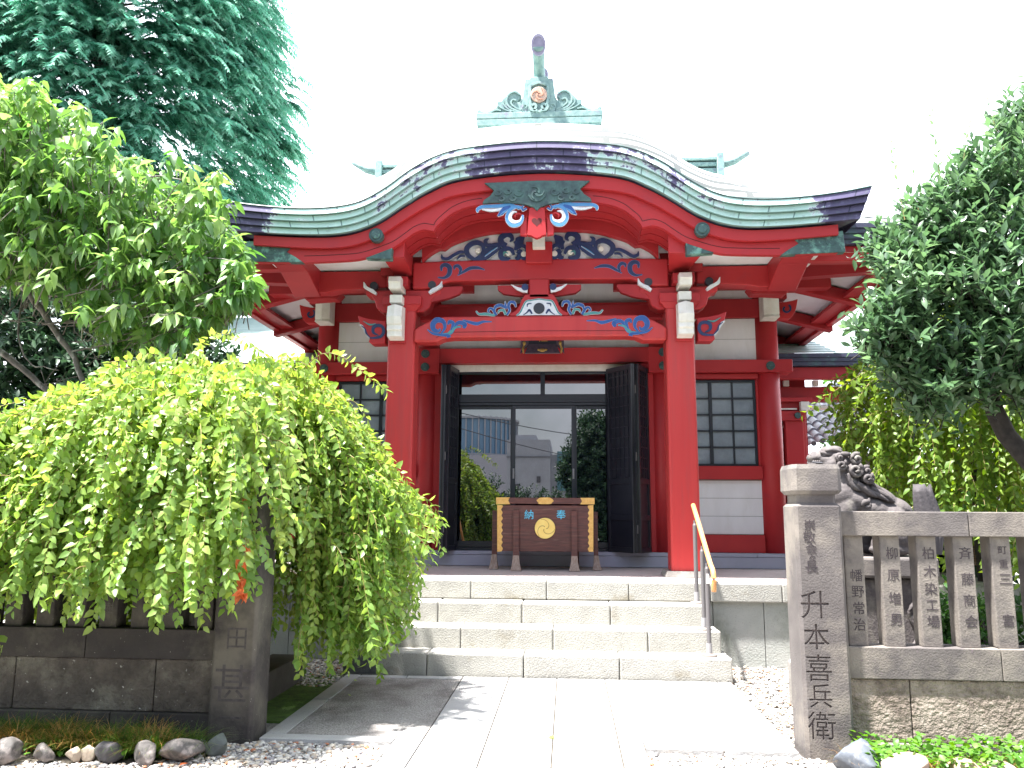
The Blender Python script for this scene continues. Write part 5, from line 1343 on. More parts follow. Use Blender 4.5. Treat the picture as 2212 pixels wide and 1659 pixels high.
FL, PL, SLL = fence(-1, 'stone fence, its colour darkened for canopy shade, with gate post under the weeping tree left of the path', 'fencedark', 'fencebased')
rF = reg(1800, 1050, .4521)
def engrave(post, chars, zoom, sizes, depth=.012):
    """cut the characters into the stone"""
    yf = 5.5
    m = MB()
    for c, (zx, zy), sz in zip(chars, zoom, sizes):
        (x, z) = rF([(zx, zy)], yf)[0]
        vs, fs = text_mesh(c, sz, .02)
        m.add([(x+a, yf-e*1.0-.004, z+b) for a, b, e in vs], fs)
    return m
def one(c, x, y, z, sz, parent, mat, e=.0008, d=0.0):
    vs, fs = text_mesh(c, sz, e)
    return MB().add([(x+a_, y-d-e_, z+b_) for a_, b_, e_ in vs], fs).build('inscription', mat, parent)
for c, zp, sz in zip('崇敬会々長', [(216, 400), (214, 462), (224, 520), (228, 568), (226, 615)], [.078, .082, .074, .055, .088]):
    (x, z) = rF([zp], 5.5)[0]; one(c, x, 5.4985, z, sz, PR, M['ink'])
BIG = ('升本喜兵衛', [(243, 812), (252, 978), (264, 1140), (274, 1285), (280, 1440)], [.195, .175, .180, .160, .185])
cut = engrave(PR, *BIG).build('cutter', M['fence'], PR)
bm = bmesh.new(); bm.from_mesh(cut.data); bmesh.ops.remove_doubles(bm, verts=bm.verts, dist=.00005); bmesh.ops.recalc_face_normals(bm, faces=bm.faces); bm.to_mesh(cut.data); bm.free()
def do_cut(target, cutter):
    n0 = len(target.data.polygons)
    bpy.context.view_layer.update()
    for md in list(target.modifiers): target.modifiers.remove(md)
    b = target.modifiers.new('cut', 'BOOLEAN'); b.operation = 'DIFFERENCE'; b.solver = 'EXACT'; b.object = cutter
    dg = bpy.context.evaluated_depsgraph_get(); me = bpy.data.meshes.new_from_object(target.evaluated_get(dg))
    ok = len(me.polygons) > n0+60; target.modifiers.remove(b)
    if ok: target.data = me
    return ok
ENG = do_cut(PR, cut); bpy.data.objects.remove(cut, do_unlink=True)
for c, zp, sz in zip(*BIG):
    (x, z) = rF([zp], 5.5)[0]; one(c, x, 5.5143 if ENG else 5.4985, z, sz, PR, M['ink2'])
names = [('幡野常治', [(455, 660), (470, 745), (475, 830), (475, 915)], 0), ('柳原増男', [(640, 545), (650, 660), (655, 780), (662, 890)], 1), ('柏木染工場', [(822, 545), (836, 640), (842, 730), (848, 815), (855, 900)], 2), ('斉藤商会', [(1020, 545), (1035, 680), (1050, 790), (1062, 900)], 3), ('町重三富', [(1215, 530), (1222, 600), (1240, 680), (1250, 895)], 4)]
for s_, pts, k in names:
    sl_o, c0, c1 = SLR[k]; ys_ = 5.6
    for c, p in zip(s_, pts):
        (x, z) = rF([p], ys_)[0]; sz = .085 if c not in '町重' else .06
        one(c, (c0+c1)/2+.008+(x-(c0+c1)/2)*.25, ys_-.0012, z, sz, sl_o, M['ink'])
# left post and slats
rL = reg(0, 1200, .4069)
for c, p, sz in (('田', (1365, 728), .165), ('甚', (1335, 985), .27), ('一', (1330, 1185), .165)):
    (x, z) = rL([p], 5.5)[0]; vs, fs = text_mesh(c, sz, .001)
    MB().add([(x+a, 5.4985-e, z+b) for a, b, e in vs], fs).build('inscription', pmat('shadowy_engraving', (.035, .03, .03), (.07, .06, .06), 20, rough=.9), PL)
for c, zx, zy in (('樹', 570, 550), ('業', 945, 570)):
    k = 3 if zx < 700 else 1
    sl_o, c0, c1 = SLL[min(k, len(SLL)-1)]; z = rL([(zx, zy)], 5.6)[0][1]
    vs, fs = text_mesh(c, .08, .001); MB().add([((c0+c1)/2+a, 5.5985-e, z+b) for a, b, e in vs], fs).build('inscription', M['kerbdark'], sl_o)

# ================================================================== kerb stones behind the gate posts
def kerb(x0, x1, y0, y1, z1, mat, lab):
    t = MB().box(x0, x1, y0, y1, -.05, z1).build('kerb_stone', M[mat], None, bevel=.012, seg=2, loc=((x0+x1)/2, (y0+y1)/2, 0)); tag(t, lab, 'kerb', 'low kerb stones beside the path'); return t
kerb(-2.75, -2.45, 5.85, 7.55, .20, 'kerbdark', 'dark low kerb stone behind the left gate post beside the moss')
a = SZ(1793, 1575, .14); b = SZ(1850, 1650, .14)
kerb(1.86, 3.6, 6.55, 6.78, .14, 'concrete', 'grey low kerb stone behind the right gate post')
kerb(1.92, 2.05, 6.0, 6.54, .13, 'concrete', 'short grey kerb stone turning beside the right gate post')

# ================================================================== guardian lion on its pedestal
def lion():
    kx, ky = 2.36, 6.72
    rK = reg(1860, 1020, .2774)
    def q(a, b, Y=ky): return rK([(a, b)], Y)[0]
    t = thing('guardian_lion', 'seated grey stone guardian lion with curled mane facing left behind the fence', 'statue', (kx, ky, 1.2))
    m = MB(); E = m.ellipsoid
    def e(px, py, rx, rz, ry, tilt=0, dy=0):
        x, z = q(px, py, ky); k = .2774/1.085/1725*ky
        m.ellipsoid((x, ky+dy, z), (rx*k, ry, rz*k), Matrix.Rotation(math.radians(tilt), 3, 'Y').to_quaternion() if tilt else None, 18, 12)
    # trunk: chest high, back falling to the rump
    e(400, 520, 150, 175, .17, -18); e(480, 560, 190, 120, .175, 22); e(640, 640, 220, 130, .18, 24); e(800, 720, 210, 150, .19, 20); e(880, 800, 150, 170, .19)
    e(440, 400, 130, 120, .15, 30); e(370, 300, 110, 110, .13, 20); e(560, 470, 120, 80, .15, 35)
    e(300, 250, 120, 95, .125, 0); e(215, 190, 95, 45, .09, 4); e(235, 255, 90, 34, .08, 0); e(160, 195, 48, 40, .075); e(300, 140, 75, 48, .09)
    e(330, 190, 70, 60, .12); e(300, 255, 105, 82, .135); e(250, 215, 80, 50, .11); e(205, 250, 85, 22, .085, 4); e(215, 175, 80, 26, .085, -4); e(345, 130, 60, 40, .09); e(175, 160, 34, 26, .06)
    e(390, 185, 60, 34, .12, 35, 0)
    e(600, 440, 150, 62, .12, 38); e(740, 520, 150, 66, .13, 33); e(880, 620, 130, 75, .14, 38); e(500, 370, 110, 70, .12, 40); e(420, 240, 95, 75, .12, 25)
    for sg in (-1, 1):
        dy = sg*.10
        e(370, 720, 62, 230, .065, 4, dy); e(330, 950, 75, 55, .07, 0, dy); e(420, 620, 85, 130, .08, 0, dy)
        e(830, 830, 150, 140, .085, 25, dy*1.35); e(760, 960, 170, 55, .07, 0, dy*1.4); e(700, 880, 110, 60, .06, -30, dy*1.4)
    o = m.build('body', M['lionstone'], t)
    rm = o.modifiers.new('r', 'REMESH'); rm.mode = 'VOXEL'; rm.voxel_size = .0085; rm.use_smooth_shade = True
    smo = o.modifiers.new('s', 'SMOOTH'); smo.factor = .6; smo.iterations = 6
    tx = bpy.data.textures.new('stonewear', 'CLOUDS'); tx.noise_scale = .05
    dm = o.modifiers.new('d', 'DISPLACE'); dm.texture = tx; dm.strength = .006; dm.texture_coords = 'LOCAL'
    k = .2774/1.085/1725*ky
    # curls of the mane: spiral reliefs
    MM = {-1: MB(), 1: MB()}
    def curl(px, py, r, turns=1.6, dirn=1, dy=-.13, th=.018):
        mm = MM[-1 if dy < 0 else 1]
        x, z = q(px, py); P = []; n = 26
        for i in range(n):
            u = i/(n-1); a = dirn*u*turns*2*math.pi+1; rr = r*k*(1-u*.88); P.append((x+rr*math.cos(a), ky+dy-.03*u, z+rr*math.sin(a)))
        mm.tube(P, [th*(1-.35*i/(n-1)) for i in range(n)], 8)
        mm.ellipsoid((x, ky+dy*.74, z), (r*k*1.05, .05, r*k*1.05), None, 14, 8)
    for px, py, r, d, dy in ((355, 262, 42, -1, -.135), (465, 305, 56, -1, -.16), (478, 212, 46, 1, -.14), (565, 372, 42, -1, -.165), (565, 312, 38, 1, -.13), (340, 200, 26, 1, -.13)):
        curl(px, py, r, 1.5, d, dy)
        curl(px, py, r, 1.5, d, -dy*.9)
    def lock(pts, r0, dy):
        r0 *= 1.25; dy *= .9
        for sg in (1, -1):
            P = [(q(a, b)[0], ky+dy*sg, q(a, b)[1]) for a, b in sm([(p[0], p[1]) for p in pts], 4)]
            n = len(P); MM[-1 if dy*sg < 0 else 1].tube(P, [r0*(.75+.35*math.sin(3.1*i/(n-1)))*(1-.55*(i/(n-1))**3) for i in range(n)], 8)
    for pts, r0, dy in (([(450, 390), (520, 450), (600, 490), (680, 520), (750, 560)], .022, -.15), ([(480, 410), (540, 455), (600, 500), (640, 525)], .02, -.17), ([(590, 400), (660, 450), (720, 500), (790, 540)], .02, -.12),
                        ([(600, 450), (680, 490), (750, 530), (800, 570)], .02, -.14), ([(400, 330), (440, 420), (500, 460), (560, 470)], .018, -.16), ([(300, 320), (350, 300), (390, 260)], .016, -.12), ([(285, 330), (330, 330), (380, 300)], .014, -.115),
                        ([(520, 600), (530, 570), (570, 560), (575, 530)], .018, -.175), ([(545, 610), (580, 600), (580, 560)], .014, -.178),
                        ([(240, 140), (300, 130), (360, 145), (420, 185)], .014, -.10), ([(200, 150), (250, 165), (310, 175)], .012, -.095)): lock(pts, r0, dy)
    for k_ in (-1, 1): MM[k_].build('mane', M['lionstone'], t, smooth=True)
    # face: brow, eye, nose, teeth line, ear
    f = MB()
    for sg in (-1, 1):
        x, z = q(232, 176); f.ellipsoid((x, ky+sg*.085, z), (.018, .012, .013))
        x, z = q(268, 160); f.ellipsoid((x, ky+sg*.08, z), (.05, .02, .014), None)
        x, z = q(395, 170); f.ellipsoid((x, ky+sg*.115, z), (.045, .018, .022))
        x, z = q(140, 178); f.ellipsoid((x, ky+sg*.035, z), (.016, .018, .014))
    for i in range(7):
        x, z = q(145+i*17, 228); f.ellipsoid((x, ky-.078, z), (.009, .008, .011)); f.ellipsoid((x, ky+.078, z), (.009, .008, .011))
    f.build('face_relief', M['lionstone'], t, smooth=True)
    lp = MB(); P = [(q(a, b)[0], ky-.085, q(a, b)[1]) for a, b in sm([(130, 232), (180, 238), (230, 236), (265, 225)], 3)]; lp.tube(P, .0065, 6); lp.build('mouth', M['tiledark'], t)
    # upright tail, flame-shaped with grooves
    x, z = q(1105, 520); vs = []; nr = 14; ns = 40; fs = []
    for j in range(nr):
        u = j/(nr-1); r_ = .095-.03*u+.02*math.sin(u*3.1); zz = 1.2+u*.53
        for i in range(ns):
            a_ = 2*math.pi*i/ns; g = 1+.10*math.cos(a_*9+u*1.5)
            vs.append((x+r_*g*math.cos(a_)+.02*math.sin(u*4), ky+r_*.6*g*math.sin(a_), zz+(.03*math.cos(a_*4) if j == nr-1 else 0)))
    for j in range(nr-1):
        for i in range(ns): fs.append((j*ns+i, j*ns+(i+1) % ns, (j+1)*ns+(i+1) % ns, (j+1)*ns+i))
    fs.append(tuple((nr-1)*ns+i for i in range(ns)))
    MB().add(vs, fs).build('tail', pmat('dark_tail_stone', (.07, .062, .065), (.045, .04, .045), 9, rough=.85, bump=.5, bscale=40), t, smooth=True)  # tail stone darker than the rest of the lion
    # pedestal
    p = thing('statue_pedestal', 'carved stone pedestal carrying the guardian lion behind the right fence', 'pedestal', (kx, ky, 0))
    m = MB(); m.box(kx-.47, kx+.47, ky-.27, ky+.27, 1.03, 1.185); m.build('top_slab', M['fence'], p, bevel=.02, seg=2)
    m = MB(); m.box(kx-.40, kx+.40, ky-.22, ky+.22, .33, 1.028); pb = m.build('block', M['lionstone'], p, bevel=.02, seg=2)
    m = MB()
    for pts, r_ in (([(-.3, .5), (-.2, .62), (-.24, .8), (-.12, .9)], .03), ([(-.02, .45), (.06, .65), (.02, .8), (.12, .95)], .035), ([(.2, .45), (.3, .6), (.24, .78), (.34, .92)], .03), ([(-.34, .4), (-.1, .42), (.14, .38), (.34, .43)], .03)):
        P = [(kx+a, ky-.225, b) for a, b in sm(pts, 4)]; m.tube(P, [r_*(1-.5*i/(len(P)-1)) for i in range(len(P))], 8)
    m.build('relief', M['lionstone'], pb, smooth=True)
    m = MB(); m.box(kx-.55, kx+.55, ky-.34, ky+.34, -.05, .328); m.build('foot_slab', M['concrete'], p, bevel=.02)
lion()
# ================================================================== stones, gravel, plants on the ground
from mathutils import noise as mnoise
def boulder(c, r, mat, lab, seed, group='border stones edging the planting beds'):
    rr = np.random.default_rng(seed); bm = bmesh.new(); bmesh.ops.create_icosphere(bm, subdivisions=4, radius=1)
    pl = [(Vector(rr.normal(size=3)).normalized(), rr.uniform(.5, .86)) for _ in range(12)]
    for v in bm.verts:
        p = v.co.copy()
        for n, d in pl:
            k = p.dot(n)-d
            if k > 0: p -= n*k*.85
        v.co = Vector((p.x*r[0], p.y*r[1], p.z*r[2]))
        v.co *= 1+.05*mnoise.noise(Vector((p.x*2.2+seed, p.y*2.2, p.z*2.2)))+.022*mnoise.noise(Vector((p.x*8+seed, p.y*8, p.z*8)))
    me = bpy.data.meshes.new('border_stone'); bm.to_mesh(me); bm.free(); me.materials.append(mat)
    for p in me.polygons: p.use_smooth = True
    o = bpy.data.objects.new('border_stone', me); col.objects.link(o); o.location = c; o.rotation_euler = (0, 0, rr.uniform(-.3, .3))
    return tag(o, lab, 'stone', group)
MS = {'blue': pmat('blue_grey_boulder', (.115, .13, .155), (.08, .09, .11), 8, rough=.6, bump=.4, bscale=25, c3=(.22, .23, .24), s3=11, lo3=.55, hi3=.7),
      'pink': pmat('pale_pink_boulder', (.30, .215, .165), (.21, .155, .12), 9, rough=.75, bump=.5, bscale=30, c3=(.36, .31, .26), s3=7),
      'tan': pmat('tan_boulder', (.33, .20, .11), (.32, .25, .17), 4, rough=.7, bump=.4, bscale=25, c3=(.45, .22, .12), s3=3, lo3=.58, hi3=.7),
      'dark': pmat('dark_slate_boulder', (.05, .046, .05), (.07, .065, .068), 6, rough=.7, bump=.5, bscale=25),
      'grey': pmat('mottled_grey_boulder', (.085, .075, .07), (.05, .046, .044), 7, rough=.75, bump=.5, bscale=25, c3=(.19, .165, .155), s3=9),
      'green': pmat('green_grey_boulder', (.10, .115, .10), (.07, .08, .08), 6, rough=.75, bump=.5, bscale=25),
      'pale': pmat('pale_cobble', (.36, .30, .24), (.28, .23, .18), 9, rough=.75, bump=.4, bscale=30)}
stones = [(1855, 1632, 105, 80, 'blue', 'angular blue-grey stone beside the right gate post'), (1965, 1665, 120, 78, 'pink', 'broad pale pink stone second from the right gate post'), (2085, 1655, 85, 62, 'tan', 'tan stone with rusty patches right of the pink stone'), (2160, 1668, 75, 45, 'pink', 'low pale stone at the lower right corner of the photo'),
          (470, 1603, 60, 48, 'green', 'rounded green-grey stone next to the left gate post'), (388, 1615, 100, 52, 'grey', 'large mottled grey stone second from the left gate post'), (312, 1622, 58, 48, 'grey', 'purple-grey stone between the slate stone and the large mottled one'), (240, 1617, 70, 44, 'dark', 'dark slate stone in the middle of the left border'),
          (190, 1622, 34, 34, 'pale', 'small pale brown cobble left of the dark slate stone'), (160, 1625, 36, 36, 'pale', 'small cobble leaning on the left of the pale brown one'), (95, 1622, 50, 40, 'grey', 'low grey stone among the withered grass'), (15, 1618, 70, 56, 'grey', 'brownish stone at the left edge of the photo')]
for i, (vx, vy, wv, hv, mt, lab) in enumerate(stones):
    x, y = SZ(vx*1.085, (vy+hv*.38)*1.085, 0); y = max(y, 4.6)
    k = y/1725; y += .0
    boulder((x, y, hv*k*.22), (wv*k*.52, wv*k*.42, hv*k*.56), MS[mt], lab, 40+i)

def ico():
    t = (1+5**.5)/2
    V = np.array([(-1, t, 0), (1, t, 0), (-1, -t, 0), (1, -t, 0), (0, -1, t), (0, 1, t), (0, -1, -t), (0, 1, -t), (t, 0, -1), (t, 0, 1), (-t, 0, -1), (-t, 0, 1)], float)
    F = np.array([(0, 11, 5), (0, 5, 1), (0, 1, 7), (0, 7, 10), (0, 10, 11), (1, 5, 9), (5, 11, 4), (11, 10, 2), (10, 7, 6), (7, 1, 8), (3, 9, 4), (3, 4, 2), (3, 2, 6), (3, 6, 8), (3, 8, 9), (4, 9, 5), (2, 4, 11), (6, 2, 10), (8, 6, 7), (9, 8, 1)])
    return V/np.linalg.norm(V[0]), F
def pebbles(name, areas, size=(.008, .02)):
    V0, F0 = ico(); P = []
    for (x0, x1, y0, y1, n) in areas:
        q = np.stack([rng.uniform(x0, x1, n), rng.uniform(y0, y1, n)], 1); P.append(q)
    P = np.concatenate(P); n = len(P)
    s = rng.uniform(size[0], size[1], n)*np.clip(rng.lognormal(0, .25, n), .6, 1.8)
    sc3 = np.stack([s*rng.uniform(.9, 1.5, n), s*rng.uniform(.8, 1.2, n), s*rng.uniform(.45, .75, n)], 1)
    a = rng.uniform(0, 2*np.pi, n); V = V0[None]*sc3[:, None]
    V = V*(1+rng.uniform(-.16, .16, (n, 12, 1)))
    c, s_ = np.cos(a)[:, None], np.sin(a)[:, None]
    X = V[..., 0]*c-V[..., 1]*s_; Y = V[..., 0]*s_+V[..., 1]*c; Z = V[..., 2]+rng.normal(0, .15, (n, 1))*V[..., 0]
    V = np.stack([X+P[:, :1], Y+P[:, 1:], Z+(-.045+rng.uniform(.0, .022, n))[:, None]], -1).reshape(-1, 3)
    F = (F0[None]+12*np.arange(n)[:, None, None]).reshape(-1, 3)
    o = numesh(name, V, F, M['pebble'], attr=np.repeat(rng.uniform(0, 1, n), 12), smooth=True)
    return tag(o, 'mixed pale river pebbles covering the ground around the path', 'gravel', kind='stuff')
pebbles('gravel', [(-4.1, -1.18, 4.55, 5.02, 5200), (-2.5, -1.18, 5.0, 5.56, 3600), (-1.6, -1.175, 4.0, 4.6, 900), (.5, 2.9, 4.35, 5.1, 6500), (.5, 1.6, 5.08, 5.53, 2000), (1.48, 3.4, 5.82, 8.65, 6500), (-2.75, -2.1, 7.3, 8.6, 1500)], (.008, .017))
# soil bed, grass tufts, ground cover
m = MB(); m.box(-9, -2.42, 5.02, 5.56, -.06, -.032); m.box(1.83, 9, 5.02, 5.58, -.06, -.03); struct(m.build('soil_bed', M['soil'], bevel=.02))
def blades(name, roots, h, w_, mat, lab, cat, col_, curl=.7):
    n = len(roots); seg = 4
    az = rng.uniform(0, 2*np.pi, n); L_ = h*rng.uniform(.6, 1.3, n); t = np.linspace(0, 1, seg+1)
    bend = curl*rng.uniform(.5, 1.6, n)
    r = L_[:, None]*(t[None]*.25+t[None]**2*.55*bend[:, None]); z = L_[:, None]*(t[None]-.45*bend[:, None]*t[None]**2.4)
    cx = roots[:, :1]+r*np.cos(az)[:, None]; cy = roots[:, 1:2]+r*np.sin(az)[:, None]; cz = roots[:, 2:3]+z
    wd = w_*(1-t[None]**1.6*.92)*np.ones((n, 1)); px = -np.sin(az)[:, None]*wd; py = np.cos(az)[:, None]*wd
    A = np.stack([cx-px, cy-py, cz], -1); B = np.stack([cx+px, cy+py, cz], -1)
    V = np.stack([A, B], 2).reshape(-1, 3); b = (np.arange(n)*(seg+1)*2)[:, None, None]; j = np.arange(seg)[None, :, None]*2
    F = (b+j+np.array([0, 1, 3, 2])[None, None]).reshape(-1, 4)
    o = numesh(name, V, F, mat, attr=np.repeat(col_, (seg+1)*2))
    return tag(o, lab, cat, kind='stuff')
def clump(xs, ys, n, spread, z=0.0):
    c = rng.integers(0, len(xs), n); return np.stack([xs[c]+rng.normal(0, spread, n), ys[c]+rng.normal(0, spread*.7, n), np.full(n, z)], 1), c
gx = np.linspace(-4.3, -2.5, 34)+rng.normal(0, .03, 34); gy = rng.uniform(5.15, 5.42, 34)
R1, c = clump(gx, gy, 8500, .06); colr = np.clip(rng.normal(.22, .15, 8500)+np.where(np.isin(c % 6, (1, 4)), .55, 0), 0, 1)
R1[:, 1] = np.clip(R1[:, 1], 5.13, 5.5); R1[:, 2] = -.03
blades('grass_tufts', R1, .21, .0026, M['grass'], 'tufts of green and withered grass along the foot of the left fence', 'grass', colr, 1.0)
gx = np.linspace(1.75, 4.0, 30)+rng.normal(0, .04, 30); gy = rng.uniform(5.1, 5.4, 30)
R2, c = clump(gx, gy, 2400, .05); R2[:, 1] = np.clip(R2[:, 1], 5.06, 5.5)
blades('grass_tufts', R2, .11, .002, M['grass'], 'yellow withered grass between the ground cover at the right fence', 'grass', np.clip(rng.normal(.75, .2, 2400), 0, 1), 1.0)

# ------------------------------------------------------------------ leaf cards
def leaves(name, pos, axis, size, wr, mat, parent, colr, fold=.25, droop=.25, nrm=None, shape=0):
    """folded, curved leaf blades. axis: unit direction; nrm: approximate upper-side normal"""
    n = len(pos)
    if nrm is None: nrm = np.tile([0, 0, 1.], (n, 1))
    nrm = nrm+rng.normal(0, .35, (n, 3))
    side = np.cross(axis, nrm); side /= np.linalg.norm(side, axis=1, keepdims=True)+1e-9
    up = np.cross(side, axis)
    # u along, v across, h height
    if shape == 0: T = [(0, 0, 0), (.30, -.5, .5), (.34, 0, 0), (.30, .5, .5), (.68, -.36, .36), (.70, 0, 0), (.68, .36, .36), (1, 0, 0)]
    else: T = [(0, 0, 0), (.28, -.40, .4), (.32, 0, 0), (.28, .40, .4), (.62, -.44, .44), (.64, 0, 0), (.62, .44, .44), (1, 0, 0)]
    T = np.array(T); u, v, h = T[:, 0], T[:, 1], T[:, 2]
    dz = -droop*u**2
    wv = size*wr
    V = (pos[:, None]+axis[:, None]*(u[None, :, None]*size[:, None, None])+side[:, None]*(v[None, :, None]*wv[:, None, None])
         + up[:, None]*((h[None]*fold*wv[:, None]*1.2+dz[None]*size[:, None])[..., None]))
    V = V.reshape(-1, 3)
    F = np.array([(0, 2, 1, 1), (0, 3, 2, 2), (1, 2, 5, 4), (2, 3, 6, 5), (4, 5, 7, 7), (5, 6, 7, 7)])
    Ft = np.array([(0, 2, 1), (0, 3, 2), (1, 2, 5), (1, 5, 4), (2, 3, 6), (2, 6, 5), (4, 5, 7), (5, 6, 7)])
    F = (Ft[None]+8*np.arange(n)[:, None, None]).reshape(-1, 3)
    return numesh(name, V, F, mat, parent, attr=np.repeat(colr, 8), smooth=True)
def nrmz(a): return a/(np.linalg.norm(a, axis=-1, keepdims=True)+1e-9)

# ground cover at the right
n = 2600; P = np.stack([rng.uniform(1.78, 4.2, n), rng.uniform(5.0, 5.5, n), rng.uniform(.01, .15, n)], 1)
P[:, 2] += .05*np.clip((P[:, 0]-2.8), 0, 1)
ax = nrmz(np.stack([rng.normal(0, 1, n), rng.normal(-.3, 1, n), rng.normal(.15, .4, n)], 1))
o = leaves('ground_cover', P, ax, rng.uniform(.03, .055, n), .85, M['cover'], None, rng.uniform(0, 1, n), droop=.1, shape=1); tag(o, 'bright green low leafy ground cover behind the right border stones', 'ground cover', kind='stuff')
n = 90; P = np.stack([rng.uniform(-4, -2.45, n), rng.uniform(5.05, 5.2, n), rng.uniform(.01, .05, n)], 1)
ax = nrmz(np.stack([rng.normal(0, 1, n), rng.normal(-.5, 1, n), rng.normal(.15, .4, n)], 1))
o = leaves('weed_leaves', P, ax, rng.uniform(.03, .06, n), .7, M['cover'], None, rng.uniform(0, 1, n), shape=1); tag(o, 'few small green weeds between the stones of the left border', 'weeds', kind='stuff')
# fallen leaves
for i, (sx, sy, z) in enumerate([(819, 1632, .003), (831, 1597, .003), (1301, 1729, .003), (1000, 1290, .003), (1885, 1725, -.01), (1735, 1598, -.01), (620, 1700, -.01), (420, 1795, -.01)]):
    x, y = SZ(sx, sy, z); z_ = z+.004
    if sy < 1400: x, y = SZ(sx, sy+62, .8); z_ = .806
    P = np.array([[x, y, z_]]); a = rng.uniform(0, 6.28)
    o = leaves('fallen_leaf', P, np.array([[math.cos(a), math.sin(a), .05]]), np.array([.055]), .6, M['lf_orange'] if i > 3 else M['lf_weep'], None, np.array([.9]), droop=.05)
    labs = ['yellow fallen leaf on the dark left paving, farther one', 'yellow fallen leaf near the bottom step', 'yellow fallen leaf on the middle of the path', 'fallen leaf on the porch floor', 'red withered leaf beside the right gate post', 'red withered leaf beside the stairs foot', 'brown leaf beside the left gate post', 'brown leaf in the gravel at the bottom left']
    tag(o, labs[i], 'leaf', 'scattered fallen leaves')

# ================================================================== trees
def interp_path(P, n):
    P = np.array(P, float); d = np.r_[0, np.cumsum(np.linalg.norm(np.diff(P, axis=0), axis=1))]; t = np.linspace(0, d[-1], n)
    return np.stack([np.interp(t, d, P[:, k]) for k in range(3)], 1), d[-1]
def tubes_np(name, paths, r0, r1, mat, parent, seg=5):
    m = MB()
    for P, a, b in zip(paths, r0, r1): n = len(P); m.tube([tuple(p) for p in P], [a+(b-a)*i/(n-1) for i in range(n)], seg, cap=False)
    return m.build(name, mat, parent, smooth=True)
def strands(base, targets, ztop, zlo, parent, mat, lsize, spacing, twigm, yoff=.0, cshift=0, extra=(), lw=.56, start=.25, rtw=.0035):
    """arching, then hanging shoots with alternate leaves"""
    LP, LA, LS, LC, LN = [], [], [], [], []; tw = []
    def run(P, L_, st, c0):
        n = max(3, int(L_*(1-st)/spacing)); P2, _ = interp_path(P, 60)
        tw.append(P2[::4]); idx = (st+(1-st)*(np.arange(n)+rng.uniform(0, 1))/n)*59; idx = np.clip(idx, 0, 58.9); i0 = idx.astype(int); fr = (idx-i0)[:, None]
        p = P2[i0]*(1-fr)+P2[i0+1]*fr; d = nrmz(P2[i0+1]-P2[i0])
        sgn = np.where(np.arange(n) % 2, 1, -1)[:, None]
        ref = nrmz(np.array([rng.normal(), rng.normal(), .01])[None]); sd = nrmz(np.cross(d, ref))
        out = nrmz((p-base)*np.array([1, 1, 0]))
        dz_ = np.clip(-d[:, 2:3], 0, 1); a = nrmz(d*.30+sd*sgn*.95+np.array([0, 0, -1.])*(.12+.45*dz_)+out*.35+rng.normal(0, .34, (n, 3)))
        LP.append(p); LA.append(a); LS.append(rng.uniform(.72, 1.15, n)*lsize); LC.append(np.clip(c0+rng.normal(0, .16, n), 0, 1)); LN.append(nrmz(out*.9+np.array([0, 0, .7])+rng.normal(0, .2, (n, 3))))
    for (tx, ty), zt, zl in zip(targets, ztop, zlo):
        t = np.array([tx, ty, zt]); b = base+rng.normal(0, .12, 3)*np.array([1, 1, .6]); b[2] = min(b[2], zt+.25)
        h = t-b; peak = b+h*.55; peak[2] = max(b[2], zt)+.10*np.linalg.norm(h[:2])+.04
        s = np.linspace(0, 1, 12)[:, None]; arc = (1-s)**2*b+2*s*(1-s)*peak+s*s*t
        hang = max(.05, zt-zl); k = np.linspace(0, 1, 12)[1:, None]
        o_ = nrmz(h*np.array([1, 1, 0])+rng.normal(0, .25, 3)*np.array([1, 1, 0])); sway = rng.normal(0, .11, 2)
        dn = t+o_*(.12*np.sin(k*1.6))*min(1, hang)+np.array([sway[0], sway[1], 0])*k+np.array([0, 0, -1])*hang*k**1.05
        P = np.concatenate([arc, dn]); L_ = np.linalg.norm(np.diff(P, axis=0), axis=1).sum()
        run(P, L_, start, .45+cshift+rng.normal(0, .15)+.25*(zt-1.6))  # leaf colour brightens with height: lit crown and shaded inside painted in
    # short side shoots break up the hanging lines
    for P2 in list(tw):
        for _ in range(5):
            i = rng.integers(4, len(P2)-1); p0 = P2[i]; o_ = nrmz((p0-base)*np.array([1, 1, 0])+rng.normal(0, .6, 3)*np.array([1, 1, 0]))
            L_ = rng.uniform(.12, .34); kk = np.linspace(0, 1, 8)[:, None]
            Q = p0+o_*L_*kk*.8+np.array([0, 0, 1.])*L_*(.25*kk-.95*kk**2)
            run(np.concatenate([Q, Q[-1:]+np.array([[0, 0, -.01]])]), L_, .1, .5+cshift+rng.normal(0, .12)+.25*(p0[2]-1.6))  # side shoots get the same painted brightening with height
    for P in extra:
        P = np.array(sm([tuple(p) for p in P], 6)); L_ = np.linalg.norm(np.diff(P, axis=0), axis=1).sum(); run(P, L_, .0, .75)
    lv = leaves('leaves', np.concatenate(LP), np.concatenate(LA), np.concatenate(LS), lw, mat, parent, np.concatenate(LC), fold=.22, droop=.22, nrm=np.concatenate(LN), shape=0)
    lv['kind'] = 'stuff'
    tubes_np('hanging_shoots', tw, [rtw]*len(tw), [.0012]*len(tw), twigm, parent, 4)['kind'] = 'stuff'
    return len(np.concatenate(LS))
def limb(m, P, r0, r1, n=14, seg=9):
    Q, _ = interp_path(sm([tuple(p) for p in P], 5), n); m.tube([tuple(q+rng.normal(0, .006, 3)) for q in Q], [r0+(r1-r0)*i/(n-1) for i in range(n)], seg)
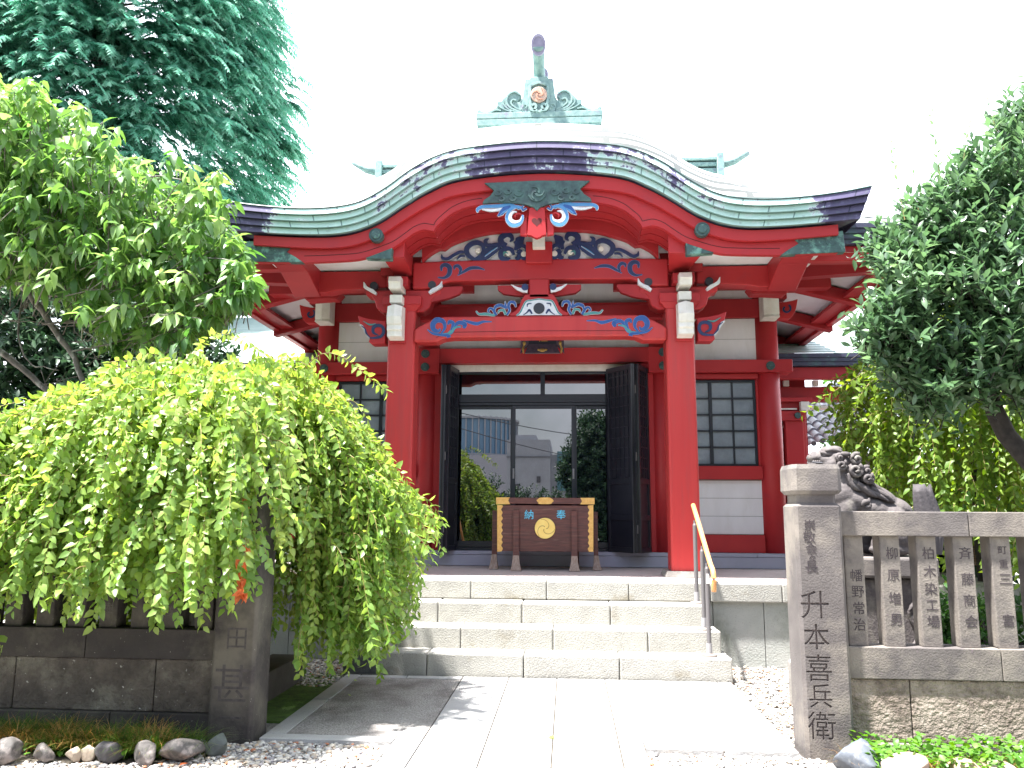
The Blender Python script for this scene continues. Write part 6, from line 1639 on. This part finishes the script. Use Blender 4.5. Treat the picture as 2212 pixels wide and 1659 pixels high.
# ---- weeping tree over the left fence
def weeping_left():
    t = thing('weeping_tree', 'bright yellow-green weeping tree spilling over the left stone fence and gate post', 'tree', (-3.0, 6.5, 0))
    m = MB(); b = np.array([-3.0, 6.5, 0])
    limb(m, [(-3.0, 6.5, -.05), (-3.05, 6.48, .8), (-2.98, 6.5, 1.5), (-3.0, 6.45, 2.2)], .09, .05)
    m.build('trunk', M['bark'], t, smooth=True)
    m = MB()
    for e_ in [(-3.9, 6.3, 2.3), (-2.2, 6.6, 2.55), (-2.7, 5.7, 2.35), (-3.5, 5.8, 2.2), (-3.3, 7.1, 2.4), (-4.7, 6.5, 1.95), (-1.8, 6.5, 2.3)]:
        limb(m, [(-3.0, 6.46, 1.7), ((-3.0+e_[0])/2, (6.46+e_[1])/2, (2.15+e_[2])/2+.15), e_], .035, .010, 12, 7)
    m.build('branches', M['bark'], t, smooth=True)
    N = 600; T = []; ZT = []; ZL = []
    while len(T) < N:
        x = rng.uniform(-5.4, -1.27); y = rng.uniform(5.02, 7.7)
        # footprint
        cx_, rx = (-3.0, 1.85) if x > -3.0 else (-3.0, 2.7)
        r = math.hypot((x-cx_)/rx, (y-6.4)/(1.4))
        if r > 1 or rng.uniform() > .15+.95*r: continue
        # crown profile by x then by depth
        zt = np.interp(x, [-5.4, -4.6, -4.0, -3.5, -3.1, -2.6, -2.2, -1.95, -1.7, -1.5, -1.3, -1.1], [1.75, 2.12, 2.38, 2.62, 2.74, 2.66, 2.64, 2.5, 2.1, 1.85, 1.65, 1.35])
        zt -= .62*max(0, abs(y-6.4)/1.4)**2.2; zt += rng.normal(0, .07)
        if zt < .9: continue
        zl = .95+rng.normal(0, .13) if y < 5.75 else (.55+rng.normal(0, .18) if y > 5.9 else .9)
        if x > -2.05: zl = .66+rng.normal(0, .15) if x < -1.45 else .75+rng.normal(0, .25)
        if x > -2.05 and y < 5.9: y += .6
        if -2.5 < x < -2.05 and y < 5.9: zl = 1.15+rng.normal(0, .15)
        if x > -1.55: zl += .38
        zl = max(zl, .2)
        if rng.uniform() < .35: zl = zl+(zt-zl)*rng.uniform(.2, .7)
        T.append((x, y)); ZT.append(zt); ZL.append(zl)
    for _ in range(150):
        x = rng.uniform(-4.5, -2.15); T.append((x, rng.uniform(5.05, 5.5))); ZT.append(np.interp(x, [-4.5, -2.15], [1.75, 2.0])+rng.normal(0, .15)); ZL.append(rng.uniform(.86, 1.25))
    for _ in range(150):
        x = rng.uniform(-2.05, -1.55); T.append((x, rng.uniform(6.0, 7.1))); ZT.append(np.interp(x, [-2.05, -1.35], [2.1, 1.5])+rng.normal(0, .15)); ZL.append(rng.uniform(.32, .75))
    n = strands(np.array([-3.0, 6.45, 2.3]), T, ZT, ZL, t, M['lf_weep'], .072, .024, M['twig'], lw=.60,
            extra=[[(-2.3, 6.4, 2.55), (-2.05, 6.35, 2.78), (-1.85, 6.3, 2.76), (-1.6, 6.25, 2.58), (-1.42, 6.22, 2.44)], [(-1.9, 6.4, 2.5), (-1.75, 6.35, 2.35), (-1.66, 6.3, 2.12), (-1.62, 6.3, 1.95)], [(-3.6, 6.2, 2.5), (-3.95, 6.1, 2.47), (-4.2, 6.1, 2.38), (-4.28, 6.1, 2.3)],
                   [(-3.1, 6.3, 2.75), (-2.85, 6.1, 2.9), (-2.6, 6.0, 2.86), (-2.4, 5.95, 2.74)], [(-3.95, 5.4, .92), (-3.93, 5.36, .72), (-3.9, 5.34, .52), (-3.78, 5.34, .62)], [(-1.6, 6.3, 1.9), (-1.35, 6.2, 1.85), (-1.2, 6.2, 1.65), (-1.15, 6.2, 1.3)]])
    print('weeping leaves', n)
    # the withered orange spray
    P = np.array(sm([(-2.14, 5.25, 1.62), (-2.08, 5.08, 1.46), (-2.06, 5.03, 1.27), (-2.05, 5.02, 1.06), (-2.04, 5.02, .97)], 6)); k = len(P)
    pp = P[rng.integers(0, k-1, 34)]; pp = pp[(pp[:, 2] < 1.33) | (rng.uniform(0, 1, 34) < .35)]
    leaves('withered_leaves', pp+rng.normal(0, .008, pp.shape), nrmz(rng.normal(0, .6, pp.shape)+np.array([0, 0, -.6])), rng.uniform(.045, .065, len(pp)), .7, M['lf_orange'], t, rng.uniform(0, 1, len(pp)), fold=.6, droop=.6)
weeping_left()
# ---- weeping tree behind the lion
def weeping_right():
    t = thing('weeping_tree', 'yellow-green weeping tree behind the stone lion, half in the shade of the evergreen', 'tree', (4.6, 9.3, 0))
    m = MB(); limb(m, [(4.6, 9.3, 0), (4.55, 9.3, 1.2), (4.5, 9.2, 2.4), (4.3, 9.1, 3.0)], .1, .05); m.build('trunk', M['barkdark'], t, smooth=True)
    N = 330; T = []; ZT = []; ZL = []
    while len(T) < N:
        x = rng.uniform(3.2, 6.4); y = rng.uniform(8.0, 10.4); r = math.hypot((x-4.75)/1.6, (y-9.2)/1.25)
        if r > 1 or rng.uniform() > .2+.8*r: continue
        zt = np.interp(x, [2.75, 3.05, 3.4, 3.9, 4.5, 5.2, 6.4], [1.9, 2.7, 3.3, 3.7, 3.75, 3.5, 2.9])-.5*(abs(y-9.2)/1.25)**2+rng.normal(0, .1)
        zl = 1.15+rng.normal(0, .22)
        if x < 3.55: zl = 1.75+rng.normal(0, .2)
        if rng.uniform() < .4: zl += (zt-zl)*rng.uniform(.2, .7)
        T.append((x, y)); ZT.append(zt); ZL.append(max(.5, zl))
    ex = [[(3.6, 8.6, 3.35), (3.2, 8.4, 3.05), (2.75, 8.2, 2.78), (2.5, 8.1, 2.62), (2.3, 8.05, 2.46)], [(3.5, 8.6, 3.2), (3.15, 8.4, 2.9), (2.9, 8.3, 2.55), (2.78, 8.25, 2.15), (2.75, 8.2, 2.0)], [(3.7, 8.6, 3.3), (3.3, 8.5, 3.0), (3.0, 8.4, 2.7), (2.92, 8.3, 2.4)]]
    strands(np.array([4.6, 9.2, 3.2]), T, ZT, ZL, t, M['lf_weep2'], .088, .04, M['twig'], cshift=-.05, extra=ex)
weeping_right()

def crown(name_l, t, centres, n_tw, lsize, per, mat, wr, spread, bias=(0, 0, .25), cshift=.5, base=None, twigm=None, up=.3, leafout=.9, whorl=True, droop=.15, shell=.35, cyl=0, shape=0, twl=.3):
    """leafy twigs through a set of ellipsoids: centres = [(c, r)]"""
    vol = np.array([r[0]*r[1]*r[2] for c, r in centres])**.6; ch = rng.choice(len(centres), n_tw, p=vol/vol.sum())
    C_ = np.array([c for c, r in centres], float)[ch]; RR = np.array([r for c, r in centres], float)[ch]
    d = nrmz(rng.normal(0, 1, (n_tw, 3))); rad = (shell+(1-shell)*rng.uniform(0, 1, n_tw)**.5)[:, None]
    tip = C_+d*RR*rad
    dr = nrmz(d*1.0+np.array(bias)+rng.normal(0, .3, (n_tw, 3))); ln = rng.uniform(.7, 1.3, n_tw)*twl
    root = tip-dr*ln[:, None]
    k = np.linspace(.15, 1, per)
    p = root[:, None]+dr[:, None]*(ln[:, None, None]*k[None, :, None])
    p = p+np.array([0, 0, -1.])*((ln[:, None]*k[None]**2*.18)[..., None])*(-up)
    a1 = nrmz(np.cross(dr, rng.normal(0, 1, (n_tw, 3)))); a2 = np.cross(dr, a1)
    ang = (np.arange(per)*2.4)[None, :, None]+rng.uniform(0, 6.28, (n_tw, 1, 1))
    sd = a1[:, None]*np.cos(ang)+a2[:, None]*np.sin(ang)
    ax = nrmz(sd*leafout+dr[:, None]*(.75 if whorl else .3)+np.array([0, 0, up])+rng.normal(0, .18, (n_tw, per, 3)))
    nm = nrmz(dr[:, None]*.6+np.array([0, 0, .8])-ax*.2+0*p)
    p = p.reshape(-1, 3); ax = ax.reshape(-1, 3); nm = nm.reshape(-1, 3); N = len(p)
    cc = np.clip(np.repeat(cshift+rng.normal(0, .2, n_tw), per)+rng.normal(0, .12, N), 0, 1)
    o = leaves('leaves', p, ax, lsize*rng.uniform(.7, 1.2, N), wr, mat, t, cc, fold=.2, droop=droop, nrm=nm, shape=shape); o['kind'] = 'stuff'
    if twigm is not None:
        tw = [np.stack([a, (a+b)/2, b]) for a, b in zip(root[::2], tip[::2])]; tubes_np('twigs', tw, [.006]*len(tw), [.002]*len(tw), twigm, t, 3)['kind'] = 'stuff'
    return tip
# ---- evergreen at the right
def evergreen():
    t = thing('evergreen_tree', 'dark glossy evergreen tree with upright shoots at the right edge above the stone lion', 'tree', (4.75, 7.4, 0))
    m = MB(); limb(m, [(4.75, 7.3, 0), (4.5, 7.3, 1.0), (4.17, 7.2, 1.7), (3.74, 7.15, 2.28), (3.62, 7.15, 3.0), (3.8, 7.3, 3.9)], .12, .05, 20); m.build('trunk', M['barkdark'], t, smooth=True)
    m = MB()
    for e_ in [(2.9, 7.1, 3.5), (3.2, 6.9, 3.9), (4.6, 7.0, 4.4), (3.6, 6.7, 2.9), (4.7, 7.5, 3.3), (3.4, 7.6, 4.3), (5.0, 7.2, 4.9)]: limb(m, [(4.0, 7.3, 2.5), ((4+e_[0])/2, (7.3+e_[1])/2, (2.6+e_[2])/2), e_], .04, .012, 10, 6)
    m.build('branches', M['barkdark'], t, smooth=True)
    cs = []
    for vx, vy, y, r in [(2010, 560, 7.0, .40), (1945, 620, 6.9, .34), (1895, 700, 6.9, .22), (1950, 740, 6.9, .38), (1990, 835, 6.9, .27), (2070, 490, 7.0, .38), (2150, 380, 7.1, .40), (2215, 290, 7.2, .38), (2095, 430, 7.1, .3), (2260, 230, 7.3, .3), (2100, 620, 6.8, .45), (2080, 770, 6.8, .40), (2190, 540, 6.9, .45), (2200, 740, 6.8, .42), (2280, 440, 7.1, .5), (2300, 640, 7.0, .5), (2290, 820, 6.9, .42), (1925, 530, 7.0, .22), (2030, 420, 7.1, .20), (1975, 470, 7.1, .2)]:
        x, z = S(vx*1.085, vy*1.085, y); cs.append(((x, y, z), (r*1.1, .5, r*1.15)))
    crown('leaves', t, cs, 1600, .115, 15, M['lf_ever'], .40, 1, shape=1, bias=(-.25, -.2, .7), cshift=.5, twigm=M['barkdark'], up=.30, shell=.25, twl=.42)
    # light shoots standing above the crown
    P = []; 
    for x, y, z, h in [(3.0, 7.0, 4.1, .75), (3.12, 7.0, 3.95, .7), (3.35, 7.0, 4.2, .9), (3.55, 7, 4.6, .35), (3.9, 7, 4.7, .55), (4.3, 7, 4.9, .6), (4.55, 7.1, 5.0, .75), (3.45, 7.1, 4.35, .5), (4.15, 7.1, 4.8, .4), (4.75, 7.1, 5.3, .5)]:
        P.append([np.array([x+rng.normal(0, .02), y, z]), h])
    pos = []; ax = []; cc = []; tw = []
    for p, h in P:
        k = np.linspace(0, 1, 24); lean = rng.normal(0, .12, 2); q = p+np.stack([lean[0]*k, lean[1]*k, h*k], 1); tw.append(q[::6]); a = np.arange(24)*2.4
        pos.append(q); ax.append(nrmz(np.stack([np.cos(a), np.sin(a), np.full(24, 1.1)], 1)+rng.normal(0, .15, (24, 3)))); cc.append(np.full(24, .85)+rng.normal(0, .1, 24))
    pos = np.concatenate(pos); o = leaves('shoot_leaves', pos, np.concatenate(ax), rng.uniform(.045, .075, len(pos)), .36, M['lf_ever'], t, np.clip(np.concatenate(cc), 0, 1)); o['kind'] = 'stuff'
    tubes_np('shoots', tw, [.005]*len(tw), [.002]*len(tw), M['twig'], t, 4)
evergreen()
# ---- cherry tree at the left
def cherry():
    t = thing('cherry_tree', 'cherry tree with drooping green leaves and grey lichened branches at the upper left', 'tree', (-5.6, 8.2, 0))
    m = MB(); limb(m, [(-7.6, 8.6, 0), (-7.5, 8.5, 1.2), (-7.3, 8.4, 2.5), (-6.9, 8.2, 3.9)], .16, .09, 16)
    m.build('trunk', M['bark'], t, smooth=True)
    m = MB()
    def V(pts, r0, r1, Y=7.4, seg=7, n=18):
        P = []
        for vx, vy, y in pts: x, z = S(vx*1.085, vy*1.085, y); P.append((x, y, z))
        limb(m, P, r0, r1, n, seg)
    for tx_, ty_, yy_ in ((-60, 520, 7.6), (-80, 700, 7.9), (-40, 400, 7.6), (-40, 250, 7.6), (-300, 420, 7.8)):
        x_, z_ = S(tx_*1.085, ty_*1.085, yy_); limb(m, [(-7.35, 8.4, 2.2), (-7.0, 8.2, (2.6+z_)/2), (x_, yy_, z_)], .07, .03, 12, 7)
    V([(-60, 520, 7.6), (40, 610, 7.5), (110, 700, 7.4), (160, 770, 7.3), (185, 850, 7.2)], .045, .022)
    V([(-80, 700, 7.9), (40, 790, 7.8), (130, 870, 7.7)], .04, .025)
    V([(60, 570, 7.5), (130, 600, 7.3), (170, 700, 7.2), (210, 740, 7.2)], .014, .005); V([(55, 640, 7.5), (40, 700, 7.4), (60, 780, 7.3), (130, 800, 7.2)], .012, .004)
    V([(-40, 470, 7.6), (90, 560, 7.5), (300, 520, 7.3), (420, 480, 7.2)], .02, .006); V([(20, 560, 7.5), (80, 430, 7.3), (150, 330, 7.2), (230, 260, 7.1)], .022, .006)
    V([(90, 700, 7.4), (200, 690, 7.3), (330, 640, 7.2), (420, 600, 7.1)], .014, .005); V([(100, 640, 7.4), (220, 620, 7.3), (330, 560, 7.2), (400, 520, 7.1), (520, 560, 7.0)], .016, .005)
    V([(-40, 400, 7.6), (60, 380, 7.5), (220, 420, 7.3), (330, 380, 7.2), (440, 400, 7.1)], .02, .006); V([(150, 760, 7.3), (250, 740, 7.2), (340, 720, 7.1)], .01, .004); V([(-40, 250, 7.6), (40, 230, 7.4), (130, 220, 7.3)], .02, .006)
    for i in range(26):
        x0, y0 = rng.uniform(0, 380), rng.uniform(560, 800); V([(x0, y0, 7.4), (x0+rng.uniform(-30, 60), y0+rng.uniform(10, 60), 7.35), (x0+rng.uniform(20, 120), y0+rng.uniform(0, 60), 7.3)], .006, .002, n=8, seg=4)
    m.build('branches', M['bark'], t, smooth=True)
    # clusters of leaves at twig ends; silhouette steps down to the right
    out = [(-520, 330), (-400, 200), (-250, 130), (-80, 120), (0, 165), (60, 160), (120, 215), (190, 240), (250, 300), (310, 350), (380, 365), (440, 380), (480, 395), (500, 470), (540, 560), (560, 620)]
    bot = [(-520, 480), (-400, 600), (-80, 600), (60, 600), (150, 640), (250, 740), (330, 745), (450, 720), (520, 640), (560, 625)]
    CP = []
    while len(CP) < 1850:
        vx = rng.uniform(-90, 550) if len(CP) < 1300 else rng.uniform(-500, -90); y = rng.uniform(6.4, 8.3)
        a = np.interp(vx, [p[0] for p in out], [p[1] for p in out])+12+rng.normal(0, 26); b = np.interp(vx, [p[0] for p in bot], [p[1] for p in bot])
        if b < a+5: continue
        vy = rng.uniform(a, b)
        if vx < 330 and vy > 590 and rng.uniform() < .5: continue
        x, z = S(vx*1.085, vy*1.085, y); CP.append((x, y, z))
    CP = np.array(CP); per = 9; n = len(CP)
    dr = nrmz(rng.normal(0, .35, (n, 3))+nrmz(CP-np.array([-6.6, 8.2, 3.0]))+np.array([0, -.25, .1])); ang = (np.arange(per)*2.4)[None, :, None]+rng.uniform(0, 6, (n, 1, 1))
    a1 = nrmz(np.cross(dr, rng.normal(0, 1, (n, 3)))); a2 = np.cross(dr, a1)
    pos = CP[:, None]-dr[:, None]*(np.linspace(0, .16, per)[None, :, None])
    ax = nrmz((a1[:, None]*np.cos(ang)+a2[:, None]*np.sin(ang))*.8+dr[:, None]*.35+np.array([0, 0, -.75])+rng.normal(0, .15, (n, per, 3)))
    nm = nrmz(np.array([0, -.2, 1.])+(a1[:, None]*np.cos(ang)+a2[:, None]*np.sin(ang))*.5)
    cc = np.clip(np.repeat(.5+rng.normal(0, .22, n), per)+rng.normal(0, .12, n*per), 0, 1)
    o = leaves('leaves', pos.reshape(-1, 3), ax.reshape(-1, 3), .17*rng.uniform(.6, 1.12, n*per), .40, M['lf_cherry'], t, cc, fold=.25, droop=.35, nrm=nm.reshape(-1, 3)); o['kind'] = 'stuff'
    tw = [np.stack([c-d*.45+np.array([0, 0, -.02]), c-d*.2, c]) for c, d in zip(CP, dr)]; tubes_np('twigs', tw, [.006]*n, [.002]*n, M['bark'], t, 4)['kind'] = 'stuff'
    k = [5, 50, 120, 300, 410]; pp = CP[k]; leaves('yellowed_leaves', pp+np.array([0, -.1, -.03]), nrmz(rng.normal(0, .4, (5, 3))+np.array([0, 0, -1])), np.full(5, .1), .5, M['lf_orange'], t, rng.uniform(0, 1, 5))
cherry()
# ---- cedar far behind
def cedar():
    X, Y = -12.3, 19.0
    t = thing('cedar_tree', 'tall blue-green cedar with drooping needle sprays filling the upper left sky', 'tree', (X, Y, 0))
    m = MB(); m.tube([(X, Y, -.1), (X, Y, 8), (X, Y, 16), (X, Y, 22)], [.55, .42, .25, .05], 14); m.build('trunk', M['barkdark'], t, smooth=True)
    SP = []; SD = []; bp = []
    for i in range(420):
        z = rng.uniform(6.0, 18.5); az = rng.uniform(0, 2*np.pi)
        if math.sin(az) > .35: continue
        R0 = np.interp(z, [6, 8.5, 10.5, 12.5, 15, 18.5], [3.0, 4.3, 5.0, 5.0, 4.4, 3.2])*rng.uniform(.84, 1.0)
        d = np.array([math.cos(az), math.sin(az), 0]); k = np.linspace(0, 1, 9)[:, None]; rise = rng.uniform(.15, .45)
        f = lambda u: np.array([X, Y, z])+d*R0*u+np.array([0, 0, 1.])*(R0*(rise*u-.42*u*u))
        P = np.concatenate([f(u) for u in k.ravel()[:, None, None]]).reshape(-1, 3); bp.append(P)
        sdv0 = np.array([-d[1], d[0], 0])
        for u in rng.uniform(.2, 1, int(R0*9))**.6:
            q = f(u); sdv = sdv0*rng.choice([-1, 1]); L_ = (.75*(1-u)+.42)*rng.uniform(.7, 1.25)
            SP.append(q); SD.append(nrmz(d*.6+sdv*(1.0*(1.2-u))+np.array([0, 0, rng.uniform(-.3, .15)]))*L_)
    tubes_np('branches', bp, [.045]*len(bp), [.01]*len(bp), M['barkdark'], t, 4)['kind'] = 'stuff'
    for _ in range(7200):
        z = rng.uniform(6.2, 18); az = rng.uniform(-math.pi, .6)
        R0 = np.interp(z, [6, 8.5, 10.5, 12.5, 15, 18.5], [2.9, 4.2, 4.85, 4.8, 4.3, 3.2])*rng.uniform(.72, .98)+.42*math.sin(az*7+z*2.3)*math.cos(z*1.7-az*3)
        if _ > 4700: R0 *= rng.uniform(.5, .85)
        d = np.array([math.cos(az), math.sin(az), 0]); SP.append(np.array([X, Y, z])+d*R0); SD.append(nrmz(d+rng.normal(0, .55, 3)*np.array([1, 1, .3])+np.array([0, 0, .05]))*rng.uniform(.45, .85))
    SP = np.array(SP); SD = np.array(SD); n = len(SP); per = 24
    k = np.linspace(.03, 1, per)[None, :, None]; L_ = np.linalg.norm(SD, axis=1)[:, None, None]
    p = SP[:, None]+SD[:, None]*k+np.array([0, 0, -1.])*(L_*.68*k**2)
    tang = nrmz(SD[:, None]+np.array([0, 0, -1.])*(L_*1.36*k)); sd = nrmz(np.cross(tang, np.array([0, 0, 1.])))
    sg = np.where(np.arange(per) % 2, 1., -1.)[None, :, None]
    a = nrmz(tang*.65+sd*sg*.8+np.array([0, 0, -.5])+rng.normal(0, .16, (n, per, 3)))
    ln = .30*(1.1-.75*k)*rng.uniform(.7, 1.2, (n, per, 1))
    wv = nrmz(np.cross(a, rng.normal(0, .4, (n, per, 3))+np.array([0, -.5, 1.])))*.030
    V = np.stack([p-wv, p+wv, p+a*ln], 2).reshape(-1, 3); N = n*per
    F = np.arange(N*3).reshape(-1, 3); cc = np.clip(np.repeat(.42+rng.normal(0, .18, n), per)+.3*np.tile(np.linspace(-.5, 1, per), n), 0, 1)
    o = numesh('needle_sprays', V, F, M['lf_cedar'], t, attr=np.repeat(cc, 3)); o['kind'] = 'stuff'; print('cedar tris', N)
cedar()
# ---- background trees
def bgtree(name, c, cs, n, lsize, mat, lab, trunk=True, per=14, cshift=.5, group=None):
    t = thing(name, lab, 'tree', (c[0], c[1], 0), group)
    if trunk:
        m = MB(); zc_ = max(q[0][2] for q in cs); limb(m, [(c[0], c[1], -.05), (c[0]+.1, c[1], zc_*.5), (c[0], c[1], zc_)], .16, .05, 10)
        for q, r in cs[:4]: limb(m, [(c[0]+.05, c[1], zc_*.4), tuple(q)], .06, .02, 8, 6)
        m.build('trunk', M['barkdark'], t, smooth=True)
    crown('leaves', t, cs, n, lsize, per, mat, .42, 1, cshift=cshift, shell=.2, twl=.5, up=.1)
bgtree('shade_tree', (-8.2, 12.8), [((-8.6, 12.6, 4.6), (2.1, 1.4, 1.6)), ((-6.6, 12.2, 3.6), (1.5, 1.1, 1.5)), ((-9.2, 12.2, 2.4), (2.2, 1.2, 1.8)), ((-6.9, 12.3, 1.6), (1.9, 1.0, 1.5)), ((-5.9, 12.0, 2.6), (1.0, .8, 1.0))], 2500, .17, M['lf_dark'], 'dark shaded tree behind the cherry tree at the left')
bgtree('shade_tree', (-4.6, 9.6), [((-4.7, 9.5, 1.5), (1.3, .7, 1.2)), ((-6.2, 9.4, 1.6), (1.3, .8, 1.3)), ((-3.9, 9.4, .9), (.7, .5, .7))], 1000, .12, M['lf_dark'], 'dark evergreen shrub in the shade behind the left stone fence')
bgtree('garden_tree', (8.8, 22), [((8.8, 22, 5.2), (1.8, 1.4, 1.9)), ((7.6, 22, 4.3), (1.2, 1, 1.2))], 900, .2, M['lf_bg'], 'sunlit small green tree above the tiled roof at the right')
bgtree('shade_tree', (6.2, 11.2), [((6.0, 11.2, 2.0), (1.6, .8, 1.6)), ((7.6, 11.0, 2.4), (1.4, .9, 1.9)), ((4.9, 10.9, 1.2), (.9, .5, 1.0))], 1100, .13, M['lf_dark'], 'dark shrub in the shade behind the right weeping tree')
bgtree('garden_shrub', (3.6, 7.6), [((3.5, 7.7, .5), (.8, .4, .55)), ((4.6, 7.6, .6), (.9, .45, .6)), ((5.6, 7.6, .6), (.8, .45, .6))], 620, .085, M['lf_bg'], 'green shrub seen between the slats of the right fence', cshift=.3)
# bamboo blind at the far right
def blind():
    t = thing('reed_blind', 'brown reed blind hanging behind the weeping tree at the right edge', 'blind', (5.6, 9.9, .4))
    m = MB()
    for i in range(44): m.box(4.9, 7.2, 10.55, 10.565, .9+i*.028, .9+i*.028+.018)
    m.build('reeds', pmat('brown_reed', (.22, .13, .08), (.16, .09, .05), 20, rough=.8), t)
    m = MB()
    for x in (4.9, 5.6, 6.4, 7.15): m.box(x, x+.05, 10.57, 10.6, 0, 2.2)
    m.build('frame', M['barkdark'], t)
blind()
# ================================================================== across the street (seen mirrored in the glass doors)
def behind():
    t = thing('white_building', 'white building mirrored in the middle pane of the glass doors', 'building', (-3, -30, 0))
    wm = pmat('white_render', (.34, .35, .39), (.30, .31, .34), 2, rough=.8); gl = pmat('tinted_window_band', (.10, .22, .26), rough=.2)
    m = MB(); m.box(-4.0, -1.15, -38, -30, 0, 6.3); m.box(-3.9, -2.1, -37, -31, 6.3, 6.7); b = m.build('facade', wm, t)
    m = MB(); m.box(-4.02, -1.13, -29.98, -29.9, 5.15, 5.18)
    for x, z in ((-1.9, 3.5), (-1.9, 2.2), (-3.3, 3.0)): m.box(x-.12, x+.12, -29.99, -29.93, z, z+.4)
    m.build('window', M['tiledark'], b)
    m = MB(); m.box(-1.15, 3.5, -37, -31, 0, 5.4); b2 = m.build('side_block', wm, t)
    m = MB()
    for z in (1.0, 3.0, 4.7): m.box(-.7, 3.4, -30.99, -30.9, z, z+.9)
    m.build('window_band', gl, b2)
    t = thing('office_building', 'round-fronted office block with vertical fins mirrored in the left pane', 'building', (-8, -52, 0))
    m = MB(); m.cyl(-9.6, -57, 7.1, 10.4, 4.5, seg=48); m.build('glass_drum', pmat('blue_curtain_wall', (.10, .20, .32), (.16, .28, .40), 1, rough=.2, stretch=(1, 1, .2)), t)
    m = MB()
    for k in range(48):
        a = 2*math.pi*k/48; x, y = -9.6+4.6*math.cos(a), -57+4.6*math.sin(a)
        m.box(x-.06, x+.06, y-.06, y+.06, 7.1, 10.7)
    m.cyl(-9.6, -57, 10.42, 10.6, 4.8, seg=48); m.cyl(-9.6, -57, 6.8, 7.1, 4.8, seg=48); m.build('fin', wm, t)
    m = MB(); m.box(-14, -4.2, -62, -51, 0, 6.8); m.build('podium', pmat('grey_podium', (.32, .32, .36), rough=.8), t)
    bgtree('street_tree', (1.1, -3.6), [((1.0, -3.6, 3.7), (1.1, 1.0, 1.4)), ((1.3, -3.6, 2.4), (1.5, 1.0, 1.4)), ((1.4, -3.4, 1.2), (1.6, .8, 1.0)), ((.1, -3.7, 3.0), (.55, .5, .8)), ((2.6, -3.6, 3.4), (1.2, .9, 1.5))], 2600, .14, M['lf_dark'], 'leafy tree across the lane mirrored in the right door pane', cshift=.45)
    bgtree('street_tree', (-5.2, -4), [((-4.9, -4, 2.0), (1.2, .9, 1.4)), ((-5.6, -4, 3.8), (1.2, 1, 1.6)), ((-3.6, -4, .9), (1.1, .7, .8))], 1000, .14, M['lf_dark'], 'leafy tree across the lane mirrored in the left door pane', cshift=.6)
    bgtree('street_shrub', (-1.5, -4.5), [((-1.4, -4.5, 1.4), (1.3, .6, 1.1)), ((-2.9, -4.4, 1.7), (1.0, .6, 1.4)), ((-.2, -4.4, 1.3), (.9, .6, 1.1)), ((-3.9, -4.4, 2.2), (.7, .6, 1.8))], 1500, .12, M['lf_dark'], 'low dark shrub across the lane mirrored low in the doors', trunk=False, cshift=.5)
    for i, (z0, z1) in enumerate(((6.6, 4.6), (6.0, 3.2))):
        P = [(-7+14*u, -14, z0+(z1-z0)*u-.5*math.sin(math.pi*u)) for u in np.linspace(0, 1, 14)]
        o = MB().tube(P, .02, 5).build('overhead_cable', M['tiledark'], loc=(0, -14, 4)); tag(o, ['upper', 'lower'][i]+' overhead cable mirrored across the glass doors', 'cable', 'cables over the lane')
behind()
def added_treeline():  # unseen leaf masses added behind the viewpoint to block low sky light
    for x0, x1, lab in ((-30, -7, 'unseen dark tree row added to block low sky, left of the viewpoint'), (4.5, 26, 'unseen dark tree row added to block low sky, right of the viewpoint')):
        n = 14000; P = np.stack([rng.uniform(x0, x1, n), rng.uniform(-10, -7, n), rng.uniform(0, 1, n)], 1)
        P[:, 2] = P[:, 2]**.8*(6.5+1.5*np.sin(P[:, 0]*.9)+.8*np.sin(P[:, 0]*2.3))
        o = leaves('added_tree_row', P, nrmz(rng.normal(0, 1, (n, 3))), rng.uniform(.3, .5, n), .6, M['lf_dark'], None, rng.uniform(0, 1, n)); tag(o, lab, 'added tree row', kind='stuff')
added_treeline()
print('OBJECTS', len(bpy.data.objects))
